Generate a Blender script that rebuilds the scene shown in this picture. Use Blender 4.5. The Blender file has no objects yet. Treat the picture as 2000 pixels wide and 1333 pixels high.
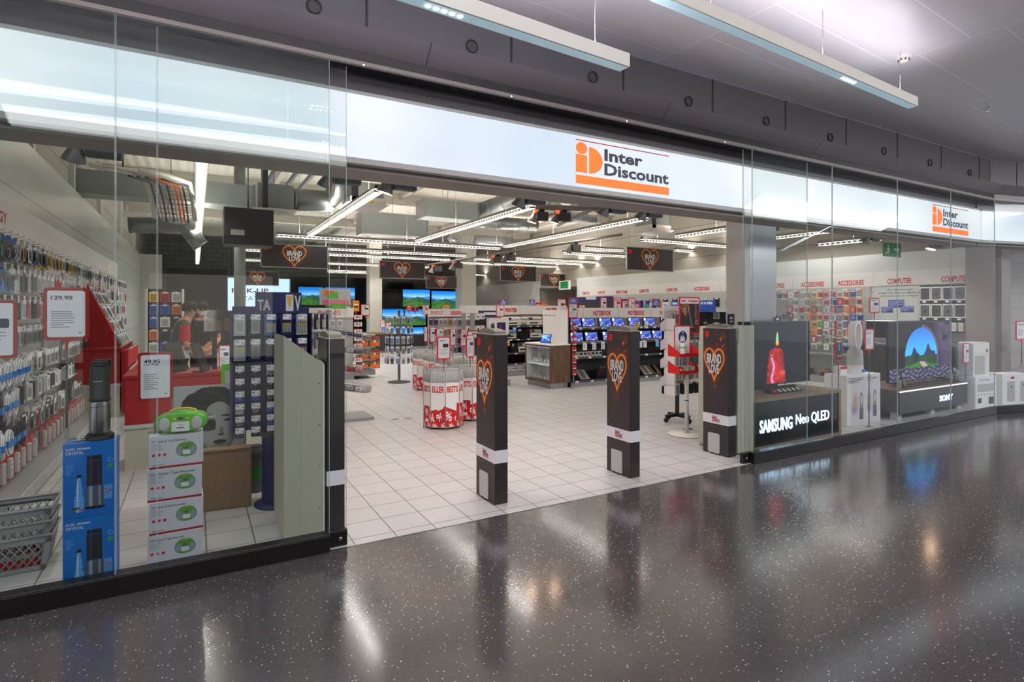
import bpy, math, random
import numpy as np
from mathutils import Matrix, Vector

random.seed(7)
R = math.radians
scene = bpy.context.scene
COL = scene.collection
# ------------------------------------------------------------------ camera, world, exposure
FPX, YAW, CAMH, CAMD, HORY = 1095.0, R(29.44), 1.64, 3.92, 603.5
cd = bpy.data.cameras.new('camera'); cam = bpy.data.objects.new('camera', cd); COL.objects.link(cam)
cam.location = (0, -CAMD, CAMH); cam.rotation_euler = (R(90), 0, -YAW)
cd.sensor_width = 36; cd.lens = FPX * 36 / 2000; cd.shift_y = -(666.5 - HORY) / 2000; cd.clip_start = .05; cd.clip_end = 200
scene.camera = cam
scene.view_settings.view_transform = 'Standard'; scene.view_settings.look = 'None'
scene.view_settings.gamma = 1; scene.view_settings.use_curve_mapping = False
scene.view_settings.exposure = 0.36
scene.cycles.max_bounces = 7; scene.cycles.diffuse_bounces = 4; scene.cycles.glossy_bounces = 4; scene.cycles.transparent_max_bounces = 16
world = bpy.data.worlds.new('world'); scene.world = world; world.use_nodes = True
world.node_tree.nodes['Background'].inputs[0].default_value = (.80, .78, .86, 1)
world.node_tree.nodes['Background'].inputs[1].default_value = 1.0
LAMP = 62.0        # brightness of the shop's fluorescent tubes
SIGNB = .755       # brightness of the lit fascia

def area(name, loc, rot, sx, sy, power, col=(1, 1, 1)):
    l = bpy.data.lights.new(name, 'AREA'); l.shape = 'RECTANGLE'; l.size = sx; l.size_y = sy; l.energy = power; l.color = col
    o = bpy.data.objects.new(name, l); COL.objects.link(o); o.location = loc; o.rotation_euler = rot; return o
# added fill lamps, out of view under the ceiling, brightening concourse and facade
for i, (x, y, pw) in enumerate(((-5, -3.78, 110), (1, -3.78, 110), (7, -3.78, 125), (13, -3.78, 160))):
    area('concourse_fill_light', (x, y, 3.90), (R(26), 0, 0), 5.6, .95, pw, (1, .975, .99))
area('corner_fill_light', (15.5, -5.5, 3.9), (R(20), R(-20), 0), 3.0, 1.2, 240, (.78, .88, 1))  # unseen cool fill lamp added beyond the corner

def P(x, y, X=None, Y=None, Z=None):
    """the point of the plane X=, Y= or Z= that shows at pixel x, y of the 2000x1333 photograph"""
    u = (x - 1000) / FPX
    r = (u * math.cos(YAW) + math.sin(YAW), -u * math.sin(YAW) + math.cos(YAW), (HORY - y) / FPX)
    c = (0, -CAMD, CAMH)
    if X is not None: t = (X - c[0]) / r[0]
    elif Y is not None: t = (Y - c[1]) / r[1]
    else: t = (Z - c[2]) / r[2]
    return Vector((c[0] + t * r[0], c[1] + t * r[1], c[2] + t * r[2]))

# ------------------------------------------------------------------ materials
def s2l(c):
    return tuple((v / 12.92 if v <= .04045 else ((v + .055) / 1.055) ** 2.4) for v in c)
def nt(name):
    m = bpy.data.materials.new(name); m.use_nodes = True
    n = m.node_tree.nodes; return m, n, m.node_tree.links, n['Principled BSDF']
def mat(name, c, rough=.5, metal=0, emit=0, var=.0, spec=None, scale=6):
    m, n, l, b = nt(name); lc = s2l(c)
    b.inputs['Base Color'].default_value = (*lc, 1); b.inputs['Roughness'].default_value = rough; b.inputs['Metallic'].default_value = metal
    if spec is not None: b.inputs['Specular IOR Level'].default_value = spec
    if emit: b.inputs['Emission Color'].default_value = (*lc, 1); b.inputs['Emission Strength'].default_value = emit
    if var:
        tc = n.new('ShaderNodeTexCoord'); no = n.new('ShaderNodeTexNoise'); no.inputs['Scale'].default_value = scale; no.inputs['Detail'].default_value = 4
        mx = n.new('ShaderNodeMixRGB'); mx.inputs[1].default_value = (*lc, 1); mx.inputs[2].default_value = (*[v * (1 - var) for v in lc], 1)
        l.new(tc.outputs['Object'], no.inputs['Vector']); l.new(no.outputs['Fac'], mx.inputs[0]); l.new(mx.outputs[0], b.inputs['Base Color'])
    return m
M = {}
for k, a in {
    'white': ((.90, .89, .88), .45), 'offwhite': ((.84, .83, .80), .5), 'paper': ((.93, .92, .93), .6), 'grey': ((.60, .60, .60), .5),
    'ltgrey': ((.74, .74, .73), .5), 'dkgrey': ((.30, .30, .31), .5), 'charcoal': ((.20, .19, .20), .5), 'black': ((.08, .08, .09), .45),
    'gloss_black': ((.03, .03, .035), .12), 'soot': ((.17, .155, .16), .42), 'red': ((.80, .10, .10), .45), 'dkred': ((.62, .09, .10), .5),
    'signred': ((.86, .12, .12), .4), 'blue': ((.09, .44, .78), .4), 'navy': ((.14, .14, .36), .5), 'sky': ((.30, .62, .90), .5),
    'green': ((.35, .72, .15), .35), 'dkgreen': ((.10, .42, .16), .45), 'exitgreen': ((.10, .55, .32), .4), 'yellow': ((.93, .73, .15), .45), 'orange': ((.98, .45, .10), .4),
    'beige': ((.71, .70, .63), .45), 'carton': ((.56, .45, .34), .8), 'skin': ((.78, .56, .45), .5), 'hair': ((.13, .09, .07), .7),
    'text': ((.13, .13, .15), .6), 'fineprint': ((.45, .45, .48), .7), 'redtext': ((.80, .08, .10), .5), 'rail': ((.085, .08, .085), .3),
    'warmgrey': ((.55, .52, .50), .45), 'capgrey': ((.50, .48, .44), .35), 'tag': ((.90, .89, .92), .5), 'pink': ((.90, .45, .60), .5), 'purple': ((.42, .22, .50), .5),
    'teal': ((.25, .62, .55), .4)}.items():
    M[k] = mat(k, *a)
M['panelgrey'] = mat('panelgrey', (.44, .42, .445), .42, var=.12, scale=2)
M['fascia_dark'] = mat('fascia_dark', (.315, .305, .33), .4, var=.15, scale=2)
M['steel'] = mat('steel', (.66, .65, .65), .28, 1, var=.25, scale=3)
M['galv'] = mat('galv', (.60, .62, .62), .38, .85, var=.2, scale=4)
M['galvdull'] = mat('galvdull', (.56, .58, .57), .5, .35, var=.2, scale=3)
M['chrome'] = mat('chrome', (.80, .80, .82), .18, 1)
M['wire'] = mat('wire', (.66, .66, .67), .3, .8)
M['plaster'] = mat('plaster', (.68, .66, .62), .8, var=.15, scale=1.5)
M['clear'] = None
M['tube'] = mat('tube', (1, .985, .965), .5, emit=LAMP)
M['slot_glow'] = mat('slot_glow', (1, .98, .95), .5, emit=1.25)  # glow of the strips that imitate light through the side slots
M['louvre'] = mat('louvre', (.40, .385, .365), .5)
M['housing'] = mat('housing', (.56, .54, .52), .4)
M['led'] = mat('led', (1, 1, 1), .5, emit=25)
M['uplight_fill'] = mat('uplight_fill', (1, .97, .93), .5, emit=LAMP * .75)  # added glow on the fixture tops, brightens the ceiling
M['led_bar'] = mat('led_bar', (.80, .90, 1), .5, emit=.9)
M['warmlamp'] = mat('warmlamp', (1, .82, .68), .5, emit=38)
M['copperglow'] = mat('copperglow', (1, .42, .12), .5, emit=1.3)
M['sign_on'] = mat('sign_on', (.80, .90, 1), .5, emit=1.5)
M['pendant_diffuser'] = mat('pendant_diffuser', (.70, .82, .88), .5, emit=.30)
M['edge_light'] = mat('edge_light', (.95, .97, 1), .5, emit=1.6)
M['fill_panel_glow'] = mat('fill_panel_glow', (1, .95, .90), .5, emit=.62)  # glow of the added panels opposite
M['orange_lit'] = mat('orange_lit', (1, .44, .14), .5, emit=.62)
M['dark_lit'] = mat('dark_lit', (.25, .28, .35), .5)
M['lamp_shade'] = mat('lamp_shade', (.50, .47, .46), .35, .4)
M['uplight'] = mat('uplight', (1, .97, .99), .5, emit=42); M['uplight_soft'] = mat('uplight_soft', (1, .97, .99), .5, emit=13)

def emit_band():
    m, n, l, b = nt('fascia_diffuser')
    tc = n.new('ShaderNodeTexCoord'); no = n.new('ShaderNodeTexNoise'); no.inputs['Scale'].default_value = .55; no.inputs['Detail'].default_value = 1
    rp = n.new('ShaderNodeValToRGB'); rp.color_ramp.elements[0].position = .30; rp.color_ramp.elements[1].position = .58
    rp.color_ramp.elements[0].color = (.62, .73, .86, 1); rp.color_ramp.elements[1].color = (.93, .97, 1, 1)
    l.new(tc.outputs['Object'], no.inputs['Vector']); l.new(no.outputs['Fac'], rp.inputs[0]); l.new(rp.outputs[0], b.inputs['Emission Color'])
    b.inputs['Emission Strength'].default_value = SIGNB; b.inputs['Base Color'].default_value = (.08, .08, .08, 1); b.inputs['Roughness'].default_value = .35
    return m
M['band'] = emit_band()
def glass_mat():
    m, n, l, b = nt('shop_glass'); n.remove(b); out = n['Material Output']
    tr = n.new('ShaderNodeBsdfTransparent'); tr.inputs[0].default_value = (.90, .935, .925, 1)
    gl = n.new('ShaderNodeBsdfGlossy'); gl.inputs['Roughness'].default_value = 0; gl.inputs[0].default_value = (.95, 1, 1, 1)
    ge = n.new('ShaderNodeNewGeometry'); dt = n.new('ShaderNodeVectorMath'); dt.operation = 'DOT_PRODUCT'; l.new(ge.outputs['Normal'], dt.inputs[0]); l.new(ge.outputs['Incoming'], dt.inputs[1])
    def mth(op, a, b=None):
        q = n.new('ShaderNodeMath'); q.operation = op
        for i, v in enumerate((a, b)):
            if v is None: continue
            if isinstance(v, (int, float)): q.inputs[i].default_value = v
            else: l.new(v, q.inputs[i])
        return q.outputs[0]
    f = mth('ADD', mth('MULTIPLY', mth('POWER', mth('SUBTRACT', 1.0, mth('ABSOLUTE', dt.outputs['Value'])), 5.0), .50), .032)
    mx = n.new('ShaderNodeMixShader')
    l.new(f, mx.inputs[0]); l.new(tr.outputs[0], mx.inputs[1]); l.new(gl.outputs[0], mx.inputs[2]); l.new(mx.outputs[0], out.inputs[0]); return m
M['glass'] = glass_mat()
def blister_mat():
    m, n, l, b = nt('blister'); n.remove(b); out = n['Material Output']
    tr = n.new('ShaderNodeBsdfTransparent'); tr.inputs[0].default_value = (.93, .95, .95, 1)
    gl = n.new('ShaderNodeBsdfGlossy'); gl.inputs['Roughness'].default_value = .08; mx = n.new('ShaderNodeMixShader'); mx.inputs[0].default_value = .22
    l.new(tr.outputs[0], mx.inputs[1]); l.new(gl.outputs[0], mx.inputs[2]); l.new(mx.outputs[0], out.inputs[0]); return m
M['blister'] = blister_mat()
M['glass_edge'] = mat('glass_edge', (.68, .76, .76), .15)
def objcol(name, rough=.45, dark=1.0):
    m, n, l, b = nt(name); oi = n.new('ShaderNodeObjectInfo'); mx = n.new('ShaderNodeMixRGB'); mx.blend_type = 'MULTIPLY'; mx.inputs[0].default_value = 1
    mx.inputs[2].default_value = (dark, dark, dark, 1); l.new(oi.outputs['Color'], mx.inputs[1]); l.new(mx.outputs[0], b.inputs['Base Color'])
    b.inputs['Roughness'].default_value = rough; return m
M['oc'] = objcol('print_colour'); M['oc2'] = objcol('print_colour_dark', .45, .45)
def attr_mat(name, emit=0, rough=.5):
    m, n, l, b = nt(name); a = n.new('ShaderNodeAttribute'); a.attribute_name = 'Col'
    l.new(a.outputs['Color'], b.inputs['Base Color']); b.inputs['Roughness'].default_value = rough
    if emit:
        b.inputs['Base Color'].default_value = (0, 0, 0, 1)
        for k in list(b.inputs['Base Color'].links): l.remove(k)
        l.new(a.outputs['Color'], b.inputs['Emission Color']); b.inputs['Emission Strength'].default_value = emit
    return m
M['print'] = attr_mat('print'); M['printgloss'] = attr_mat('printgloss', 0, .3); M['screen'] = attr_mat('screen', 1.0, .35); M['screen'].node_tree.nodes['Principled BSDF'].inputs['Specular IOR Level'].default_value = .12

def tiles_mat(name, c1, c2, mortar, sx, sy, ox, oy, rough, off=0, gap=.004, bump=0, coords='Object', spec=.5, rot=None, mottle=.06):
    m, n, l, b = nt(name); tc = n.new('ShaderNodeTexCoord'); mp = n.new('ShaderNodeMapping'); mp.inputs['Location'].default_value = (ox, oy, 0)
    if rot: mp.inputs['Rotation'].default_value = rot
    br = n.new('ShaderNodeTexBrick'); br.offset = off; br.squash = 1
    for k, v in {'Scale': 1, 'Mortar Size': gap, 'Mortar Smooth': .1, 'Brick Width': sx, 'Row Height': sy}.items(): br.inputs[k].default_value = v
    br.inputs['Color1'].default_value = (*s2l(c1), 1); br.inputs['Color2'].default_value = (*s2l(c2), 1); br.inputs['Mortar'].default_value = (*s2l(mortar), 1)
    no = n.new('ShaderNodeTexNoise'); no.inputs['Scale'].default_value = 1.3; no.inputs['Detail'].default_value = 5
    mx = n.new('ShaderNodeMixRGB'); mx.blend_type = 'MULTIPLY'; rp = n.new('ShaderNodeValToRGB')
    rp.color_ramp.elements[0].color = (1 - mottle * 2, 1 - mottle * 2, 1 - mottle * 2, 1); rp.color_ramp.elements[1].color = (1, 1, 1, 1); mx.inputs[0].default_value = 1
    l.new(tc.outputs[coords], mp.inputs[0]); l.new(mp.outputs[0], br.inputs['Vector']); l.new(tc.outputs[coords], no.inputs['Vector'])
    l.new(no.outputs['Fac'], rp.inputs[0]); l.new(br.outputs['Color'], mx.inputs[1]); l.new(rp.outputs[0], mx.inputs[2]); l.new(mx.outputs[0], b.inputs['Base Color'])
    b.inputs['Roughness'].default_value = rough; b.inputs['Specular IOR Level'].default_value = spec
    if bump:
        bp = n.new('ShaderNodeBump'); bp.inputs['Strength'].default_value = bump; bp.inputs['Distance'].default_value = .004; bp.invert = True
        l.new(br.outputs['Fac'], bp.inputs['Height']); l.new(bp.outputs[0], b.inputs['Normal'])
    return m
M['shop_tiles'] = tiles_mat('shop_tiles', (.80, .79, .785), (.775, .77, .765), (.47, .45, .44), .30, .30, -.065, -.10, .30, gap=.005, bump=.3)
M['white_panels'] = tiles_mat('white_panels', (.86, .87, .86), (.85, .86, .85), (.62, .62, .62), 1.0, 1.0, 0, -.05, .22, gap=.006, rot=(R(90), 0, R(90)), mottle=.02)
M['brickblock'] = tiles_mat('brickblock', (.66, .64, .60), (.62, .60, .56), (.48, .46, .43), .45, .22, 0, 0, .85, off=.5, gap=.012, bump=.4, rot=(R(90), 0, R(90)))
M['brickblock_y'] = tiles_mat('brickblock_y', (.66, .64, .60), (.62, .60, .56), (.48, .46, .43), .45, .22, 0, 0, .85, off=.5, gap=.012, bump=.4, rot=(R(90), 0, 0))
M['side_tiles'] = tiles_mat('side_tiles', (.66, .61, .59), (.64, .59, .57), (.50, .46, .44), .9, .33, 0, 0, .4, off=.5, gap=.006, rot=(R(90), 0, 0), mottle=.03)
M['mall_ceiling'] = tiles_mat('mall_ceiling', (.87, .86, .89), (.855, .845, .875), (.95, .95, .96), .62, 1.9, .2, 0, .35, off=.37, gap=.006, rot=(0, 0, R(86)), mottle=.03, spec=.6)
def corrugated():
    m, n, l, b = nt('deck_ceiling'); tc = n.new('ShaderNodeTexCoord'); w = n.new('ShaderNodeTexWave'); w.wave_type = 'BANDS'; w.bands_direction = 'X'
    w.inputs['Scale'].default_value = 1.6; w.inputs['Distortion'].default_value = 0; bp = n.new('ShaderNodeBump'); bp.inputs['Strength'].default_value = .5; bp.inputs['Distance'].default_value = .03
    l.new(tc.outputs['Object'], w.inputs['Vector']); l.new(w.outputs['Fac'], bp.inputs['Height']); l.new(bp.outputs[0], b.inputs['Normal'])
    b.inputs['Base Color'].default_value = (*s2l((.74, .72, .68)), 1); b.inputs['Roughness'].default_value = .7; return m
M['deck'] = corrugated()
def terrazzo():
    m, n, l, b = nt('terrazzo'); tc = n.new('ShaderNodeTexCoord')
    def vor(scale, lo, hi):
        v = n.new('ShaderNodeTexVoronoi'); v.inputs['Scale'].default_value = scale; r = n.new('ShaderNodeValToRGB')
        r.color_ramp.elements[0].position = lo; r.color_ramp.elements[1].position = hi
        r.color_ramp.elements[0].color = (1, 1, 1, 1); r.color_ramp.elements[1].color = (0, 0, 0, 1)
        l.new(tc.outputs['Object'], v.inputs['Vector']); l.new(v.outputs['Distance'], r.inputs[0]); return v, r
    v1, r1 = vor(48, .14, .20); v2, r2 = vor(170, .25, .40)
    th = n.new('ShaderNodeMath'); th.operation = 'GREATER_THAN'; th.inputs[1].default_value = .60
    sp = n.new('ShaderNodeSeparateColor'); l.new(v1.outputs['Color'], sp.inputs[0]); l.new(sp.outputs[0], th.inputs[0])
    mu = n.new('ShaderNodeMath'); mu.operation = 'MULTIPLY'; l.new(th.outputs[0], mu.inputs[0]); l.new(r1.outputs[0], mu.inputs[1])
    base = n.new('ShaderNodeMixRGB'); base.inputs[1].default_value = (*s2l((.285, .27, .275)), 1); base.inputs[2].default_value = (*s2l((.38, .365, .37)), 1)
    l.new(r2.outputs[0], base.inputs[0])
    fin = n.new('ShaderNodeMixRGB'); fin.inputs[2].default_value = (*s2l((.80, .79, .78)), 1); l.new(base.outputs[0], fin.inputs[1]); l.new(mu.outputs[0], fin.inputs[0])
    l.new(fin.outputs[0], b.inputs['Base Color'])
    no = n.new('ShaderNodeTexNoise'); no.inputs['Scale'].default_value = 2; no.inputs['Detail'].default_value = 6
    mr = n.new('ShaderNodeMapRange'); mr.inputs['To Min'].default_value = .11; mr.inputs['To Max'].default_value = .19
    l.new(tc.outputs['Object'], no.inputs['Vector']); l.new(no.outputs['Fac'], mr.inputs['Value']); l.new(mr.outputs[0], b.inputs['Roughness'])
    b.inputs['Specular IOR Level'].default_value = .8; b.inputs['Coat Weight'].default_value = .30; b.inputs['Coat Roughness'].default_value = .11; b.inputs['Coat IOR'].default_value = 1.6
    return m
M['terrazzo'] = terrazzo()
def wood(name, c1, c2, rough=.45):
    m, n, l, b = nt(name); tc = n.new('ShaderNodeTexCoord'); mp = n.new('ShaderNodeMapping'); mp.inputs['Scale'].default_value = (14, 14, 1.2)
    no = n.new('ShaderNodeTexNoise'); no.inputs['Scale'].default_value = 2.2; no.inputs['Detail'].default_value = 8; no.inputs['Roughness'].default_value = .65
    rp = n.new('ShaderNodeValToRGB'); rp.color_ramp.elements[0].position = .35; rp.color_ramp.elements[1].position = .65
    rp.color_ramp.elements[0].color = (*s2l(c1), 1); rp.color_ramp.elements[1].color = (*s2l(c2), 1)
    l.new(tc.outputs['Object'], mp.inputs[0]); l.new(mp.outputs[0], no.inputs['Vector']); l.new(no.outputs['Fac'], rp.inputs[0]); l.new(rp.outputs[0], b.inputs['Base Color'])
    b.inputs['Roughness'].default_value = rough; return m
M['walnut'] = wood('walnut', (.30, .20, .15), (.50, .37, .28)); M['oakgrey'] = wood('oakgrey', (.50, .43, .36), (.62, .54, .46))

# ------------------------------------------------------------------ mesh helpers
_txt = {}
def text_geo(s, bold=0.0):
    k = (s, bold)
    if k not in _txt:
        c = bpy.data.curves.new('t', 'FONT'); c.body = s; c.offset = bold; c.resolution_u = 2
        o = bpy.data.objects.new('t', c); me = bpy.data.meshes.new_from_object(o)
        vs = [(v.co.x, v.co.y) for v in me.vertices]; fs = [tuple(p.vertices) for p in me.polygons]
        bpy.data.objects.remove(o); bpy.data.curves.remove(c); bpy.data.meshes.remove(me)
        x0 = min(v[0] for v in vs); x1 = max(v[0] for v in vs)
        _txt[k] = ([(x - x0, y) for x, y in vs], fs, x1 - x0)
    return _txt[k]
class MB:
    def __init__(s, *mats): s.v = []; s.f = []; s.m = []; s.s = []; s.mats = list(mats); s.T = Matrix(); s.mi = 0
    def slot(s, m):
        if m not in s.mats: s.mats.append(m)
        s.mi = s.mats.index(m); return s
    def add(s, vs, fs, smooth=False):
        b = len(s.v); T = s.T
        s.v += [tuple(T @ Vector(v)) for v in vs]
        for f in fs: s.f.append([b + i for i in f]); s.m.append(s.mi); s.s.append(smooth)
        return s
    def box(s, x0, x1, y0, y1, z0, z1, bev=0):
        if bev <= 0:
            v = [(x, y, z) for x in (x0, x1) for y in (y0, y1) for z in (z0, z1)]
            return s.add(v, [(0, 1, 3, 2), (4, 6, 7, 5), (0, 4, 5, 1), (2, 3, 7, 6), (0, 2, 6, 4), (1, 5, 7, 3)])
        b = bev; X = (x0, x1); Y = (y0, y1); Z = (z0, z1); v = []; idx = {}
        for i in (0, 1):
            for j in (0, 1):
                for k in (0, 1):
                    sx = b if i == 0 else -b; sy = b if j == 0 else -b; sz = b if k == 0 else -b
                    idx[i, j, k] = len(v)
                    v += [(X[i], Y[j] + sy, Z[k] + sz), (X[i] + sx, Y[j], Z[k] + sz), (X[i] + sx, Y[j] + sy, Z[k])]
        f = []
        for a, c in ((0, 'x'), (1, 'y'), (2, 'z')):
            for e in (0, 1):
                q = []
                for p in ((0, 0), (0, 1), (1, 1), (1, 0)):
                    t = list(p); t.insert(a, e); q.append(idx[tuple(t)] + a)
                f.append(q)
        for a in range(3):
            o = [t for t in range(3) if t != a]
            for p in ((0, 0), (0, 1), (1, 0), (1, 1)):
                t0 = list(p); t0.insert(a, 0); t1 = list(p); t1.insert(a, 1)
                f.append([idx[tuple(t0)] + o[0], idx[tuple(t0)] + o[1], idx[tuple(t1)] + o[1], idx[tuple(t1)] + o[0]])
        for k, i in idx.items(): f.append([i, i + 1, i + 2])
        return s.add(v, f)
    def quad(s, a, b, c, d): return s.add([a, b, c, d], [(0, 1, 2, 3)])
    def prism(s, pts, a, b, axis='y', smooth=False):
        """polygon pts in the two other axes, drawn out along axis from a to b"""
        n = len(pts)
        def mk(p, t): return {'y': (p[0], t, p[1]), 'z': (p[0], p[1], t), 'x': (t, p[0], p[1])}[axis]
        v = [mk(p, a) for p in pts] + [mk(p, b) for p in pts]
        s.add(v, [tuple(range(n - 1, -1, -1)), tuple(range(n, 2 * n))])
        return s.add(v, [(i, (i + 1) % n, n + (i + 1) % n, n + i) for i in range(n)], smooth)
    def lathe(s, prof, c=(0, 0, 0), n=20, smooth=True, sx=1, sy=1, caps=True):
        v = []; f = []
        for r, z in prof:
            for i in range(n):
                a = 2 * math.pi * i / n; v.append((c[0] + r * math.cos(a) * sx, c[1] + r * math.sin(a) * sy, c[2] + z))
        for k in range(len(prof) - 1):
            for i in range(n): f.append((k * n + i, k * n + (i + 1) % n, (k + 1) * n + (i + 1) % n, (k + 1) * n + i))
        s.add(v, f, smooth)
        if caps:
            v2 = v[:n] + v[-n:]; s.add(v2, [tuple(range(n - 1, -1, -1)), tuple(range(n, 2 * n))])
        return s
    def tube(s, pts, r, n=6, smooth=True):
        pts = [Vector(p) for p in pts]; v = []; f = []; up0 = None
        for k, p in enumerate(pts):
            d = (pts[min(k + 1, len(pts) - 1)] - pts[max(k - 1, 0)]).normalized()
            up = Vector((0, 0, 1)) if abs(d.z) < .95 else Vector((1, 0, 0))
            if up0 is not None:
                up = up0
            a = d.cross(up)
            if a.length < 1e-4: a = d.cross(Vector((.3, .7, .1)))
            a.normalize(); b = a.cross(d).normalized(); up0 = b
            rr = r[k] if isinstance(r, (list, tuple)) else r
            for i in range(n):
                t = 2 * math.pi * i / n; v.append(tuple(p + a * math.cos(t) * rr + b * math.sin(t) * rr))
        for k in range(len(pts) - 1):
            for i in range(n): f.append((k * n + i, k * n + (i + 1) % n, (k + 1) * n + (i + 1) % n, (k + 1) * n + i))
        f.append(tuple(range(n - 1, -1, -1))); f.append(tuple(range(len(v) - n, len(v))))
        return s.add(v, f, smooth)
    def disc(s, x, z, r, y, n=24, a0=0, a1=360, rx=None):
        rx = rx or r; k = n if a1 - a0 >= 360 else n + 1
        v = [(x + rx * math.cos(R(a0 + (a1 - a0) * i / n)), y, z + r * math.sin(R(a0 + (a1 - a0) * i / n))) for i in range(k)]
        return s.add(v, [tuple(range(k))])
    def rect(s, x0, x1, z0, z1, y): return s.add([(x0, y, z0), (x1, y, z0), (x1, y, z1), (x0, y, z1)], [(0, 1, 2, 3)])
    def rrect(s, x0, x1, z0, z1, r, y0, y1, n=5):
        pts = []
        for cx, cz, a in ((x1 - r, z1 - r, 0), (x0 + r, z1 - r, 90), (x0 + r, z0 + r, 180), (x1 - r, z0 + r, 270)):
            for i in range(n + 1): pts.append((cx + r * math.cos(R(a + 90 * i / n)), cz + r * math.sin(R(a + 90 * i / n))))
        return s.prism(pts, y0, y1, 'y')
    def text(s, t, x, z, h, y, bold=0.0, xs=1.0, align='l', w=None, thick=0):
        """capital height h, on the plane y facing -y; w forces the width"""
        vs, fs, tw = text_geo(t, bold); k = h / .70; kx = k * xs
        if w: kx = w / tw
        off = {'l': 0, 'c': -tw * kx / 2, 'r': -tw * kx}[align]
        v = [(x + off + a * kx, y, z + b * k) for a, b in vs]; s.add(v, fs)
        if thick:
            v2 = [(a, b + thick, c) for a, b, c in v]; s.add(v2, fs)
            ed = {}
            for f in fs:
                for i in range(len(f)):
                    e = (f[i], f[(i + 1) % len(f)]); ed[frozenset(e)] = ed.get(frozenset(e), []) + [e]
            side = [l[0] for l in ed.values() if len(l) == 1]; n = len(v)
            s.add(v + v2, [(a, b, b + n, a + n) for a, b in side])
        return s
    def mesh(s, name):
        me = bpy.data.meshes.new(name); me.from_pydata(s.v, [], s.f)
        for k in s.mats: me.materials.append(M[k] if isinstance(k, str) else k)
        me.polygons.foreach_set('material_index', s.m); me.polygons.foreach_set('use_smooth', s.s); me.update(); return me
    def build(s, name, parent=None, loc=None, rz=0):
        o = bpy.data.objects.new(name, s.mesh(name)); COL.objects.link(o)
        if parent is not None: o.parent = parent
        if loc is not None: o.location = loc
        if rz: o.rotation_euler.z = rz
        return o
def tag(o, label=None, cat=None, group=None, kind=None):
    for k, v in (('label', label), ('category', cat), ('group', group), ('kind', kind)):
        if v: o[k] = v
    return o
def thing(name, label, cat, loc=(0, 0, 0), rz=0, group=None):
    o = bpy.data.objects.new(name, None); COL.objects.link(o); o.location = loc; o.rotation_euler = (0, 0, rz); o.empty_display_size = .05
    return tag(o, label, cat, group)
def struct(name, mb, **k): return tag(mb.build(name, **k), kind='structure')
def kids(o): return _kids.get(o.name, [])
def copy_tree(o, parent=None, loc=None, rz=None, label=None, group=None):
    c = o.copy(); COL.objects.link(c); c.parent = parent
    if loc is not None: c.location = loc
    if rz is not None: c.rotation_euler = (0, 0, rz)
    if label: c['label'] = label
    if group: c['group'] = group
    for ch in list(o.children): copy_tree(ch, c)
    return c
ORD = ['first', 'second', 'third', 'fourth', 'fifth', 'sixth', 'seventh', 'eighth', 'ninth', 'tenth', 'eleventh', 'twelfth', 'thirteenth', 'fourteenth', 'fifteenth',
       'sixteenth', 'seventeenth', 'eighteenth', 'nineteenth', 'twentieth'] + ['twenty-' + q for q in ('first', 'second', 'third', 'fourth', 'fifth', 'sixth', 'seventh', 'eighth', 'ninth')] + ['thirtieth'] + ['thirty-' + q for q in ('first', 'second', 'third', 'fourth', 'fifth', 'sixth', 'seventh', 'eighth', 'ninth')] + ['fortieth'] + ['forty-' + q for q in ('first', 'second', 'third', 'fourth', 'fifth', 'sixth', 'seventh', 'eighth', 'ninth')]

def print_grid(name, w, h, nx, ny, fn, material='print', parent=None, loc=(0, 0, 0), rot=None, y=0):
    """a printed sheet or a screen: fn(u, v) over numpy arrays (u to the side, v up, 0..1) gives sRGB n x 3"""
    u, v = np.meshgrid(np.linspace(0, 1, nx + 1), np.linspace(0, 1, ny + 1)); u = u.ravel(); v = v.ravel()
    c = np.clip(fn(u, v), 0, 1); lin = np.where(c <= .04045, c / 12.92, ((c + .055) / 1.055) ** 2.4)
    vs = np.stack([u * w - w / 2, np.full_like(u, y), v * h], 1)
    i = np.arange(nx)[None, :] + (nx + 1) * np.arange(ny)[:, None]; i = i.ravel()
    fs = np.stack([i, i + 1, i + nx + 2, i + nx + 1], 1)
    me = bpy.data.meshes.new(name); me.from_pydata(vs.tolist(), [], fs.tolist()); me.materials.append(M[material])
    a = me.color_attributes.new('Col', 'FLOAT_COLOR', 'POINT'); a.data.foreach_set('color', np.concatenate([lin, np.ones((len(lin), 1))], 1).astype(np.float32).ravel())
    o = bpy.data.objects.new(name, me); COL.objects.link(o); o.location = loc
    if rot: o.rotation_euler = rot
    if parent is not None: o.parent = parent
    return o
def mixc(a, b, t): t = np.clip(t, 0, 1)[:, None]; return a * (1 - t) + np.array(b)[None, :] * t
def base(u, c): return np.tile(np.array(c, float), (len(u), 1))
def sst(e0, e1, x): t = np.clip((x - e0) / (e1 - e0), 0, 1); return t * t * (3 - 2 * t)
def noise2(x, y, seed=0):
    """smooth value noise"""
    rs = np.random.RandomState(seed); g = rs.rand(64, 64); xi = np.floor(x).astype(int); yi = np.floor(y).astype(int); fx = x - xi; fy = y - yi
    fx = fx * fx * (3 - 2 * fx); fy = fy * fy * (3 - 2 * fy); q = lambda a, b: g[a % 64, b % 64]
    return (q(xi, yi) * (1 - fx) + q(xi + 1, yi) * fx) * (1 - fy) + (q(xi, yi + 1) * (1 - fx) + q(xi + 1, yi + 1) * fx) * fy
def fbm(x, y, seed=0): return sum(noise2(x * 2 ** k, y * 2 ** k, seed + k) / 2 ** (k + 1) for k in range(4))
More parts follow.
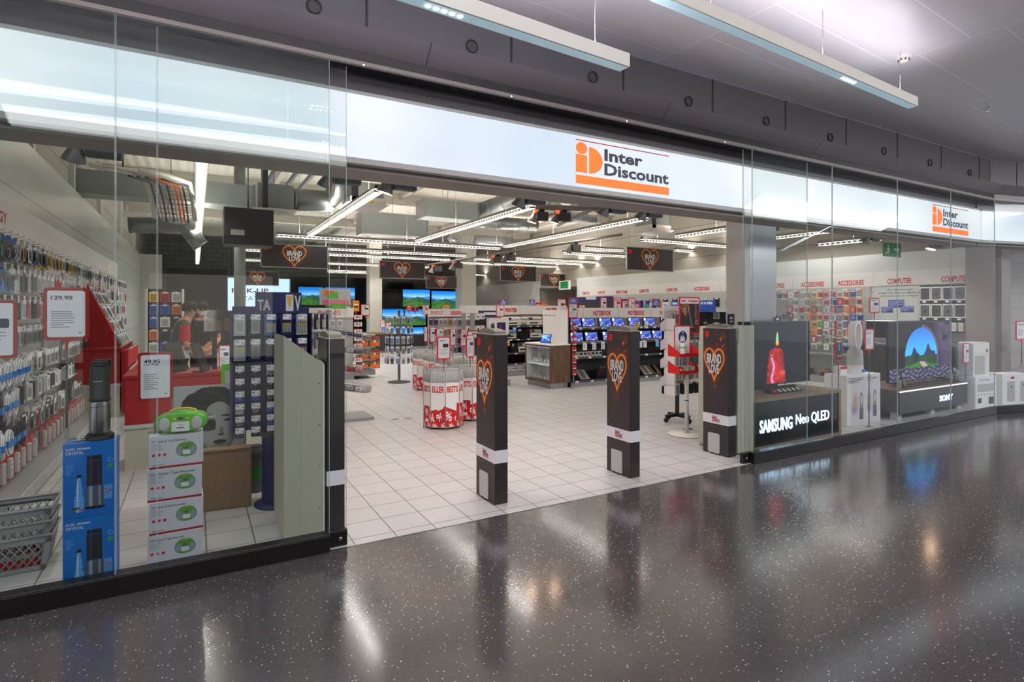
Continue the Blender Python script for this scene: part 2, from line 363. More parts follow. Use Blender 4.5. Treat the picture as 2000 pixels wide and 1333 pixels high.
def dist_poly(x, y, pts, closed=True):
    d = np.full(len(x), 9e9); n = len(pts)
    for i in range(n if closed else n - 1):
        ax, ay = pts[i]; bx, by = pts[(i + 1) % n]; vx, vy = bx - ax, by - ay; L = vx * vx + vy * vy + 1e-12
        t = np.clip(((x - ax) * vx + (y - ay) * vy) / L, 0, 1); d = np.minimum(d, np.hypot(x - ax - t * vx, y - ay - t * vy))
    return d
def heart_pts(cx, cy, w, h, n=60):
    out = []
    for i in range(n):
        t = 2 * math.pi * i / n; X = 16 * math.sin(t) ** 3; Y = 13 * math.cos(t) - 5 * math.cos(2 * t) - 2 * math.cos(3 * t) - math.cos(4 * t)
        out.append((cx + X / 16 * w / 2, cy + (Y + 2.5) / 14.5 * h / 2))
    return out
def brand_art(W, H, cx, cy, hw, hh):
    def fn(u, v):
        x = u * W; y = v * H; c = base(u, (.225, .20, .205)); d = dist_poly(x, y, heart_pts(cx, cy, hw, hh)); s = min(1, hw / .3)
        nz = fbm(x * 26 / s, y * 20 / s, 3); nz2 = fbm(x * 50 / s + 7, y * 34 / s - x * 9, 9)
        glow = np.exp(-d / (.035 * s)); c = mixc(c, (.62, .13, .05), glow * .75 * (.35 + 1.2 * nz))
        fl = np.exp(-((x - (cx + hw * .33)) / (hw * .22)) ** 2 - ((y - (cy + hh * .72)) / (hh * .36)) ** 2) + np.exp(-((x - cx) / (hw * .10)) ** 2 - ((y - (cy - hh * .62)) / (hh * .2)) ** 2)
        c = mixc(c, (.93, .36, .10), fl * sst(.50, .68, nz2) * 1.1)
        c = mixc(c, (.95, .45, .14), np.exp(-(d / (.013 * s)) ** 2) * (.55 + .5 * nz)); c = mixc(c, (1, .80, .38), np.exp(-(d / (.0052 * s)) ** 2))
        return c
    return fn

def logo(mb, x, z, W, y, orange='orange_lit', dark='dark_lit', H=None, line='signred', t=.0):
    """the shop's mark: dotted i, half-round D, two words and a bar; x, z is its lower corner"""
    H = H or W * .355; mb.slot(orange); f = lambda a: x + a * W; g = lambda a: z + a * H
    mb.rect(f(0), f(1), g(0), g(.205), y)
    mb.rect(f(0), f(.112), g(.27), g(.70), y); mb.disc(f(.056), g(.865 - .01), .145 * H, y, 24, rx=.056 * W)
    mb.disc(f(.130), g(.595), .325 * H, y, 24, -90, 90, rx=.138 * W)
    mb.slot(line).rect(f(0), f(1), g(1.03), g(1.055), y)
    mb.slot(dark); mb.text('Inter', f(.285), g(.655), .275 * H, y, .035, w=.41 * W); mb.text('Discount', f(.285), g(.30), .275 * H, y, .035, w=.71 * W)
def fine(mb, x0, x1, z1, z0, y, step, h, m='fineprint', seed=1):
    rs = random.Random(seed); mb.slot(m); z = z1
    while z > z0:
        mb.rect(x0, x0 + (x1 - x0) * rs.uniform(.5, 1), z - h, z, y); z -= step
# ================================================================== the setting
m = MB('shop_tiles'); m.box(-2.0, 13.0, 0.0, 28, -.2, 0); struct('floor', m)
m = MB('terrazzo'); m.box(-14, 26, -16, -.012, -.2, -.001); struct('floor_concourse', m)
m = MB('steel'); m.box(-2, 16, -.012, 0, -.2, .001); struct('trim_1', m)
XL, XR = -1.8, 12.6
m = MB('white_panels'); m.box(XL - .1, XL, .3, 21, 0, 3.68); struct('wall_left', m)
m = MB('brickblock'); m.box(XL - .3, XL - .1, .3, 27.6, 0, 4.9); struct('wall_left_blockwork', m)
m = MB('ltgrey'); m.box(XL, -1.1, 21, 21.1, 0, 3.68); struct('wall_left_return', m)
m = MB('white_panels'); m.box(XR, XR + .1, .5, 13.4, 0, 2.80); m.box(XR, XR + .1, 16.2, 27, 0, 2.80); struct('wall_right', m)
m = MB('brickblock'); m.box(XR + .1, XR + .3, .5, 13.4, 0, 4.9); m.box(XR + .1, XR + .3, 16.2, 27.6, 0, 4.9); m.box(XR + .1, XR + .3, 13.4, 16.2, 2.5, 4.9); struct('wall_right_blockwork', m)
m = MB('plaster'); m.box(XR + .3, XR + 2.6, 13.2, 13.4, 0, 2.6); m.box(XR + .3, XR + 2.6, 16.2, 16.4, 0, 2.6); m.box(XR + 2.4, XR + 2.6, 13.4, 16.2, 0, 2.6); m.box(XR + .3, XR + 2.6, 13.4, 16.2, 2.5, 2.6); struct('wall_recess', m)
m = MB('shop_tiles'); m.box(XR + .3, XR + 2.6, 13.4, 16.2, -.2, 0); m.box(13.0, 19, .0, 3.5, -.2, 0); struct('floor_recess', m)
m = MB('warmgrey'); m.box(XR + .32, XR + .5, 13.45, 14.3, 0, 2.1); struct('door_1', m)
m = MB('gloss_black'); m.box(XR + 2.36, XR + 2.4, 14.5, 16.0, 0, 2.05); struct('door_2', m)
m = MB('brickblock_y'); m.box(XL - .3, XR + .3, 27.4, 27.6, 0, 4.9); struct('wall_back', m)
m = MB('deck'); m.box(XL - .3, XR + 3, .42, 27.6, 4.9, 5.0); struct('ceiling', m)
m = MB('plaster')
for y in (6.3, 11.5, 16.8, 22.0): m.box(XL, XR, y, y + .22, 4.62, 4.9)
for x in (1.7, 5.0, 8.4, 11.4): m.box(x, x + .12, .5, 27, 4.76, 4.9)
struct('beam_1', m)
m = MB('ltgrey')
for y in (3.2, 5.4, 8.2, 11.4, 15.2, 19.4): m.box(XL - .12, XL - .02, y, y + .12, 3.6, 4.9)
struct('trim_2', m)
# right wall end near the window, clad pier and the side window's inner wall
m = MB('steel'); m.box(6.40, 6.94, 1.0, 1.30, 0, 4.2); m.slot('offwhite').box(6.30, 6.40, 1.002, 1.30, 0, 4.2); struct('pillar_1', m)
m = MB('offwhite'); m.box(10.05, 10.75, 18.3, 19.0, 0, 4.9, .02); struct('pillar_2', m)
m = MB('offwhite'); m.box(6.09, 6.6, 18.5, 19.0, 0, 4.9, .02); struct('pillar_3', m)
m = MB('warmgrey'); m.box(XR - .3, XR + .05, .42, .95, 0, 3.0); struct('pillar_4', m)
m = MB('side_tiles'); m.box(XR + .05, 24, 1.3, 1.5, 0, 3.6); m.box(XR + .3, 24, -2.2, 1.5, 3.3, 3.4); struct('wall_side_window', m)
# ceiling of the concourse
CZ = 3.985
m = MB('mall_ceiling'); m.box(-14, 26, -16, .05, CZ, CZ + .1); struct('ceiling_concourse', m)
# facade line: along X to the corner, then turned 12.8 degrees towards the viewer
CX, TURN = 10.86, R(-12.8)
def turned(mb_fn, off=0):
    """adds the same run on both sides of the corner"""
    return Matrix.Translation((CX, 0, 0)) @ Matrix.Rotation(TURN, 4, 'Z')
T2 = turned(None)
def run(name, mats, fn, kind='structure'):
    m = MB(*mats); fn(m, -6.0, CX); m.T = T2; fn(m, 0, 6.0); return struct(name, m)
def up(m, a, b):
    m.slot('fascia_dark').box(a, b, .06, .16, 3.52, CZ)
    m.slot('black')
    x = a + (1.16 if a < 0 else .6)
    while x < b: m.box(x - .008, x + .008, .055, .0602, 3.60, CZ); x += 1.18
run('wall_fascia_upper', ['fascia_dark'], up)
def lo(m, a, b):
    m.slot('panelgrey').prism([(0.0, 3.43), (-.12, 3.555), (.08, 3.57), (.06, 3.43)], a, b, 'x')
    m.slot('charcoal'); x = a + .4
    while x < b: m.add([(x - .004, -.0008, 3.43), (x + .004, -.0008, 3.43), (x + .004, -.1208, 3.555), (x - .004, -.1208, 3.555)], [(0, 1, 2, 3)]); x += 2.36
run('wall_fascia_lower', ['panelgrey'], lo)
run('trim_3', ['rail'], lambda m, a, b: m.box(a, b, .002, .20, 3.362, 3.43))
run('trim_4', ['warmgrey'], lambda m, a, b: (m.slot('warmgrey').box(a, b, -.012, .02, 3.335, 3.362)))
run('wall_fascia_back', ['panelgrey'], lambda m, a, b: m.box(a, b, .245, .42, 3.20, CZ + .95))
run('trim_5', ['ltgrey'], lambda m, a, b: (m.slot('ltgrey').box(a, b, .17, .24, 3.20, 3.222), m.box(a, b, .165, .42, 2.695, 2.735), m.slot('warmgrey').box(a, b, .24, .55, 2.66, 2.695)))

# lit fascia box: diffuser panels side by side, the shop's mark printed on two of them
fas = thing('illuminated_fascia', 'long white lit sign band with the orange shop logo over the glass front', 'sign', (0, 0, 0))
edges = [-6.0, -2.9, .55, 2.62, 5.16, 7.2, 9.0, CX - .02]
for i in range(len(edges) - 1):
    m = MB('band'); m.box(edges[i] + .003, edges[i + 1] - .003, .18, .235, 2.735, 3.20); m.build('diffuser_panel', fas)
m = MB('band'); m.T = T2; m.box(.01, 6, .18, .235, 2.735, 3.20); m.build('diffuser_panel', fas)
for x0, x1, z in ((2.97, 4.11, 2.77), (9.34, 10.45, 2.77)):
    m = MB('orange_lit'); logo(m, x0, z, x1 - x0, .1785, H=.375); m.build('logo_lettering', fas)
# downlights in the upper fascia
for i in range(9):
    x = .70 + i * 1.185
    t = thing('fascia_downlight', f'round black downlight in the dark fascia, {ORD[i]} along from the green radio side', 'downlight', (x, .06, 3.695), group=None)
    m = MB('black'); m.T = Matrix.Rotation(R(90), 4, 'X'); m.lathe([(.052, -.001), (.052, .012), (.043, .012), (.043, -.001)], n=20, caps=False); m.build('bezel', t)
    m = MB('charcoal'); m.disc(0, 0, .044, -.003); m.build('lens', t)

# glass: a front track at y = 0 and a rear track at y = .05, frameless panes in a black foot rail
WN = [0]
def pane(a, b, y, T=None, z0=.118, z1=3.33):
    WN[0] += 1; m = MB('glass')
    if T: m.T = T
    m.add([(a, y, z0), (b, y, z0), (b, y, z1), (a, y, z1)], [(0, 1, 2, 3)])
    m.slot('glass_edge').box(a, a + .0018, y - .005, y + .005, z0, z1); m.box(b - .0018, b, y - .005, y + .005, z0, z1)
    return struct(f'window_{WN[0]}', m)
for a, b, y in ((-3.0, -1.60, 0), (-1.60, -.402, 0), (-.398, .79, 0), (-1.40, -.202, .05), (-.198, .915, .05), (5.13, 6.565, 0), (6.57, 8.015, 0), (8.02, 9.455, 0), (9.46, CX, 0), (5.05, 6.16, .05)): pane(a, b, y)
pane(.004, 1.4, 0, T2); pane(1.405, 2.8, 0, T2)
def foot(n, a, b, y0, y1, z1, T=None):
    m = MB('rail')
    if T: m.T = T
    m.box(a, b, y0, y1, .0, z1, .003); m.slot('dkgrey').box(a, b, y0 - .0015, y0, z1 - .012, z1 - .009); return struct(n, m)
foot('trim_6', -6, .79, -.03, .028, .118); foot('trim_7', -6, .918, .032, .075, .112)
foot('trim_8', 5.13, CX, -.03, .028, .118); foot('trim_9', 5.03, 6.3, .032, .075, .112); foot('trim_10', 0, 6, -.03, .028, .118, T2)
for x, s, lb in ((.87, 1, 'small round chrome lock in the end of the black rail by the beige cabinet'), (5.085, -1, 'small round chrome lock on the black rail end beside the lit pedestal')):
    t = thing('rail_lock', lb, 'lock', (x, .03, .055)); m = MB('chrome'); m.T = Matrix.Rotation(R(90), 4, 'X'); m.lathe([(.012, 0), (.012, .008), (.007, .010)], n=14); m.build('barrel', t)
    m = MB('rail'); m.rect(-.001, .001, -.006, .006, -.0105); m.build('keyhole', t)
for i, x in enumerate((1.02, 2.2, 3.4, 4.7)):
    m = MB('led'); m.box(-.004, .004, -.002, 0, -.004, .004); tag(m.build('marker_light', loc=(x, -.01, 3.34)), f'tiny white point light in the header strip, {ORD[i]} over the open doorway', 'light')

# concourse opposite: dark facade with glowing panels added to light this side, mirrored in the glass
m = MB('charcoal'); m.box(-14, 26, -16.2, -16, 0, CZ); struct('wall_opposite', m)
for i, x in enumerate((-11, -6.2, -1.2, 4.0, 9.4, 15.0, 20.0)):
    m = MB('fill_panel_glow'); m.box(x, x + 3.4, -15.98, -15.95, .1, 2.7); tag(m.build('fill_panel'), f'added glowing panel across the concourse behind the viewer, {ORD[i]} one along', 'glowing panel', 'added glowing panels across the concourse')
m = MB('charcoal'); m.box(-8, -4, -9.6, -9.4, 0, 3.2); struct('wall_concourse_kiosk', m)
t = thing('opposite_shop_sign', 'orange shop sign across the concourse, mirrored faintly in the left panes', 'sign', (-6.2, -9.38, 2.2), R(180))
m = MB('orange_lit'); m.box(-1.2, 1.2, 0, .06, 0, .5, .02); m.build('panel', t)
m = MB('charcoal'); m.box(-1.25, 1.25, .06, .14, -.05, .55); m.box(-.04, .04, .06, .12, .5, CZ - 2.2); m.build('bracket', t)

# pendant beams of the concourse
def pendant(x, y, ang, L, z, label, seed, up='uplight'):
    t = thing('pendant_beam_light', label, 'ceiling light', (x, y, z), ang)
    m = MB('offwhite'); m.box(-L, 0, -.045, .045, 0, .085, .002); m.build('housing', t)
    m = MB('pendant_diffuser'); m.box(-L + .01, -.01, -.034, .034, -.003, .0); m.build('diffuser', t)
    m = MB(up); m.box(-L + .02, -.02, -.03, .03, .085, .088); m.build('uplight_strip', t)
    for k in seed:
        m = MB('led')
        for q in range(5): m.lathe([(.014, -.002), (.012, -.006)], (-k + q * .045, 0, 0), 10)
        m.build('spot_cluster', t)
    for w in (.25, 1.55, 2.9, 4.2):
        if w < L: m = MB('chrome'); m.tube([(-w, 0, .085), (-w, 0, CZ - z)], .0025, 5); m.build('wire', t)
pendant(2.35, -1.20, R(4.0), 5.5, 3.145, 'white pendant beam light hanging over the doorway, cut off by the top edge', (1.35, 3.9))
pendant(5.83, -1.20, R(3.3), 7.0, 3.52, 'white pendant beam light hanging furthest along the concourse ceiling', (1.25, 4.9), 'uplight_soft')
p = P(1765, 110, Z=CZ); t = thing('smoke_detector', 'round white smoke detector on the concourse ceiling', 'smoke detector', (p.x, p.y, CZ))
m = MB('white'); m.lathe([(.062, 0), (.062, -.018), (.05, -.022)], n=24); m.build('base', t)
m = MB('offwhite'); m.lathe([(.045, -.022), (.043, -.040), (.030, -.055), (.02, -.058)], n=20); m.slot('dkgrey')
for k in range(8):
    a = k * math.pi / 4; m.box(.0415 * math.cos(a) - .006, .0415 * math.cos(a) + .006, .0415 * math.sin(a) - .006, .0415 * math.sin(a) + .006, -.044, -.030)
m.build('sensor_head', t)
for (px, py, lb) in ((1588, 117, 'small white sprinkler head on the ceiling beside the long beam light'), (1929, 210, 'small chrome sprinkler head on the ceiling near the far corner')):
    p = P(px, py, Z=CZ); t = thing('sprinkler', lb, 'sprinkler', (p.x, p.y, CZ))
    m = MB('chrome'); m.lathe([(.028, 0), (.026, -.008), (.012, -.012), (.011, -.035), (.02, -.04), (.02, -.043)], n=16); m.build('escutcheon', t)
    m = MB('redtext'); m.lathe([(.004, -.02), (.004, -.04)], (.0, .012, 0), 6); m.build('bulb', t)
# two inlet covers in the shop floor
for a, b in (((490 / 3.92 + 640 - 360 / 3.92 * 0, 1018 / 3.92 + 560), 'brown metal floor cover between the doorway and the round bins'), ((595 / 3.92 + 640, 1011 / 3.92 + 560), 'brown metal floor cover closest to the first bestseller bin')):
    p = P(a[0] + 6, a[1], Z=0); m = MB('warmgrey'); m.box(-.055, .055, -.035, .035, 0, .003); m.slot('capgrey').box(-.05, .05, -.03, .03, .003, .0035); tag(m.build('floor_cover', loc=(p.x, p.y, 0)), b, 'floor cover')
# ================================================================== security gates
GW, GH = .35, 1.42
art_gate = print_grid('poster_print', GW, GH, 100, 400, brand_art(GW, GH, .156, GH * (1 - .289), .27, .358), 'print')
def gate(x, y, side, label):
    """antenna pedestal; its broad printed face looks to side*x"""
    t = thing('security_gate', label, 'security gate', (x, y, 0), group=None)
    T = Matrix.Rotation(R(-90 if side < 0 else 90), 4, 'Z')
    def B(*k): m = MB(*k); m.T = T; return m
    m = B('soot'); m.box(-GW / 2, GW / 2, -.062, .062, 0, GH, .004); m.build('cover', t)
    o = print_grid('poster', 1, 1, 1, 1, lambda u, v: base(u, (0, 0, 0)), 'print', t) if False else bpy.data.objects.new('poster', art_gate.data)
    COL.objects.link(o); o.parent = t; o.rotation_euler.z = R(-90 if side < 0 else 90)
    o.location = (side * .0635, 0, 0); 
    m = B('signred'); a = -GW / 2 + .03
    m.rect(a, a + .022, GH - .105, GH - .060, -.065); m.disc(a + .011, GH - .045, .012, -.065, 14, rx=.011); m.disc(a + .027, GH - .068, .037, -.065, 16, -90, 90, rx=.030); m.build('logo', t)
    m = B('white'); m.text('BRAND', -.019, GH * .722, .104, -.066, .03, w=.20, align='c'); m.build('lettering', t); m = B('white'); m.text('LOVE', -.021, GH * .645, .098, -.066, .03, w=.142, align='c'); m.build('lettering', t)
    m = B('tag'); m.box(-GW / 2 - .002, GW / 2 + .002, -.0655, .0645, GH * .243, GH * .243 + .108)
    logo(m, -.045, GH * .243 + .028, .105, -.067, 'signred', 'text', H=.06); m.slot('fineprint').rect(-.045, .06, GH * .243 + .018, GH * .243 + .022, -.067); m.build('label_band', t)
    m = B('ltgrey'); m.rrect(-.10, .06, .015, .235, .015, -.072, -.062); m.slot('black').box(-.06, -.035, -.074, -.062, .0, .012); m.box(.0, .02, -.074, -.062, .0, .012); m.build('access_plate', t)
    m = B('capgrey'); n = 14; pr = []
    for i in range(n + 1):
        a = math.pi * i / n; pr.append((-.155 * math.cos(a), GH + .012 + .038 * math.sin(a) ** .8))
    m.prism([(-.155, GH)] + pr + [(.155, GH)], -.050, .050, 'y', True); m.build('cap', t)
    m = B('beige'); m.box(-GW / 2 + .004, GW / 2 - .004, -.066, .066, GH - .001, GH + .006); m.build('top_trim', t)
    return t
gate(2.235, .395, -1, 'black security gate with burning heart poster standing before the bestseller bins')
gate(3.715, .405, -1, 'black security gate with burning heart poster, the middle one of the doorway')
gate(5.165, .455, -1, 'black security gate with burning heart poster against the beige housing')
gate(.895, .47, 1, 'black security gate seen edge on behind the tall beige cabinet and the glass')
bpy.data.objects.remove(art_gate)
def housing(x, s, label):
    """tall beige shell of the folding door gear; s = +1 slopes down towards +x"""
    t = thing('gate_housing', label, 'cabinet', (x, .30, 0))
    pr = [(-.14, .02), (.14, .02), (.14, 1.22)] + [(.14 - .05 * (1 - math.cos(R(a))), 1.22 + .05 * math.sin(R(a))) for a in (30, 60, 90)] + [(-.14, 1.45)]
    if s < 0: pr = [(-a, b if b < 1.3 else b) for a, b in pr][::-1]; pr = [(a, 1.43 if b > 1.25 and a < 0 else b) if b > .1 else (a, b) for a, b in pr]
    m = MB('beige'); m.prism(pr, 0, .56); m.build('shell', t)
    m = MB('offwhite'); m.prism([(a * 1.0, b) for a, b in pr], -.006, 0) if False else m.box(.128 * s - .004, .128 * s + .004, -.004, 0, .03, 1.24); m.box(-.008 * s - .0015, -.008 * s + .0015, -.003, 0, .03, 1.36); m.build('edge_trim', t)
    for z in (.2, .5, .8, 1.1):
        m = MB('capgrey'); m.T = Matrix.Translation((.10 * s, 0, z)) @ Matrix.Rotation(R(90), 4, 'X'); m.lathe([(.006, 0), (.005, .004)], n=10); m.build('screw', t)
    m = MB('dkgrey'); m.box(-.13, .13, .01, .55, 0, .02); m.build('base', t); return t
housing(.68, 1, 'tall beige steel cabinet behind the left glass, beside the battery stand'.replace('left ', 'corner of the '))
housing(5.42, -1, 'tall beige steel housing behind the glass edge, between heart gate and candle television')

# ================================================================== price frames on poles
def frame_sign(x, y, z, w, h, base_z, label, style='white', big=None, small=None, rz=0, group='red framed price signs', pole=True, seed=1):
    """z is the lower edge of the card; the pole stands on base_z"""
    t = thing('price_sign', label, 'sign', (x, y, base_z), rz, None)
    zz = z - base_z; m = MB('dkred' if style == 'dull' else 'signred'); b = min(.022, w * .085)
    m.rrect(-w / 2, w / 2, zz, zz + h, b * 1.2, -.006, .006); m.build('frame', t)
    face = {'blue': 'blue', 'yellow': 'yellow', 'dark': 'soot', 'red': 'red'}.get(style, 'tag')
    m = MB(face); m.rrect(-w / 2 + b, w / 2 - b, zz + b, zz + h - b, b * .7, -.0085, .004)
    wi = w - 2 * b; x0 = -w / 2 + b + wi * .1; x1 = w / 2 - b - wi * .1
    if big:
        m.slot('text').text(big, x0, zz + h - b - h * .17, h * .075 if len(big) > 4 else h * .1, -.0095, .02, w=wi * (.56 if len(big) > 4 else .5))
        if small: m.slot('text').text(small, x0, zz + h - b - h * .215, h * .032, -.0095, .01, w=wi * .5)
        fine(m, x0, x1 - wi * .15, zz + h * .55, zz + h * .22, -.0095, h * .042, h * .012, 'fineprint', seed); m.slot('text').rect(x1 - wi * .08, x1, zz + h * .13, zz + h * .145, -.0095)
    elif style in ('white', 'dull'):
        rs = random.Random(seed); m.slot('text').rect(x0, x0 + wi * .5, zz + h * .80, zz + h * .83, -.0095); fine(m, x0, x1, zz + h * .45, zz + h * .16, -.0095, h * .06, h * .012, 'fineprint', seed)
        k = rs.choice(['red', 'dkgrey', 'pink', 'teal', 'navy', 'black']); m.slot(k).rrect(x0 + wi * .3, x1, zz + h * .52, zz + h * .68, h * .03, -.0098, -.009)
    elif style == 'blue':
        m.slot('white').disc(0, zz + h * .86, h * .05, -.0095, 16); m.text('20%', 0, zz + h * .64, h * .13, -.0095, .02, w=wi * .7, align='c'); m.rect(x0, x1, zz + h * .54, zz + h * .565, -.0095)
        m.slot('black').rrect(x0, 0, zz + h * .25, zz + h * .40, h * .03, -.0098, -.009); m.slot('ltgrey').rrect(0.004, x1, zz + h * .22, zz + h * .36, h * .03, -.0098, -.009); m.slot('teal').rect(x0, x1, zz + h * .1, zz + h * .13, -.0095)
    elif style == 'yellow':
        m.slot('text').rect(x0, x1, zz + h * .74, zz + h * .80, -.0095); m.slot('white').rrect(x0, x1, zz + h * .60, zz + h * .70, h * .02, -.0098, -.009)
        m.slot('black').disc(x0 + wi * .2, zz + h * .42, h * .09, -.0098); m.disc(x1 - wi * .2, zz + h * .42, h * .09, -.0098); m.rect(x0 + wi * .2, x1 - wi * .2, zz + h * .36, zz + h * .44, -.0098)
    elif style == 'heart':
        pass
    elif style == 'dark':
        m.slot('white').rect(x0, x1, zz + h * .84, zz + h * .90, -.0095); m.slot('sky').rrect(-wi * .1, wi * .1, zz + h * .45, zz + h * .75, h * .02, -.0098, -.009); m.slot('ltgrey').disc(-wi * .18, zz + h * .22, h * .05, -.0098); m.disc(wi * .2, zz + h * .22, h * .05, -.0098)
    elif style == 'red':
        m.slot('white').rect(x0, x1, zz + h * .62, zz + h * .80, -.0095); m.slot('yellow').rrect(x0, x1, zz + h * .2, zz + h * .42, h * .02, -.0098, -.009)
    m.build('price_card', t)
    if pole:
        m = MB('dkred' if style == 'dull' else 'signred'); m.prism([(-.02, zz), (.02, zz), (.007, zz - .025), (.007, zz - .06), (-.007, zz - .06), (-.007, zz - .025)], -.006, .006); m.build('clip', t)
        m = MB('dkgrey'); m.tube([(0, 0, .004), (0, 0, zz - .05)], .006, 8); m.build('pole', t)
        m = MB('warmgrey'); m.lathe([(.045, 0), (.045, .004), (.013, .008), (.011, .07)], n=16); m.build('foot', t)
    return t
def psign(px0, px1, py0, py1, Y, base_z, label, style='white', **k):
    a = P(px0, py1, Y=Y); b = P(px1, py1, Y=Y); c = P(px0, py0, Y=Y)
    return frame_sign((a.x + b.x) / 2, Y, a.z, b.x - a.x, c.z - a.z, base_z, label, style, **k)

# ================================================================== window display behind the panes at the doorway's far side
# two carton boxes of a soda maker and the machine on top
art_soda = None
def soda_art(u, v):
    x = u * .25; y = v * .43; c = base(u, (.07, .42, .76)); c = mixc(c, (.05, .36, .70), sst(.0, 1, 1 - v) * .5)
    def cyl(c, cx, w, y0, y1, col, hi):
        ins = (np.abs(x - cx) < w / 2) & (y > y0) & (y < y1); t = (x - cx) / w
        c = mixc(c, col, ins * 1.0); c = mixc(c, hi, ins * np.exp(-((t + .22) / .10) ** 2) * .7); return mixc(c, hi, ins * np.exp(-((t - .26) / .06) ** 2) * .5)
    c = cyl(c, .148, .086, .055, .175, (.30, .33, .40), (.78, .82, .88)); c = cyl(c, .146, .076, .175, .325, (.16, .15, .20), (.27, .27, .33)); c = cyl(c, .146, .070, .325, .355, (.11, .10, .14), (.3, .3, .35))
    e = ((x - .146) / .052) ** 2 + ((y - .05) / .010) ** 2 < 1; c = mixc(c, (.10, .10, .16), e * 1.0)
    bw = np.where(y < .14, .024 * np.sqrt(np.clip(1 - ((y - .085) / .062) ** 2, 0, 1)), .006 + .012 * np.clip((.235 - y) / .1, 0, 1)); ins = (np.abs(x - .075) < bw) & (y > .03) & (y < .235)
    c = mixc(c, (.62, .80, .94), ins * (.35 + .4 * (np.sin(y * 700) > .3))); c = mixc(c, (.9, .95, 1), ins * np.exp(-((x - .068) / .003) ** 2) * .8); c = mixc(c, (.10, .10, .12), ((np.abs(x - .075) < .012) & (y > .232) & (y < .250)) * 1.0)
    g = (np.abs(x - .212) < .020) & (y > .09) & (y < .175); c = mixc(c, (.55, .76, .93), g * (.4 + .3 * (np.sin(y * 500) > .6)))
    for a, b in ((.202, .15), (.214, .135), (.205, .125), (.221, .138), (.055, .045), (.085, .045), (.097, .050)): c = mixc(c, (.80, .12, .12), ((x - a) ** 2 + (y - b) ** 2 < .005 ** 2) * 1.0)
    c = mixc(c, (.1, .35, .15), (((x - .058) / .022) ** 2 + ((y - .055) / .006) ** 2 < 1) * 1.0)
    c = mixc(c, (.25, .60, .20), ((x - .222) ** 2 + (y - .285) ** 2 < .013 ** 2) * 1.0); rr = np.hypot(x - .222, y - .322); c = mixc(c, (.4, .65, .9), ((rr < .013) & (rr > .009)) * 1.0)
    return c
sx, sy = -.66, .125
soda_print = print_grid('soda_print', .25, .43, 100, 172, soda_art, 'printgloss')
for i, z in enumerate((0.0, .432)):
    t = thing('soda_maker_box', ['blue cardboard box of a sparkling water maker standing on the floor, lower of two', 'blue cardboard box of a sparkling water maker, stacked on its twin'][i], 'box', (-.535, sy, z))
    m = MB('blue'); m.box(-.125, .125, 0, .17, 0, .43, .001); m.build('carton', t)
    o = bpy.data.objects.new('front_print', soda_print.data); COL.objects.link(o); o.parent = t; o.location = (0, -.0006, 0)
    m = MB('white'); m.text('soda', -.113, .393, .016, -.0012, 0); m.text('stream', -.060, .393, .016, -.0012, .012); m.text('CRYSTAL', -.113, .368, .016, -.0012, .006, w=.085)
    fine(m, -.113, -.065, .31, .275, -.0012, .008, .003, 'sky', 3); fine(m, -.113, -.075, .272, .252, -.0012, .007, .003, 'sky', 4); m.build('lettering', t)
bpy.data.objects.remove(soda_print)
t = thing('soda_maker', 'black and brushed steel sparkling water maker on the upper blue box', 'soda maker', (-.50, .225, .864))
m = MB('black'); m.lathe([(.088, 0), (.086, .018), (.070, .032), (.060, .036)], n=28, sx=.85); m.build('base', t)
m = MB('steel'); m.lathe([(.058, .034), (.062, .05), (.062, .215), (.060, .222)], n=28, sx=.85); m.slot('charcoal'); m.lathe([(.0622, .193), (.0622, .196)], n=28, sx=.852, caps=False); m.build('bottle_holder', t)
m = MB('charcoal'); m.lathe([(.060, .222), (.066, .236), (.060, .244), (.060, .42), (.057, .43)], n=28, sx=.85); m.slot('ltgrey').rect(-.025, .02, .345, .348, -.0608); m.build('body', t)
m = MB('black'); m.lathe([(.052, .43), (.052, .45), (.046, .462)], n=24, sx=.85); m.box(-.04, .052, .02, .075, .40, .468, .006); m.build('top_lever', t)
t = thing('accessory_bag', 'clear plastic bag with small parts lying beside the sparkling water maker', 'bag', (-.60, .20, .864))
m = MB('blister'); m.lathe([(.05, 0), (.055, .012), (.03, .022), (.01, .024)], n=14, sx=1, sy=.8); m.build('film', t)
m = MB('dkgrey'); m.lathe([(.018, .002), (.018, .010)], (.01, 0, 0), 12); m.build('ring', t)
frame_sign(-.665, .27, 1.455, .215, .31, .864, 'red framed price card reading 129.90 on a pole behind the sparkling water maker', 'dull', big='129.90', seed=5)
frame_sign(-.985, .25, 1.36, .20, .33, .0, 'red framed price card cut off by the picture edge, above the shopping baskets', 'dull', seed=6)
frame_sign(-.228, .42, 1.04, .195, .315, .83, 'red framed price card reading 49.95 on a pole behind the green radio', 'dull', big='49.95', small='statt 79.90', seed=7)

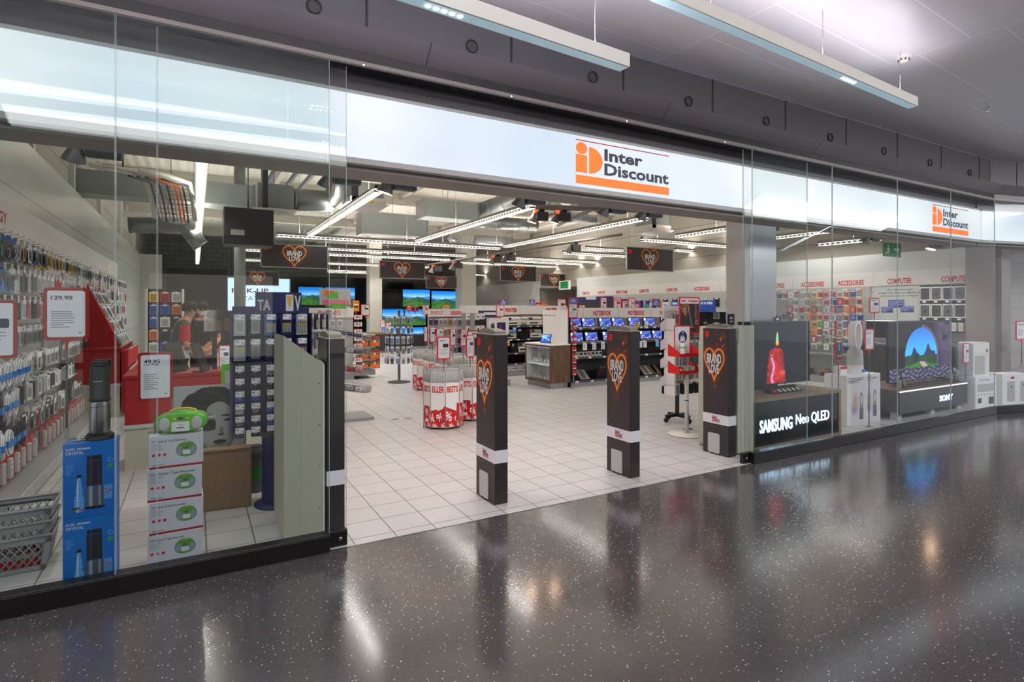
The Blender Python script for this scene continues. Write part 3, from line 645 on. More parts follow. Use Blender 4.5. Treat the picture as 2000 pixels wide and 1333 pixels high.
# green portable radio and its four boxes
def radio_body(m, S=1):
    pts = []
    for i in range(24):
        a = 2 * math.pi * i / 24; c, s_ = math.cos(a), math.sin(a)
        pts.append((.148 * S * abs(c) ** .7 * (1 if c > 0 else -1), .075 * S + .062 * S * abs(s_) ** .7 * (1 if s_ > 0 else -1)))
    return pts
def radio(loc):
    t = thing('portable_radio', 'bright green portable radio with silver speakers on top of its boxes', 'radio', loc, R(-6))
    pts = radio_body(None); m = MB('green')
    v = []; k = len(pts)
    for y, s in ((-.085, .86), (-.07, .97), (-.03, 1), (.05, .98), (.08, .85)): v += [(x * s, y, .072 + (z - .072) * s) for x, z in pts]
    m.add(v, [(i + j * k, (i + 1) % k + j * k, (i + 1) % k + (j + 1) * k, i + (j + 1) * k) for j in range(4) for i in range(k)], True); m.add(v, [tuple(range(k - 1, -1, -1)), tuple(range(4 * k, 5 * k))]); m.build('body', t)
    for s in (-1, 1):
        m = MB('ltgrey'); m.T = Matrix.Translation((s * .090, -.078, .070)) @ Matrix.Rotation(R(90), 4, 'X'); m.lathe([(.046, .0), (.044, .007), (.03, .010), (.01, .011)], n=24, sx=.70, sy=1.02); m.build('speaker', t)
    m = MB('white'); m.rrect(-.050, .050, .022, .082, .006, -.096, -.08); m.slot('black').rrect(-.022, .022, .042, .048, .002, -.0975, -.096); m.slot('text').rect(-.01, .012, .062, .065, -.0965); m.build('cassette_door', t)
    m = MB('yellow')
    for x in (-.045, .03): m.rrect(x, x + .022, .098, .108, .004, -.093, -.08)
    m.box(-.03, .02, -.09, -.08, .092, .095); m.build('buttons_bar', t)
    m = MB('dkgrey'); m.rrect(-.014, .014, .096, .112, .002, -.094, -.08); m.build('display', t)
    m = MB('green'); m.lathe([(.06, .130), (.055, .140), (.02, .144)], (0, .0, 0), 24); m.build('disc_lid', t)
    m = MB('yellow'); m.tube([(-.085, .02, .115), (-.07, .03, .140), (-.03, .035, .150), (.03, .035, .150), (.07, .03, .140), (.085, .02, .115)], .006, 8); m.build('handle', t); return t
radio((-.075, .36, .83))
def cdart(u, v):
    x = u * .30; y = v * .205; c = base(u, (.80, .79, .83)); ex = ((x - .205) / .058); ey = ((y - .105) / .043); b = np.abs(ex) ** 2.6 + np.abs(ey) ** 2.6 < 1
    c = mixc(c, (.35, .58, .22), b * 1.0)
    hd = np.abs(np.hypot((x - .205) / 1.5, y - .125) - .030) < .004; c = mixc(c, (.45, .60, .20), (hd & (y > .14)) * 1.0)
    for s in (-1, 1): c = mixc(c, (.55, .58, .62), ((((x - .205 - s * .038) / .016) ** 2 + ((y - .10) / .030) ** 2) < 1) * 1.0)
    c = mixc(c, (.86, .86, .88), ((np.abs(x - .205) < .022) & (np.abs(y - .090) < .014)) * 1.0); c = mixc(c, (.2, .3, .5), ((np.abs(x - .205) < .008) & (np.abs(y - .118) < .005)) * 1.0)
    c = mixc(c, (.62, .12, .14), (y < .014) * 1.0)
    return c
cp = print_grid('radio_print', .30, .205, 120, 82, cdart, 'print')
for i in range(4):
    t = thing('radio_box', 'white box of a green ' + ['cassette radio, standing on the floor under three others', 'cassette radio, second up from the floor', 'cassette radio with larger print, third up from the floor', 'cassette radio, topmost, right under the radio'][i], 'box', (-.11 + (.004 if i % 2 else -.004), .27 + .003 * i, .2075 * i), R((-1.2, .8, -.6, .5)[i]))
    m = MB('paper'); m.box(-.15, .15, 0, .20, 0, .207, .001); m.build('carton', t)
    o = bpy.data.objects.new('front_print', cp.data); COL.objects.link(o); o.parent = t; o.location = (0, -.0006, .001)
    m = MB('text'); s = 'CD / Radio / Tape Recorder' if i == 2 else 'CD Player & Tape Recorder'
    m.text(s, -.138, .168, .015 if i == 2 else .012, -.0012, .012, w=.25 if i == 2 else .19); m.build('title_lettering', t); m = MB('text'); m.text('Intertronic', -.13, .022, .009, -.0012, .006, w=.06)
    m.build('maker_lettering', t); m = MB('fineprint'); fine(m, -.138, -.06, .158, .115, -.0012, .009, .002, 'fineprint', i); m.slot('redtext')
    for q in range(3): m.disc(-.125 + q * .030, .088, .009, -.0012, 14)
    m.build('printed_marks', t)
bpy.data.objects.remove(cp)

# shopping baskets, nested
def basket(loc, rz, label, lattice=True):
    t = thing('shopping_basket', label, 'shopping basket', loc, rz, 'nested grey shopping baskets')
    W0, D0, W1, D1, H = .20, .13, .24, .165, .22
    m = MB('grey')
    for s, ax in ((-1, 'y'), (1, 'y'), (-1, 'x'), (1, 'x')):
        n = 9 if ax == 'y' else 6; L0, L1, O0, O1 = (W0, W1, D0, D1) if ax == 'y' else (D0, D1, W0, W1)
        def pt(f, z):
            k = z / H; l = (L0 + (L1 - L0) * k) * f; o = s * (O0 + (O1 - O0) * k); return (l, o, z) if ax == 'y' else (o, l, z)
        for a, b in ((-1, -.86), (.86, 1)): m.add([pt(a, 0), pt(b, 0), pt(b, H), pt(a, H)], [(0, 1, 2, 3)])
        m.add([pt(-1, 0), pt(1, 0), pt(1, .03), pt(-1, .03)], [(0, 1, 2, 3)]); m.add([pt(-1, H - .045), pt(1, H - .045), pt(1, H), pt(-1, H)], [(0, 1, 2, 3)])
        for i in range(-3, n):
            f0 = -.86 + 1.72 * i / n; d = 1.72 / n * 2.6
            for sg in (1, -1):
                a0, a1 = (f0, f0 + d) if sg > 0 else (f0 + d, f0); za, zb = .03, H - .045
                def cl(a0, a1):
                    t0, t1 = 0, 1
                    dv = a1 - a0
                    for lim in (-.86, .86):
                        if dv:
                            q = (lim - a0) / dv
                            if (lim < 0) == (dv > 0): t0 = max(t0, q)
                            else: t1 = min(t1, q)
                    return t0, t1
                t0, t1 = cl(a0, a1)
                if t1 - t0 > .05:
                    A = pt(a0 + (a1 - a0) * t0, za + (zb - za) * t0); Bq = pt(a0 + (a1 - a0) * t1, za + (zb - za) * t1); m.tube([A, Bq], .0042, 4)
    m.box(-W0, W0, -D0, D0, 0, .004); m.build('shell', t)
    m = MB('grey'); m.tube([(-W1, -D1, H), (W1, -D1, H), (W1, D1, H), (-W1, D1, H), (-W1, -D1, H)], .010, 8); m.build('rim', t)
    m = MB('charcoal'); m.tube([(-W1 + .02, -.01, H + .004), (-W1 + .05, -.012, H + .014), (W1 - .05, -.012, H + .014), (W1 - .02, -.01, H + .004)], .007, 8); m.build('handle', t)
    return t
bx = -1.03
for i in range(3):
    basket((bx, .72, .004 + i * .085), R(3 - i), 'grey plastic shopping basket ' + ['with lattice sides on the floor, lowest of the nest', 'nested in the middle, only its slotted rim showing', 'topmost of the nest, its dark handle folded down'][i])
    if i == 0:
        t = tag(MB('signred').box(-.17, .17, -.10, .10, 0, .14, .01).build('red_leaflet_box', loc=(bx, .72, .012)), 'red box lying inside the lowest basket behind the lattice', 'box')

# portrait display, brown carton, counters behind
def face_art(u, v):
    x = u; y = v; n = fbm(x * 5, y * 5, 2); c = base(u, (.70, .71, .72))
    hair = (((x - .52) / .44) ** 2 + ((y - .62) / .36) ** 2) < 1 + .35 * (fbm(x * 9 + y * 6, y * 5, 8) - .5)
    st = fbm(x * 10 + y * 22, y * 6 - x * 7, 4); hc = np.clip(.12 + .35 * (st - .45), .05, .42); c = np.where(hair[:, None], np.stack([hc] * 3, 1), c)
    fx, fy = (x - .62), (y - .40); face = (fx / .25) ** 2 + (fy / .36) ** 2 < 1; face &= ~((x < .46) & (y > .62))
    f = .66 - .30 * sst(.05, .26, fx) + .06 * (n - .5) - .18 * sst(.2, .0, y); c = np.where(face[:, None], np.stack([f] * 3, 1), c)
    def blob(cx, cy, rx, ry, col, a=1.0, p=2):
        nonlocal c; d = (np.abs(x - cx) / rx) ** p + (np.abs(y - cy) / ry) ** p; c = mixc(c, (col,) * 3, sst(1.15, .75, d) * a)
    blob(.76, .50, .075, .022, .16); blob(.76, .505, .03, .018, .05); blob(.75, .565, .10, .016, .14, .9); blob(.66, .36, .03, .05, .34, .6); blob(.655, .30, .045, .016, .12, .9)
    blob(.64, .20, .095, .030, .16); blob(.64, .205, .08, .006, .06); blob(.63, .165, .07, .02, .36, .7); blob(.60, .06, .10, .05, .45, .5)
    blob(.37, .47, .20, .11, .42, 1, 6); blob(.37, .56, .21, .022, .78, 1, 6); blob(.38, .44, .20, .075, .17, 1, 6); blob(.28, .46, .055, .075, .10, 1); blob(.28, .46, .03, .045, .35, 1); blob(.50, .59, .045, .018, .55, 1, 5)
    blob(.22, .30, .10, .09, .58); blob(.33, .28, .09, .035, .62); blob(.35, .34, .09, .03, .60); blob(.14, .52, .06, .13, .50); blob(.30, .13, .16, .10, .45)
    return c
t = thing('portrait_display', 'black and white portrait of a woman holding a camera, printed board beside the radio boxes', 'poster', (.105, 1.41, .0))
m = MB('dkgrey'); m.box(-.27, .27, .002, .03, .40, 1.0); m.slot('warmgrey').box(.262, .275, -.004, .034, .0, 1.0); m.box(-.275, -.262, -.004, .034, 0, 1.0); m.build('board', t)
print_grid('portrait', .54, .60, 130, 140, face_art, 'print', t, (0, 0, .40))
t = thing('brown_carton', 'open brown cardboard carton on the tiles before the portrait', 'box', (.215, 1.22, 0), R(-3))
m = MB('carton')
for a in ((-.19, .19, 0, .006), (-.19, .19, .114, .12)): m.box(a[0], a[1], a[2], a[3], 0, .46)
m.box(-.19, -.184, 0, .12, 0, .46); m.box(.184, .19, 0, .12, 0, .46); m.box(-.19, .19, 0, .12, 0, .006); m.build('carton', t)
m = MB('carton'); m.add([(-.19, 0, .46), (.19, 0, .46), (.18, -.03, .485), (-.18, -.03, .485)], [(0, 1, 2, 3)]); m.add([(-.19, .12, .46), (.19, .12, .46), (.19, .16, .48), (-.19, .16, .48)], [(0, 1, 2, 3)]); m.build('flap', t)
m = MB('warmgrey'); m.rect(-.05, -.048, .0, .46, -.001); fine(m, -.0, .16, .20, .08, -.001, .018, .004, 'fineprint', 9); m.build('print', t)
t = thing('waste_bin', 'dark round waste bin with green band between carton and blue post', 'bin', (.47, 1.62, 0))
m = MB('dkgrey'); m.lathe([(.085, 0), (.10, .30), (.105, .33)], n=20); m.build('body', t); m = MB('dkgreen'); m.lathe([(.093, .12), (.100, .24)], n=20, caps=False); m.build('band', t)
m = MB('black'); m.lathe([(.105, .33), (.09, .38), (.06, .40), (.06, .41)], n=20); m.build('lid', t)
# red counters of the cash desk
def counter(x0, x1, y0, y1, h, label, drawers=True):
    t = thing('cash_desk', label, 'counter', (x0, y0, 0)); w = x1 - x0; d = y1 - y0
    m = MB('beige'); m.box(0, w, 0, d, .0, h * .46); m.build('plinth', t); m = MB('dkred'); m.box(0, w, -.01, d, h * .50, h, .004); m.build('front_panel', t)
    m = MB('ltgrey'); m.box(-.01, w + .01, -.02, d + .01, h * .46, h * .50); m.build('rail', t); m = MB('dkred'); m.box(-.02, w + .02, -.03, d + .01, h, h + .035, .003); m.build('worktop', t)
    return t
counter(-1.55, -1.0, 6.4, 8.2, 1.02, 'dark red counter end with grey plinth beside the wall of hanging goods')
counter(-.62, .95, 2.9, 3.5, .93, 'long dark red cash desk behind the portrait and green radio')
t = thing('drawer_cabinet', 'salmon red drawer block facing the aisle beside the dark red counter', 'cabinet', (-.98, 6.4, 0)); m = MB('dkred'); m.box(0, .06, 0, 1.8, .06, 1.0); m.build('carcass', t)
for z in (.10, .42, .74):
    m = MB('red'); m.box(.06, .085, .03, 1.77, z, z + .27); d = m.build('drawer', t); m = MB('ltgrey'); m.box(.085, .10, .1, 1.7, z + .27, z + .295); m.build('handle', d)
# magazine/CD rack leaning from the red counter
t = thing('album_rack', 'slanted rack of small sleeves in rows rising beside the hanging goods', 'rack', (-1.42, 6.55, 1.06), R(0))
m = MB('dkred'); m.prism([(0, 0), (.42, 0), (0, .95)], 0, .10, 'y'); m.T = Matrix.Identity(4); m.build('end_panel', t); m = MB('wire'); m.tube([(.42, 0, 0), (.42, 1.5, 0)], .008); m.tube([(0, 0, .95), (0, 1.5, .95)], .008); m.build('rail', t)
rs = random.Random(5)
for r in range(4):
    for c in range(9):
        col = rs.choice([(.85, .85, .88), (.12, .12, .15), (.5, .6, .75), (.8, .3, .25), (.2, .5, .45), (.7, .7, .6)]); z = 1.06 + r * .225; x = -1.42 + .40 - r * .098
        m = MB('oc', 'tag', 'text'); m.T = Matrix.Rotation(R(-23), 4, 'Y'); m.slot('oc').box(0, .012, 0, .14, 0, .20); m.slot('tag').box(.012, .0125, .02, .12, .15, .18); m.slot('oc2').box(.012, .0125, .03, .11, .04, .12)
        o = m.build('music_sleeve', loc=(x + .01, 6.68 + c * .155, z)); o.color = (*s2l(col), 1)
        tag(o, f'small sleeve in the slanted rack, {ORD[r]} row up, {ORD[c]} from the aisle end', 'sleeve', 'sleeves in the slanted rack')
# desk equipment
def monitor_side(x, y, z, label, rz):
    t = thing('till_screen', label, 'screen', (x, y, z), rz); m = MB('black'); m.box(-.09, .09, -.06, .06, 0, .012); m.build('base', t)
    m = MB('charcoal'); m.prism([(-.06, .012), (-.03, .012), (.07, .30), (.05, .31)], -.14, .14, 'x'); m.build('panel', t); m = MB('dkgrey'); m.box(-.02, .02, -.03, .0, .01, .12); m.build('stem', t); return t
monitor_side(-.18, 3.12, .965, 'black till screen tilted back on the red cash desk', R(60)); monitor_side(.05, 3.0, .965, 'second slimmer black screen on the red cash desk, beside the till screen', R(75))
t = thing('barcode_scanner', 'small black scanner lying on the red cash desk near the price card', 'scanner', (-.36, 3.05, .965)); m = MB('black'); m.lathe([(.05, 0), (.055, .02), (.03, .045), (.01, .05)], n=18, sx=1.2, sy=.8); m.build('head', t); m = MB('charcoal'); m.tube([(.03, 0, .02), (.10, .02, .012)], .01); m.build('grip', t)
t = thing('green_display_card', 'green card with a white upright gadget, in front of the battery stand', 'display', (.30, 1.75, 0)); m = MB('green'); m.rrect(-.10, .10, .86, 1.14, .012, 0, .006); m.slot('white').rect(-.1, .1, .862, .875, -.001); m.build('card', t)
m = MB('offwhite'); m.prism([(-.045, .90), (.03, .90), (.008, 1.17), (.004, 1.20), (-.010, 1.20), (-.014, 1.17)], -.03, -.002); m.slot('ltgrey').rrect(-.07, .0, .89, 1.08, .01, -.002, .0); m.build('gadget', t); m = MB('dkgrey'); m.tube([(0, .01, .0), (0, .01, .88)], .008); m.slot('warmgrey').lathe([(.06, 0), (.06, .006)], n=16); m.build('pole', t)
t = thing('acrylic_shelf_stand', 'dark wire and clear plastic display stand behind the green card', 'stand', (.42, 3.2, .965)); m = MB('charcoal')
for x in (-.26, .0): m.box(x, x + .05, 0, .05, 0, .42)
m.build('leg', t); m = MB('blister'); m.box(-.34, .12, -.02, .28, .42, .66); m.build('box', t); m = MB('carton'); 
for k in range(5): m.box(-.30 + k * .08, -.24 + k * .08, .02, .2, .43, .52 + .02 * (k % 3))
m.build('contents', t)
frame_sign(.25, 2.3, 1.06, .10, .22, .0, 'narrow red price clip on a pole between green card and cash desk', 'white', seed=8)
# ================================================================== hanging goods (prototypes are shared; colours come from each object)
def pk(name, w, h, kind):
    """a product hung from its header: origin at the hook, front towards -y"""
    m = MB()
    if kind == 'card':
        m.slot('oc').box(-w / 2, w / 2, 0, .002, -h, 0); m.slot('tag').rect(-w * .42, w * .42, -h * .22, -h * .08, -.0006); m.slot('oc2').rrect(-w * .28, w * .28, -h * .82, -h * .36, w * .1, -.014, -.001); m.slot('blister').box(-w * .38, w * .38, -.018, -.001, -h * .90, -h * .28)
    elif kind == 'cells':
        m.slot('oc').box(-w / 2, w / 2, 0, .002, -h, 0); m.slot('tag').rect(-w * .36, w * .36, -h * .20, -h * .10, -.0006)
        for i in range(4):
            x = -w * .30 + i * w * .2; m.slot('ltgrey').lathe([(w * .085, -h * .86), (w * .085, -h * .42)], (x, -.012, 0), 8); m.slot('yellow').lathe([(w * .087, -h * .50), (w * .087, -h * .42)], (x, -.012, 0), 8)
        m.slot('blister').box(-w * .44, w * .44, -.024, -.002, -h * .90, -h * .34)
    elif kind == 'coin':
        m.slot('oc').box(-w / 2, w / 2, 0, .002, -h, 0); m.slot('white').disc(0, -h * .55, w * .24, -.002, 14); m.slot('steel').disc(0, -h * .55, w * .16, -.004, 14); m.slot('tag').rect(-w * .3, w * .3, -h * .2, -h * .1, -.0006)
    elif kind == 'cable':
        for j in range(5):
            r = w * (.14 + .07 * j); y = -.012 * (j % 3); pts = []
            for i in range(17):
                a = 2 * math.pi * i / 16; pts.append((r * math.cos(a), y, -h * .5 + (h * .28 + r * .6) * math.sin(a) * (1 if True else 1)))
            m.slot('oc').tube(pts, w * .045, 5)
        m.slot('blue').box(-w * .46, w * .46, -.034, .012, -h * .62, -h * .42); m.slot('chrome').tube([(0, -.005, 0), (0, -.005, -h * .12)], .003, 5)
    elif kind == 'bag':
        m.slot('oc').box(-w / 2, w / 2, -.002, 0, -h * .25, 0); m.slot('blister').prism([(-w / 2, -h), (w / 2, -h * .96), (w * .46, -h * .2), (-w * .46, -h * .2)], -.03, 0)
        for j in range(3):
            r = w * (.16 + .06 * j); m.slot('tag' if j % 2 else 'oc2').tube([(r * math.cos(a / 6 * math.pi), -.012 - .004 * j, -h * .62 + r * 1.1 * math.sin(a / 6 * math.pi)) for a in range(13)], w * .035, 5)
    elif kind == 'box':
        m.slot('oc').box(-w / 2, w / 2, 0, .045, -h, -.02); m.slot('tag').box(-w * .18, w * .18, .02, .022, -.02, 0); m.slot('oc2').rrect(-w * .25, w * .25, -h * .78, -h * .30, w * .06, -.001, 0); m.slot('tag').rect(-w * .4, w * .4, -h * .95, -h * .86, -.0008)
    elif kind == 'case':
        m.slot('oc').box(-w / 2, w / 2, 0, .012, -h, -.015); m.slot('oc2').rrect(-w * .36, w * .36, -h * .92, -h * .24, w * .1, -.004, 0); m.slot('tag').rect(-w * .3, w * .3, -h * .19, -h * .10, -.0006); m.slot('tag').box(-w * .12, w * .12, .004, .005, -.015, 0)
    elif kind == 'strip':
        m.slot('red').box(-w / 2, w / 2, 0, .003, -h, 0); m.slot('ltgrey').box(-w * .22, w * .22, -.035, -.001, -h * .92, -h * .18, .008)
        for j in range(3): m.slot('oc').disc(0, -h * (.32 + .2 * j), w * .14, -.0365, 12)
    m.slot('tag')
    return m.mesh(name)
PK = {}
def proto(kind, w, h):
    k = (kind, w, h)
    if k not in PK: PK[k] = pk(kind, w, h, kind)
    return PK[k]
def hang(name, kind, w, h, loc, rz, col, label, cat, group=None, tilt=0):
    o = bpy.data.objects.new(name, proto(kind, w, h)); COL.objects.link(o); o.location = loc; o.rotation_euler = (tilt, 0, rz); o.color = (*s2l(col), 1)
    return tag(o, label, cat, group)
PAL = {'white': (.90, .90, .91), 'silver': (.70, .71, .73), 'grey': (.50, .50, .52), 'black': (.10, .10, .11), 'navy': (.12, .14, .36), 'blue': (.15, .35, .72), 'red': (.78, .12, .12),
       'green': (.35, .68, .25), 'teal': (.25, .62, .55), 'yellow': (.90, .72, .20), 'orange': (.92, .50, .15), 'purple': (.42, .20, .50), 'pink': (.88, .50, .60), 'brown': (.45, .32, .22), 'cream': (.86, .82, .74), 'pale blue': (.62, .76, .88)}

# ---- battery stand: round blue foot, wide panel of hooks with price tags
bs = thing('battery_stand', 'tall navy battery stand with round blue post, hung full of packs beside the beige cabinet', 'display stand', (.62, 1.18, 0))
m = MB('navy'); m.lathe([(.20, 0), (.20, .012), (.145, .03)], n=32); m.lathe([(.14, .02), (.14, .575), (.15, .60), (.155, .615)], n=32); m.build('post', bs)
m = MB('charcoal'); m.lathe([(.20, .60), (.20, .64)], n=24); m.slot('navy').box(-.36, .235, -.012, .012, .64, 1.66); m.build('panel', bs)
m = MB('navy'); m.box(-.37, -.36, -.12, .17, .62, 1.60); m.box(.225, .235, -.17, .17, .62, 1.60); m.build('side_panel', bs)
m = MB('navy'); m.box(-.19, .17, -.03, -.01, 1.60, 1.78); hd_ = m.build('header', bs)
m = MB('ltgrey'); m.text('TA', -.175, 1.63, .085, -.031, .03, w=.10); m.build('lettering', hd_); m = MB('tag'); m.rect(.045, .105, 1.62, 1.76, -.0310); m.slot('yellow').add([(.05, -.0315, 1.745), (.10, -.0315, 1.745), (.075, -.0315, 1.64)], [(0, 2, 1)]); m.build('emblem', hd_); m = MB('white'); m.text('V', .115, 1.63, .12, -.031, .03, w=.05); m.build('lettering', hd_)
ROWZ = [1.60, 1.40, 1.19, 1.09, .99, .89, .79, .70]
COLX = [-.315, -.20, -.085, .035, .155]
rs = random.Random(11)
for r, z in enumerate(ROWZ):
    for c, x in enumerate(COLX):
        dep = .17
        m = MB('chrome'); m.tube([(x, -.01, z), (x, -dep, z), (x, -dep - .012, z + .012)], .0025, 5); m.slot('charcoal').box(x - .036, x + .036, -dep - .018, -dep - .016, z - .002, z + .004); hk = m.build('hook', bs)
        m = MB('tag'); m.box(x - .032, x + .032, -dep - .020, -dep - .016, z - .048, z - .004); m.slot('text').rect(x - .026, x - .010, z - .022, z - .016, -dep - .0205); m.rect(x + .016, x + .026, z - .036, z - .028, -dep - .0205); m.build('price_tag', hk)
        big = r < 2
        kind = rs.choice(['cells', 'card', 'cells'] if big else ['card', 'coin', 'coin']); w, h = (.085, .17) if big else (.06, .085)
        for k in range(3 if big else 2):
            if rs.random() < .12 and k == 0: continue
            cn = rs.choice(['navy', 'navy', 'black', 'silver', 'blue', 'purple']) if r < 7 else 'navy'
            hang('battery_pack', kind, w, h, (.62 + x, 1.18 - dep + .02 + k * .035, z - .006), 0, PAL[cn], f'{cn} battery pack on the battery stand, window side, {ORD[r]} row, {ORD[c]} hook, {ORD[k]} in', 'battery pack', None)
# open side of the stand to the right with packs facing the aisle
for r, z in enumerate((1.60, 1.43, 1.24, 1.06, .88, .72)):
    for c, y in enumerate((1.08, 1.26)):
        m = MB('chrome'); m.tube([(.235, y - 1.18, z), (.40, y - 1.18, z), (.412, y - 1.18, z + .012)], .0025, 5); hk = m.build('hook', bs)
        m = MB('tag'); m.box(.405, .409, y - 1.21, y - 1.155, z - .05, z - .004); m.slot('text').box(.409, .4095, y - 1.20, y - 1.185, z - .022, z - .016); m.build('price_tag', hk)
        for k in range(3):
            cn = rs.choice(['navy', 'blue', 'yellow', 'silver', 'red', 'black', 'white'])
            hang('battery_pack', 'cells', .085, .13, (.62 + .27 + k * .05, y, z - .006), R(90), PAL[cn], f'{cn} pack on the aisle side of the battery stand, {ORD[r]} row, {ORD[c]} hook, {ORD[k]} out', 'battery pack', None)

# second stand behind: open grey baskets in tiers
t = thing('tiered_basket_stand', 'grey stand with four tilted wire baskets of small goods, beside the aisle', 'display stand', (2.0, 4.6, 0))
m = MB('grey'); m.box(-.32, -.26, -.02, .04, 0, 1.62); m.box(-.30, .30, -.30, .30, 0, .04); m.build('frame', t)
for k, z in enumerate((.42, .70, .98, 1.22)):
    T = Matrix.Translation((0, 0, z)) @ Matrix.Rotation(R(10), 4, 'Y')
    m = MB('grey'); m.T = T; m.prism([(-.26, -.20), (.20, -.20), (.33, 0), (.20, .20), (-.26, .20)], 0, .012, 'z'); b = m.build('basket_floor', t)
    m = MB('wire'); m.T = T; pts = [(-.26, -.20), (.20, -.20), (.33, 0), (.20, .20), (-.26, .20)]
    for i in range(5):
        a, c_ = Vector((*pts[i], 0)), Vector((*pts[(i + 1) % 5], 0))
        for hgt in (.05, .10): m.tube([a + Vector((0, 0, hgt)), c_ + Vector((0, 0, hgt))], .003, 4)
        for q in range(9): p = a.lerp(c_, q / 9); m.tube([p, p + Vector((0, 0, .10))], .002, 4)
    m.build('wire_side', b)
cols = [['navy', 'navy', 'navy'], ['silver', 'white', 'grey'], ['green', 'red', 'pink'], ['black', 'silver', 'white']]
for k, z in enumerate((1.22, .98, .70, .42)):
    for i in range(3):
        for j in range(3):
            cn = cols[k][(i + j) % 3]
            o = MB('oc', 'tag', 'oc2').slot('oc').box(-.05, .05, -.045, .045, 0, .05, .004).slot('oc2').rrect(-.02, .02, .01, .04, .01, -.046, -.045).build('small_pack', loc=(1.84 + i * .13, 4.46 + j * .13, z + .052 - i * .025), rz=R(rs.uniform(-25, 25)))
            o.rotation_euler.y = R(10); o.color = (*s2l(PAL[cn]), 1)
            tag(o, f'{cn} small pack in the {ORD[k]} tilted basket down, {ORD[i]} row out, {ORD[j]} along', 'pack')

# ---- long wall of hooks on the window side
hw = thing('hook_wall', 'grey slatted wall rack with rows of chrome hooks along the white panelled wall', 'wall rack', (XL, 2.0, 0))
m = MB('ltgrey'); m.box(.0, .05, -.3, 11.5, .10, 2.42); m.build('back_panel', hw)
m = MB('white'); m.box(.0, .07, -.3, 11.5, 2.42, 2.78); m.T = Matrix.Rotation(R(90), 4, 'Z')
m.slot('redtext').text('ENERGY', 1.02, 2.53, .11, -.072, .03, w=.82); m.build('header', hw)
m = MB('grey'); m.box(.05, .56, -.3, 4.3, 0, .13); m.slot('ltgrey').box(.55, .575, -.3, 4.3, .02, .12); m.build('base_shelf', hw)
m = MB('grey')
for y in (-.3, .95, 2.2, 3.45, 4.7, 5.95, 7.2, 8.45, 9.7, 10.95): m.box(.045, .075, y - .015, y + .015, .1, 2.42)
m.build('upright', hw)
ROWS = [2.30, 2.02, 1.74, 1.46, 1.18, .90, .62, .40]
cat_of = {'cable': ('cable_bundle', 'cable bundle'), 'card': ('accessory_pack', 'accessory pack'), 'bag': ('accessory_bag', 'bagged accessory'), 'case': ('phone_case', 'phone case'), 'box': ('accessory_box', 'boxed accessory'), 'strip': ('power_strip_pack', 'power strip')}
rs = random.Random(21); nh = 0; count = {}
ys = []; y = 2.0
while y < 12.6: ys.append(y); y += .21 if y < 6 else .26
for r, z in enumerate(ROWS):
    for c, y in enumerate(ys):
        if y > 6.0 and z < 1.05: continue
        if y > 9 and r > 4: continue
        near = y < 4.4; dep = .36 if r < 6 else .42
        if nh < 100 and (near or (r + c) % 2 == 0):
            nh += 1; m = MB('chrome'); yl = y - 2.0
            m.tube([(.05, yl, z), (dep, yl, z + .02), (dep + .015, yl, z + .035)], .003, 5); hk = m.build('hook', hw)
            m = MB('tag'); m.box(dep + .012, dep + .016, yl - .022, yl + .022, z - .035, z + .02); m.slot('text').box(dep + .016, dep + .0165, yl - .014, yl + .004, z - .005, z); m.build('price_tag', hk)
        if r == 0:
            kind, colr = ('bag', ['teal', 'blue', 'silver', 'white']) if y < 2.9 else ('card', ['silver', 'white', 'silver', 'white', 'yellow', 'grey', 'navy'])
        elif r == 1: kind, colr = ('bag', ['blue', 'white', 'teal', 'teal']) if y < 3.0 else ('case', ['white', 'white', 'silver', 'red', 'grey', 'white', 'black', 'cream'])
        elif r == 2: kind, colr = ('cable', ['white', 'cream', 'white']) if y < 2.9 else ('case', ['cream', 'white', 'white', 'pink', 'black'])
        elif r == 3: kind, colr = ('card', ['grey', 'silver', 'blue', 'white']) if y < 4.4 else ('case', ['blue', 'blue', 'navy', 'white', 'white', 'silver', 'green'])
        elif r == 4: kind, colr = ('cable', ['white', 'white', 'black', 'white']) if y < 3.4 else ('card', ['black', 'silver', 'white', 'white'])
        elif r == 5: kind, colr = ('box', ['black', 'white', 'silver', 'white']) if 3.0 < y else ('cable', ['white', 'black', 'white'])
        elif r == 6: kind, colr = ('cable', ['white', 'white', 'black']) if y < 2.9 else ('card', ['red', 'silver', 'black', 'white', 'white'])
        else: kind, colr = ('strip', ['silver', 'white', 'grey'])
        n = (4 if y < 3.4 else 3 if y < 5 else 2 if y < 8 else 1)
        w, h = {'cable': (.15, .26), 'card': (.12, .19), 'bag': (.17, .25), 'case': (.105, .20), 'box': (.13, .19), 'strip': (.12, .24)}[kind]
        nm, ct = cat_of[kind]
        for k in range(n):
            if rs.random() < .06: continue
            if count.get(nm, 0) >= 298: continue
            count[nm] = count.get(nm, 0) + 1; cn = rs.choice(colr) if k == 0 or kind not in ('cable',) else cn
            hang(nm, kind, w, h, (XL + dep - .03 - k * (.065 if kind != 'box' else .06), y + rs.uniform(-.006, .006), z - .004), R(90) + rs.uniform(-.18, .18), PAL[cn],
                 f'{cn} {ct} on the hook wall, {ORD[r]} row, {ORD[c]} from the window, {ORD[k]} in'.replace('pale ', ''), ct, None)
for i, y in enumerate((6.9, 7.6, 8.3, 9.4, 10.0, 10.6)):
    t = thing('shelf_tag', f'red framed card hanging at the end of the hook wall, {ORD[i]} from the window', 'sign', (XL + .42, y, 1.90), R(90)); m = MB('signred'); m.rrect(-.06, .06, 0, .24, .01, -.003, .003); m.build('frame', t); m = MB('tag'); m.rrect(-.05, .05, .01, .23, .006, -.004, -.003); fine(m, -.04, .04, .18, .05, -.0045, .02, .005, 'text', i); m.build('card', t)

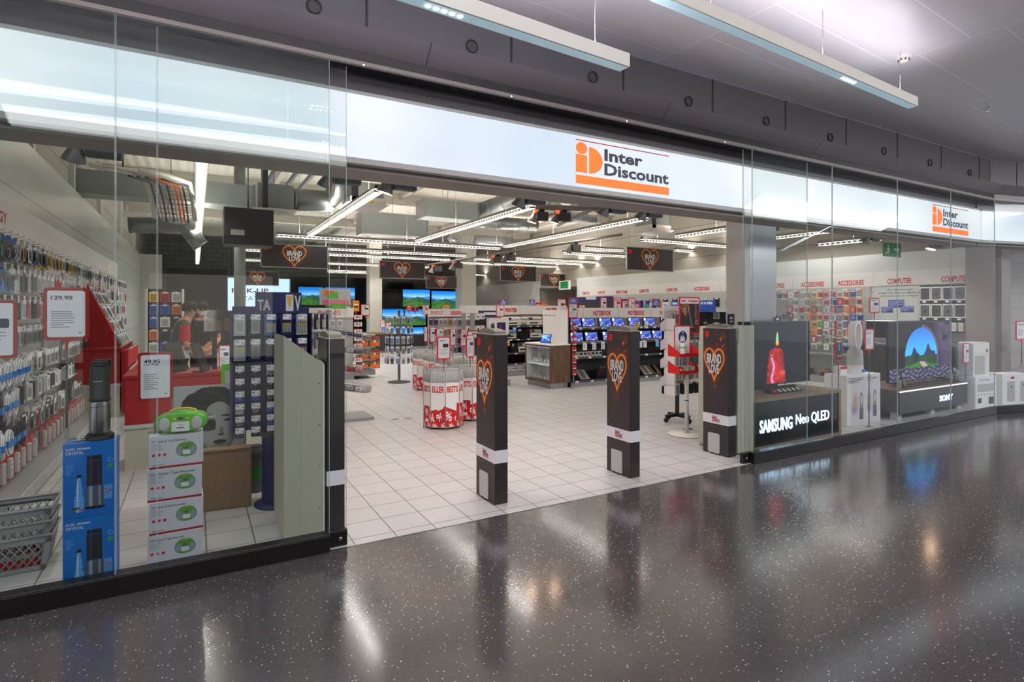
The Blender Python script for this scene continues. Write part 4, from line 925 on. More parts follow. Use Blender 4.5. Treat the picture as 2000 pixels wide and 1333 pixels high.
# ================================================================== octagonal bargain bins
def bin_art(u, v):
    x = u * 2.0; y = v * .52; n = 0; c = base(u, (.90, .89, .88))
    rs = np.random.RandomState(4)
    top = .20 + .05 * np.sin(x * 9) + .03 * np.sin(x * 23 + 1); red = np.array((.80, .10, .12))
    def pct(c, cx, cy, s, ang, col):
        X = (x - cx) * math.cos(ang) + (y - cy) * math.sin(ang); Y = -(x - cx) * math.sin(ang) + (y - cy) * math.cos(ang); X = X / s; Y = Y / s
        a = np.hypot(X + .42, (Y - .22) / 1.2); b = np.hypot(X - .42, (Y + .22) / 1.2); ln = (np.abs(X - Y * .55) < .085) & (np.abs(Y) < .62)
        k = (np.abs(a - .22) < .09) | (np.abs(b - .22) < .09) | ln; return mixc(c, col, k * 1.0)
    for i in range(15):
        cx = i * .145 + rs.uniform(-.03, .03); cy = rs.uniform(.03, .17); ang = rs.uniform(-.6, .6); s = rs.uniform(.09, .14)
        X = (x - cx) * math.cos(ang) + (y - cy) * math.sin(ang); Y = -(x - cx) * math.sin(ang) + (y - cy) * math.cos(ang); ins = (np.abs(X) < s) & (np.abs(Y) < s * .8)
        tone = rs.uniform(.85, 1.05); c = mixc(c, tuple(red * tone), ins * 1.0)
        c = pct(c, cx, cy, s * .75, ang, (.95, .93, .94))
    c = mixc(c, tuple(red), (y < .045) * 1.0)
    for i in range(14): c = pct(c, .07 + i * .143, .012, .05, .2, (.95, .93, .94))
    return c
def octo(r): return [(r * math.cos(R(22.5 + 45 * i)), r * math.sin(R(22.5 + 45 * i))) for i in range(9)]
def bin_cloth():
    nx, ny = 560, 130; u, v = np.meshgrid(np.linspace(0, 1, nx + 1), np.linspace(0, 1, ny + 1)); u = u.ravel(); v = v.ravel(); c = np.clip(bin_art(u, v), 0, 1)
    lin = np.where(c <= .04045, c / 12.92, ((c + .055) / 1.055) ** 2.4); o = np.array(octo(.275)); k = np.clip((u * 8).astype(int), 0, 7); f = u * 8 - k
    X = o[k, 0] * (1 - f) + o[k + 1, 0] * f; Y = o[k, 1] * (1 - f) + o[k + 1, 1] * f; vs = np.stack([X, Y, .035 + v * .60], 1)
    i = (np.arange(nx)[None, :] + (nx + 1) * np.arange(ny)[:, None]).ravel(); fs = np.stack([i, i + 1, i + nx + 2, i + nx + 1], 1)
    me = bpy.data.meshes.new('printed_wrap'); me.from_pydata(vs.tolist(), [], fs.tolist()); me.materials.append(M['print'])
    a = me.color_attributes.new('Col', 'FLOAT_COLOR', 'POINT'); a.data.foreach_set('color', np.concatenate([lin, np.ones((len(lin), 1))], 1).astype(np.float32).ravel()); return me
bt = thing('bargain_bin', 'x', 'display bin', (0, 0, 0))
o = bpy.data.objects.new('printed_wrap', bin_cloth()); COL.objects.link(o); o.parent = bt
oc = octo(.275)
m = MB('redtext')
for i in range(8):
    a, b = Vector((*oc[i], 0)), Vector((*oc[i + 1], 0)); mid = (a + b) / 2; ang = math.atan2(mid.y, mid.x) + math.pi / 2
    m.T = Matrix.Translation(mid * 1.004) @ Matrix.Rotation(ang, 4, 'Z'); m.text('BESTS' if i % 2 else 'ELLER', 0, .505, .080, -.001, .03, w=.172, align='c')
m.build('lettering', bt)
m = MB('wire')
for z in (.03, .64, .80):
    m.T = Matrix.Identity(4); m.tube([(x, y, z) for x, y in oc], .005, 6)
for x, y in oc[:8]: m.tube([(x, y, 0), (x, y, .81)], .006, 6)
m.build('wire_frame', bt)
m = MB('ltgrey')
for i in range(8):
    a, b = Vector((*oc[i], 0)), Vector((*oc[i + 1], 0))
    for q in range(1, 9): p = a.lerp(b, q / 9); m.tube([p + Vector((0, 0, .645)), p + Vector((0, 0, .80))], .0055, 4)
m.build('grid_panel', bt)
m = MB('offwhite'); m.prism([(x * .96, y * .96) for x, y in oc[:8]], .66, .67, 'z'); m.build('tray', bt)
m = MB('white')
for i in range(8):
    a, b = Vector((*oc[i], 0)) * .965, Vector((*oc[i + 1], 0)) * .965; m.add([a + Vector((0, 0, .645)), b + Vector((0, 0, .645)), b + Vector((0, 0, .785)), a + Vector((0, 0, .785))], [(0, 1, 2, 3)])
m.build('liner', bt)
BINS = [(3.02, 3.38, 'round bestseller bin standing nearest the doorway'), (3.58, 3.72, 'bestseller bin half hidden behind the first heart gate'), (4.12, 4.55, 'bestseller bin directly behind the two front bins'), (4.12, 5.15, 'bestseller bin, second in the row running to the back'),
        (4.12, 5.75, 'bestseller bin, third in the row running to the back'), (4.12, 6.35, 'bestseller bin, fourth in the row running to the back'), (4.12, 6.95, 'bestseller bin, last of the row, towards the televisions')]
for i, (x, y, lb) in enumerate(BINS):
    if i == 0: bt.location = (x, y, 0); bt['label'] = lb; bt['group'] = 'bestseller bins'; bt.rotation_euler.z = R(6)
    else: copy_tree(bt, None, (x, y, 0), R(6 + 45 * (i % 2)), lb, 'bestseller bins')
    for k in range(9):
        a = k * 40; rr = .15 if k else 0; cn = rs.choice(['white', 'cream', 'white', 'blue', 'red', 'silver', 'black', 'teal', 'orange'])
        o = MB('oc', 'oc2', 'tag').slot('oc').box(-.065, .065, -.05, .05, 0, .07, .002).slot('oc2').rrect(-.035, .035, .012, .055, .008, -.051, -.05).slot('tag').rect(-.05, .05, .060, .066, -.0505).build('bargain_box', loc=(x + rr * math.cos(R(a)), y + rr * math.sin(R(a)), .67 + (.07 if k == 0 else 0) * 0), rz=R(rs.uniform(0, 180)))
        o.color = (*s2l(PAL[cn]), 1); tag(o, f'{cn} small box in the {["nearest bin", "bin behind the heart gate", "bin behind the front two", "second bin of the row", "third bin of the row", "fourth bin of the row", "last bin of the row"][i]}, {ORD[k]} of its pile', 'box')
# ================================================================== walnut podium with the thin white tablet panel
t = thing('product_podium', 'walnut podium with two lit white niches and white top, left of the notebooks'.replace('left of', 'beside'), 'display cabinet', (6.27, 5.62, 0))
m = MB('steel'); m.box(.04, .46, .04, .94, 0, .11); m.build('plinth', t)
m = MB('walnut'); m.box(0, .50, 0, .02, .11, .885); m.box(0, .50, .96, .98, .11, .885); m.box(.48, .50, .02, .96, .11, .885); m.box(0, .48, .02, .96, .11, .15); m.box(0, .48, .02, .96, .845, .885); m.build('carcass', t)
m = MB('white'); m.box(.30, .48, .02, .96, .15, .845); m.box(.02, .30, .02, .96, .48, .505); m.box(.02, .30, .02, .03, .15, .845); m.box(.02, .30, .95, .96, .15, .845); m.build('niche_lining', t)
m = MB('led_bar'); m.box(.02, .04, .05, .93, .838, .844); m.box(.02, .04, .05, .93, .474, .479); m.build('niche_light', t)
m = MB('white'); m.box(-.01, .51, -.01, .99, .885, .91, .002); m.build('worktop', t)
m = MB('glass'); m.add([(.005, .03, .15), (.005, .95, .15), (.005, .95, .845), (.005, .03, .845)], [(0, 1, 2, 3)]); m.build('pane', t)
t2 = thing('brand_panel', 'upright white panel with four coloured squares standing on the walnut podium', 'display panel', (6.72, 6.12, .91), R(-90))
m = MB('white'); m.box(-.47, .47, 0, .02, 0, .70); m.build('panel', t2); m = MB('walnut'); m.box(-.47, .47, .02, .035, -.0, .70); m.build('backing', t2)
m = MB('redtext'); x0 = -.40
for i, (cx, cz, cn) in enumerate(((0, .028, 'signred'), (.028, .028, 'green'), (0, 0, 'sky'), (.028, 0, 'yellow'))): m.slot(cn).rect(x0 + cx, x0 + cx + .025, .56 + cz, .56 + cz + .025, -.001)
m.slot('text').text('Microsoft Surface', x0 + .075, .572, .034, -.001, .006, w=.36); m.build('lettering', t2)
def tabscreen(u, v):
    c = base(u, (.20, .38, .72)); c = mixc(c, (.55, .72, .92), sst(.3, 1, v + .3 * np.sin(u * 5))); c = mixc(c, (.85, .92, 1), np.exp(-((v - .8 + u * .5) / .05) ** 2)); return mixc(c, (.08, .12, .25), (np.hypot((u - .4) * 1.3, v - .4) < .12) * 1.0)
t = thing('tablet', 'tablet with blue screen leaning on its stand on the walnut podium top', 'tablet', (6.42, 6.05, .912), R(-78)); m = MB('black'); m.T = Matrix.Rotation(R(-20), 4, 'X'); m.rrect(-.14, .14, .004, .20, .008, 0, .008); m.build('body', t)
print_grid('screen', .26, .176, 26, 18, tabscreen, 'screen', t, (0, -.001, .014), (R(-20), 0, 0)); m = MB('ltgrey'); m.add([(-.1, .05, .12), (.1, .05, .12), (.1, .10, .0), (-.1, .10, 0)], [(0, 1, 2, 3)]); m.build('stand', t)
for r, z in enumerate((.152, .507)):
    for c in range(6):
        y = 5.73 + c * .145; t = thing('boxed_gadget', f'small white boxed gadget in the {["lower", "upper"][r]} podium niche, {ORD[c]} from the wood face', 'gadget', (6.40, y, z), R(-90), 'white gadgets in the podium niches')
        m = MB('white'); m.box(-.045, .045, 0, .06, 0, .075 if c % 2 else .05, .002); m.build('box', t); m = MB('ltgrey')
        if c % 3 == 1: m.T = Matrix.Translation((0, .02, .06)) @ Matrix.Rotation(R(25), 4, 'Y'); m.box(-.02, .02, 0, .012, 0, .15, .003)
        else: m.lathe([(.02, .05), (.018, .085), (.008, .095)], (0, .03, 0), 12)
        m.build('gadget', t)
        m = MB('blister'); m.box(-.055, .055, -.01, .07, 0, .16) if c % 3 == 0 else m.box(-.04, -.02, -.03, -.028, 0, .03); m.build('cover', t)

# ================================================================== shelving runs facing the doorway
def laptop_screen(u, v):
    c = base(u, (.20, .26, .62)); c = mixc(c, (.42, .52, .86), fbm(u * 6, v * 4, 5) * 1.2 - .2); n = fbm(u * 9 + 3, v * 9, 11); c = mixc(c, (.92, .86, .96), sst(.55, .62, n) * (v < .5)); c = mixc(c, (.95, .70, .55), sst(.62, .68, fbm(u * 7, v * 8 + 5, 12)) * (v < .35) * (u < .4))
    c = mixc(c, (.08, .08, .25), sst(.60, .66, fbm(u * 12 + 9, v * 10, 13)) * (v < .45)); c = mixc(c, (.88, .90, .94), ((u < .20) & (v > .66)) * 1.0); c = mixc(c, (.65, .72, .95), np.exp(-((v - .55 - u * .4) / .03) ** 2) * .7); return c
LS = print_grid('laptop_screen', .30, .175, 40, 24, laptop_screen, 'screen')
def laptop(x, y, z, label, rz=0, s=1):
    t = thing('notebook', label, 'notebook computer', (x, y, z), rz); m = MB('ltgrey'); m.box(-.165, .165, -.20, 0, 0, .012, .003); m.slot('charcoal').box(-.14, .14, -.17, -.06, .012, .0125); m.build('keyboard_base', t)
    m = MB('black'); m.T = Matrix.Rotation(R(-14), 4, 'X'); m.rrect(-.165, .165, .005, .215, .006, 0, .007); m.build('lid', t)
    o = bpy.data.objects.new('screen', LS.data); COL.objects.link(o); o.parent = t; o.location = (0, -.003, .024); o.rotation_euler.x = R(-14); return t
def price_rail(t, x0, x1, y, z, step=.32, seed=1):
    m = MB('dkgrey'); m.box(x0, x1, y - .012, y, z - .035, z + .005); r = m.build('shelf_edge', t)
    rr = random.Random(seed); m = MB('tag'); x = x0 + .1
    while x < x1 - .08:
        m.box(x, x + .075, y - .016, y - .012, z - .034, z + .004); m.slot('text').rect(x + .01, x + .03, z - .018, z - .010, y - .0165); m.slot('tag'); x += step * rr.uniform(.6, 1.4)
    m.build('price_label_strip', r)
def shelving(name, x0, x1, yf, label, words, shelves, back=.50, h=1.44, head=.22):
    t = thing(name, label, 'shelving', (0, 0, 0))
    m = MB('grey'); m.box(x0, x1, yf, yf + back + .1, 0, .12); m.slot('black').box(x0, x1, yf + .02, yf + .03, .0, .02); m.build('base', t)
    m = MB('charcoal'); m.box(x0, x1, yf + back, yf + back + .04, .12, h * .82); m.slot('ltgrey').box(x0, x1, yf + back, yf + back + .04, h * .82, h); m.build('back_panel', t)
    m = MB('charcoal'); m.box(x0 - .02, x0, yf + .02, yf + back + .04, 0, h); m.box(x1, x1 + .02, yf + .02, yf + back + .04, 0, h); m.build('end_panel', t)
    for i, (z, dy) in enumerate(shelves):
        m = MB('charcoal'); m.box(x0, x1, yf + dy, yf + back, z - .03, z); s = m.build('shelf', t); price_rail(s, x0, x1, yf + dy, z, seed=i + 3)
    m = MB('white'); m.box(x0, x1, yf + back - .10, yf + back + .04, h, h + head); hd = m.build('header', t)
    for (s, x) in words: m = MB('redtext'); m.text(s, x, h + head * .25, head * .46, yf + back - .102, .035, xs=.62, align='c'); m.build('lettering', hd)
    m = MB('grey'); q = x0 + .6
    while q < x1: m.box(q - .004, q + .004, yf + back - .101, yf + back - .10, h, h + head); q += 1.0
    m.build('seam', t); return t
YN = 5.62
shelving('notebook_shelving', 6.80, 10.35, YN, 'charcoal shelving of open notebooks under a white header with red lettering', [('BOOK', 7.0), ('NOTEBOOK', 7.93), ('NOTEBOOK', 8.93), ('NOTEBOOK', 9.93)], [(1.225, .22), (.92, .10), (.62, .02), (.125, 0)])
def px_x(x, Y): return P(x, 600, Y=Y).x
k = 0
for r, (z, Y, xs_) in enumerate(((1.23, YN + .42, (1123, 1150, 1183, 1208, 1240, 1269, 1303)), (.925, YN + .33, (1127, 1156, 1190, 1226, 1262, 1286, 1310)))):
    for c, x in enumerate(xs_):
        laptop(px_x(x, Y), Y, z, f'open notebook with blue screen on the {["upper", "lower"][r]} notebook shelf, {ORD[c]} from the walnut podium', R(-6))
bpy.data.objects.remove(LS)
for i, (x, z, s) in enumerate(((1127, .92, 'blue'), (1186, .92, 'blue'), (1249, .92, 'yellow'), (1267, .92, 'white'), (1142, .62, 'green'), (1160, .62, 'white'), (1177, .62, 'white'), (1250, .62, 'white'), (1259, .62, 'white'), (1283, .62, 'blue'), (1300, .62, 'blue'))):
    Y = YN + .0; o = MB('tag'); o.slot({'blue': 'sky', 'yellow': 'yellow', 'white': 'paper', 'green': 'paper'}[s]).box(-.045, .045, -.004, 0, 0, .145); o.slot('text'); fine(o, -.035, .035, .12, .02, -.005, .022, .006, 'text' if s != 'blue' else 'white', i)
    if s == 'green': o.slot('green').box(-.06, -.045, -.004, 0, 0, .145)
    tag(o.build('shelf_card', loc=(px_x(x, Y), Y + (.08 if z > .8 else -.01), z + .27 - .0 + (0.005 if z > .8 else -.12)), rz=R(-8)), f'{s} offer card on the notebook shelving, {["upper", "lower"][z < .8]} tier, {ORD[i if z > .8 else i - 4]} from the podium', 'card')
for c in range(7):
    x = px_x(1128 + c * 7.5, YN + .12); t = tag(MB('white').box(-.035, .035, 0, .05, 0, .10).slot('oc').rrect(-.028, .028, .03, .09, .02, -.002, 0).build('mouse_box', loc=(x, YN + .12, .62)), f'small white box with coloured print on the third notebook shelf, {ORD[c]} from the podium', 'box')
    t.color = (*s2l(PAL[rs.choice(['red', 'green', 'black'])]), 1)
t = thing('notebook_bag', 'black notebook bag lying in the bottom bay of the notebook shelving', 'bag', (7.85, YN + .22, .125)); m = MB('charcoal'); m.T = Matrix.Rotation(R(25), 4, 'X'); m.box(-.22, .22, 0, .06, 0, .28, .02); m.build('body', t); m = MB('redtext'); m.T = Matrix.Rotation(R(25), 4, 'X'); m.box(-.19, -.175, -.003, .0, .05, .24); m.build('zip', t)
m = MB('black'); m.tube([(-.07, .10, .26), (-.05, .11, .30), (.05, .11, .30), (.07, .10, .26)], .008); m.build('handle', t)
for i, (x, c1, lb) in enumerate(((7.25, 'ltgrey', 'grey notebook sleeve in the bottom bay close to the podium'), (9.05, 'ltgrey', 'striped grey and brown sleeve in the bottom bay'), (9.32, 'carton', 'brown sleeve in the bottom bay, further from the podium'), (9.75, 'charcoal', 'black sleeve at the far end of the bottom bay'))):
    t = thing('notebook_sleeve', lb, 'sleeve', (x, YN + .12, .145), R(-10)); m = MB(c1); m.T = Matrix.Rotation(R(-58), 4, 'X'); m.box(-.11, .11, 0, .02, 0, .32, .004); m.build('body', t); m = MB('carton' if c1 == 'ltgrey' else 'black'); m.T = Matrix.Rotation(R(-58), 4, 'X'); m.box(-.05, .03, -.003, 0, .02, .30); m.build('stripe', t)
# red tin-like clip strip on the end of the notebooks
for i in range(9):
    t = tag(MB('red').box(-.05, .05, -.02, 0, 0, .085, .003).slot('white').prism([(-.045, .0), (.045, .0), (.045, .03), (-.045, .012)], -.022, -.02).build('red_voucher_pack', loc=(6.86, YN - .005, .26 + i * .125), rz=R(-6)), f'red pack on the notebook clip strip, {ORD[i]} from the floor', 'pack')
m = MB('chrome'); m.box(-.006, .006, .002, .008, 0, 1.38); tag(m.build('clip_strip', loc=(6.86, YN, 0)), 'thin metal strip holding the red packs at the end of the notebook shelving', 'clip strip')

# printers
YP = 7.95
shelving('printer_shelving', 5.55, 8.6, YP, 'dark shelving of printers under a white header, behind the first gate', [('PRINTER', P(998, 613, Y=YP + .4).x), ('PRINTER', P(1078, 613, Y=YP + .4).x)], [(1.22, .06), (.90, .04), (.56, .02), (.30, 0)], h=1.50)
def printer(x, y, z, w, h, col, label):
    t = thing('printer', label, 'printer', (x, y, z)); m = MB(col); m.box(-w / 2, w / 2, 0, .32, 0, h * .62, .012); m.box(-w / 2 + .01, w / 2 - .01, .01, .32, h * .66, h, .015); m.build('body', t)
    m = MB('black'); m.box(-w * .30, w * .22, -.004, .02, h * .22, h * .36); m.build('paper_slot', t); m = MB('charcoal' if col != 'black' else 'ltgrey'); m.rrect(-w * .36, -w * .14, h * .70, h * .95, .006, -.003, .012); m.build('control_panel', t)
    m = MB(col); m.box(-w * .3, w * .22, -.10, .0, h * .10, h * .15, .004); m.build('output_tray', t)
Yq = YP + .1
for r, z, items in ((0, 1.225, ((1003, .46, .21, 'offwhite'), (1044, .46, .21, 'offwhite'), (1085, .46, .2, 'offwhite'))), (1, .905, ((996, .40, .22, 'offwhite'), (1022, .42, .25, 'black'), (1047, .36, .22, 'offwhite'), (1090, .40, .22, 'offwhite'))), (2, .565, ((1006, .22, .23, 'black'), (1023, .36, .23, 'offwhite'), (1052, .4, .2, 'black')))):
    for c, (x, w, h, col) in enumerate(items):
        printer(px_x(x, Yq), Yq, z, w, h, col, f'{"black" if col == "black" else "white"} inkjet printer on the {["top", "middle", "lower"][r]} printer shelf, {ORD[c]} from the first heart gate')
for c in range(6):
    tag(MB('paper').box(-.12, .12, 0, .2, 0, .15).slot('dkgrey').rrect(-.08, .08, .04, .06, .01, -.001, 0).rrect(-.06, .06, .10, .115, .007, -.001, 0).build('ink_box', loc=(6.3 + c * .26, YP + .05, .125)), f'white carton in the bottom bay of the printer shelving, {ORD[c]} along', 'box')
for i, (x, z) in enumerate(((977, 1.225), (976, .93))):
    p = P(x, 640, Y=YP); tag(MB('white').box(-.06, .06, 0, .10, 0, .14).slot('navy').box(-.062, -.06, 0, .1, 0, .14).text('', 0, 0, .1, 0) if False else MB('white').box(-.06, .06, 0, .10, 0, .14).slot('navy').rrect(-.03, .03, .05, .09, .01, -.001, 0).build('cartridge_box', loc=(p.x + .05, YP - .02, z)), f'small white and violet box at the gate end of the printer shelving, {["upper", "lower"][i]}', 'box')
for i, (x, z, cn) in enumerate(((1006, 1.05, 'sky'), (993, .74, 'yellow'))): tag(MB(cn).box(-.05, .05, -.003, 0, 0, .15).slot('white').rect(-.04, .04, .08, .12, -.0035).build('shelf_card', loc=(px_x(x, YP), YP + .03, z)), ['light blue offer card clipped to the upper printer shelf', 'yellow offer card clipped to the middle printer shelf'][i], 'card')

# end display with console boxes beside the printers
t = thing('console_endcap', 'dark end display with black header plate, between bins and printers', 'display stand', (5.35, 6.55, 0)); m = MB('grey'); m.box(-.30, .52, 0, .5, 0, .12); m.box(-.40, -.30, .05, .5, 0, 1.55); m.build('base', t); m = MB('charcoal'); m.box(-.30, .52, .40, .44, .12, 1.44); m.box(-.30, .52, .0, .40, 1.06, 1.10); m.build('panel', t)
m = MB('navy'); m.box(-.05, .50, .36, .40, 1.46, 1.60); m.slot('white').text('GAMING', .22, 1.50, .06, .359, .01, w=.3, align='c') if False else m.slot('white').rrect(.06, .38, 1.505, 1.565, .012, .3585, .36); m.build('header', t)
t = thing('console_box', 'large white box with pictured console on the end display', 'box', (5.62, 6.60, 1.10)); m = MB('white'); m.box(-.24, .24, 0, .12, 0, .34); m.build('carton', t); m = MB('navy'); m.rrect(-.05, .16, .08, .25, .02, -.002, 0); m.slot('dkgrey').prism([(-.20, .05), (-.08, .05), (-.12, .24), (-.19, .22)], -.002, 0); m.slot('signred').rect(.03, .05, .12, .20, -.003); m.build('print', t)
for r in range(2):
    for c in range(4):
        x = 4.92 + c * .11; tag(MB('white').box(-.042, .042, 0, .05, 0, .17 if r else .13).slot('black').rrect(-.015, .015, .03, .12 if r else .07, .008, -.002, 0).slot('red').rect(-.042, .042, .155 if r else .12, .165 if r else .127, -.0005).build('phone_box', loc=(x, 6.62, 1.44 - .30 * r - .02)), f'white boxed accessory beside the end display, {["upper", "lower"][r]} row, {ORD[c]} from the bins', 'box', 'white boxed accessories beside the end display')
t = tag(MB('wire').box(-.30, .16, 0, .20, 1.405, 1.42).build('wire_shelf', loc=(5.0, 6.60, 0)), 'slim upper shelf carrying the short white boxed accessories', 'shelf')
m = MB('wire'); m.box(-.30, .16, 0, .20, 1.105, 1.12); tag(m.build('wire_shelf', loc=(5.0, 6.60, 0)), 'slim lower shelf carrying the tall white boxed accessories', 'shelf')

# energy stand and round spinner behind the bins
t = thing('energy_stand', 'white free standing hook stand with red lettered header behind the row of bins', 'display stand', (4.75, 7.3, 0)); m = MB('grey'); m.box(-.45, .35, 0, .4, 0, .12); m.build('base', t); m = MB('ltgrey'); m.box(-.45, .35, .02, .05, .12, 1.50); m.build('back_panel', t)
m = MB('white'); m.box(-.45, .35, -.02, .06, 1.47, 1.64); m.slot('redtext').text('ENERGY', -.40, 1.52, .075, -.021, .012, w=.28); m.slot('pink').rect(.05, .30, 1.51, 1.59, -.021); m.build('header', t)
for r in range(6):
    for c in range(7):
        cn = ['purple', 'purple', 'white', 'cream', 'orange', 'white', 'silver'][(c + r // 2) % 7]
        hang('accessory_card', 'card', .085, .15, (4.36 + c * .11, 7.30, 1.44 - r * .20), 0, PAL[cn], f'{cn} pack on the energy stand, {ORD[r]} row down, {ORD[c]} from the spinner', 'accessory pack')
t = thing('spinner_rack', 'round rotating rack of silver packs behind the far bins', 'display stand', (3.95, 8.2, 0)); m = MB('dkgrey'); m.lathe([(.25, 0), (.25, .02), (.03, .05), (.03, 1.6)], n=20); m.build('post', t); m = MB('wire')
for z in (.5, .75, 1.0, 1.25, 1.5): m.lathe([(.28, z), (.28, z + .006)], n=24, caps=False)
m.build('ring', t)
for r in range(5):
    for c in range(10):
        a = R(150 + c * 24); cn = rs.choice(['silver', 'white', 'pale blue', 'grey', 'silver'])
        hang('earphone_pack', 'card', .08, .17, (3.95 + .30 * math.cos(a), 8.2 + .30 * math.sin(a), 1.48 - r * .22), a + R(90), PAL[cn], f'{cn} pack on the round rack, {ORD[r]} ring down, {ORD[c]} around', 'accessory pack')

# gondola end with phone goods, left of the aisle
t = thing('phone_gondola', 'grey gondola of small white packs with red lettered header, across from the bins', 'shelving', (2.75, 9.2, 0)); m = MB('grey'); m.box(-.6, .45, 0, 1.2, 0, .14); m.build('base', t); m = MB('ltgrey'); m.box(-.6, .45, .1, .15, .14, 1.5); m.build('back_panel', t); m = MB('white'); m.box(-.6, .45, .04, .16, 1.44, 1.66)
m.slot('redtext').text('PHONES', -.10, 1.50, .10, .039, .014, w=.5, align='c'); m.build('header', t); m = MB('grey')
for z in (.42, .72, 1.0): m.box(.45, .95, .0, .9, z, z + .03)
m.box(.45, .95, 0, .9, .08, .2); m.build('side_shelf', t)
for r in range(3):
    for c in range(5):
        hang('earphone_box', 'case', .11, .17, (2.25 + c * .16, 9.26, 1.40 - r * .22), 0, PAL['white'], f'white earphone pack on the phone gondola, {ORD[r]} row down, {ORD[c]} along', 'accessory pack')
m = MB('chrome'); m.box(-.008, .008, 0, .006, 0, 1.36); tag(m.build('clip_strip', loc=(3.28, 9.152, .14)), 'thin metal clip strip at the aisle end of the phone gondola', 'clip strip')
for r in range(8):
    for c in range(1):
        tag(MB('white').box(-.09, .09, -.02, 0, 0, .11, .002).slot('signred').rect(-.09, .09, .095, .11, -.021).slot('dkgrey').rrect(-.05, -.01, .03, .07, .01, -.022, -.02).slot('redtext').rrect(.02, .05, .03, .07, .01, -.022, -.02).build('strip_pack', loc=(3.28, 9.15, .24 + r * .165)), f'white and red pack on the gondola end strip, {ORD[r]} from the floor', 'pack')
for r, z in enumerate((.23, .45, .75)):
    for c in range(2):
        t = thing('console_carton', f'brown and orange printed carton on the gondola side shelf, {["lowest", "middle", "upper"][r]} tier, {ORD[c]} outwards', 'box', (3.42 + c * .27, 9.22, z + .0)); m = MB('carton'); m.box(-.125, .125, 0, .2, 0, .22); m.build('carton', t); m = MB('orange'); m.rrect(-.10, .10, .02, .10, .02, -.001, 0); m.slot('tag').disc(0, .12, .03, -.0015, 12); m.slot('dkred').rect(-.12, .12, .17, .21, -.001); m.build('print', t)
# ================================================================== television wall
def landscape(u, v):
    c = base(u, (.12, .50, .90)); c = mixc(c, (.62, .84, .98), sst(.95, .50, v)); m1 = .50 + .10 * fbm(u * 4, u * 0 + 1, 3) + .10 * np.abs(u - .45); c = mixc(c, (.28, .50, .80), (v < m1) * 1.0)
    m2 = .40 + .14 * np.exp(-((u - .55) / .28) ** 2) + .03 * fbm(u * 9, u * 0, 6) + .12 * sst(.25, 0, u); c = mixc(c, (.22, .36, .30), (v < m2) * 1.0); m3 = .30 + .10 * np.sin(u * 5 + .5)
    c = mixc(c, (.28, .50, .18), (v < m3) * .9); c = mixc(c, (.12, .28, .20), sst(.4, .7, fbm(u * 10, v * 14, 7)) * (v < m2) * .7); c = mixc(c, (.10, .16, .25), ((np.abs(u - .53) < .03) & (v < m2 + .045) & (v > m2 - .02) & (np.sin(u * 400) > -.3)) * 1.0); return c
TVP = print_grid('tv_picture', 1.2, .68, 72, 42, landscape, 'screen')
def tv(x0, x1, z0, z1, Y, label, on=True):
    w, h = x1 - x0, z1 - z0; t = thing('wall_television', label, 'television', ((x0 + x1) / 2, Y, z0)); m = MB('black'); m.box(-w / 2, w / 2, 0, .05, 0, h, .004); m.build('housing', t)
    if on: o = bpy.data.objects.new('screen', TVP.data); COL.objects.link(o); o.parent = t; o.location = (0, -.001, h * .035); o.scale = (w * .965 / 1.2, 1, h * .94 / .68)
    else: m = MB('gloss_black'); m.rect(-w * .48, w * .48, h * .03, h * .97, -.001); m.build('screen', t)
    m = MB('dkgrey'); m.box(-w * .2, w * .2, .05, .10, h * .3, h * .7); m.build('wall_bracket', t)
m = MB('gloss_black'); m.box(3.3, 11.4, 20, 20.3, .5, 2.95); m.slot('charcoal').box(3.3, 11.4, 19.55, 20.3, 0, .50); tag(m.build('television_wall'), 'long black display wall carrying the televisions at the back of the shop', 'display wall')
m = MB('charcoal'); m.box(7.0, 10.7, 19.5, 20, 1.62, 1.66); tag(m.build('wall_shelf'), 'dark shelf strip between upper and middle rows of televisions', 'shelf')
TVS = [(786, 840, 566, 600, 1, 'upper television with mountain picture, first from the slim pillar'), (842, 893, 569, 604, 1, 'upper television with mountain picture beside the white column'), (746, 785, 566, 601, 0, 'switched off upper television beside the slim pillar'),
       (746, 789, 604, 637, 1, 'middle row television with mountain picture beside the slim pillar'), (790, 832, 604, 637, 1, 'middle row television partly hidden by the round rack'), (746, 786, 639, 669, 1, 'lowest television with mountain picture at the aisle'), (787, 828, 639, 669, 1, 'lowest television behind the round rack'),
       (582, 632, 561, 597, 1, 'television with blue sky picture behind the battery stand header'), (634, 694, 562, 601, 1, 'television with blue sky picture behind the glass edge'), (718, 745, 609, 640, 1, 'turquoise glowing television beside the phone gondola')]
for a, b, c, d, on, lb in TVS:
    p = P(a, d, Y=19.93); q = P(b, c, Y=19.93); tv(p.x, q.x, p.z, q.z, 19.93, lb, on)
bpy.data.objects.remove(TVP)
t = thing('grey_podium', 'low wooden framed dark podium with white arrow on the aisle before the televisions', 'podium', (5.6, 16.8, 0)); m = MB('carton'); m.box(0, .9, 0, .9, 0, .74); m.build('frame', t); m = MB('charcoal'); m.box(.06, .84, -.01, 0, .06, .68); m.slot('white').disc(.15, .50, .07, -.012); m.build('front_panel', t); m = MB('charcoal'); m.box(.92, 1.5, .2, .8, 0, .66); m.build('side_box', t)
t = thing('pick_up_sign', 'bright white lit wall panel with red pick up station lettering', 'sign', (1.2, 22.9, 1.55)); m = MB('led_bar'); m.box(0, 2.6, 0, .08, 0, 1.42); m.build('light_panel', t); m = MB('charcoal'); m.box(0, 2.6, .01, .2, -1.55, 0); m.build('base_wall', t)
m = MB('redtext'); m.text('PICK-UP', .15, .78, .20, -.003, .02, w=1.45); m.slot('pink').text('STATION', .45, .45, .19, -.003, 0, w=1.3); m.build('lettering', t)
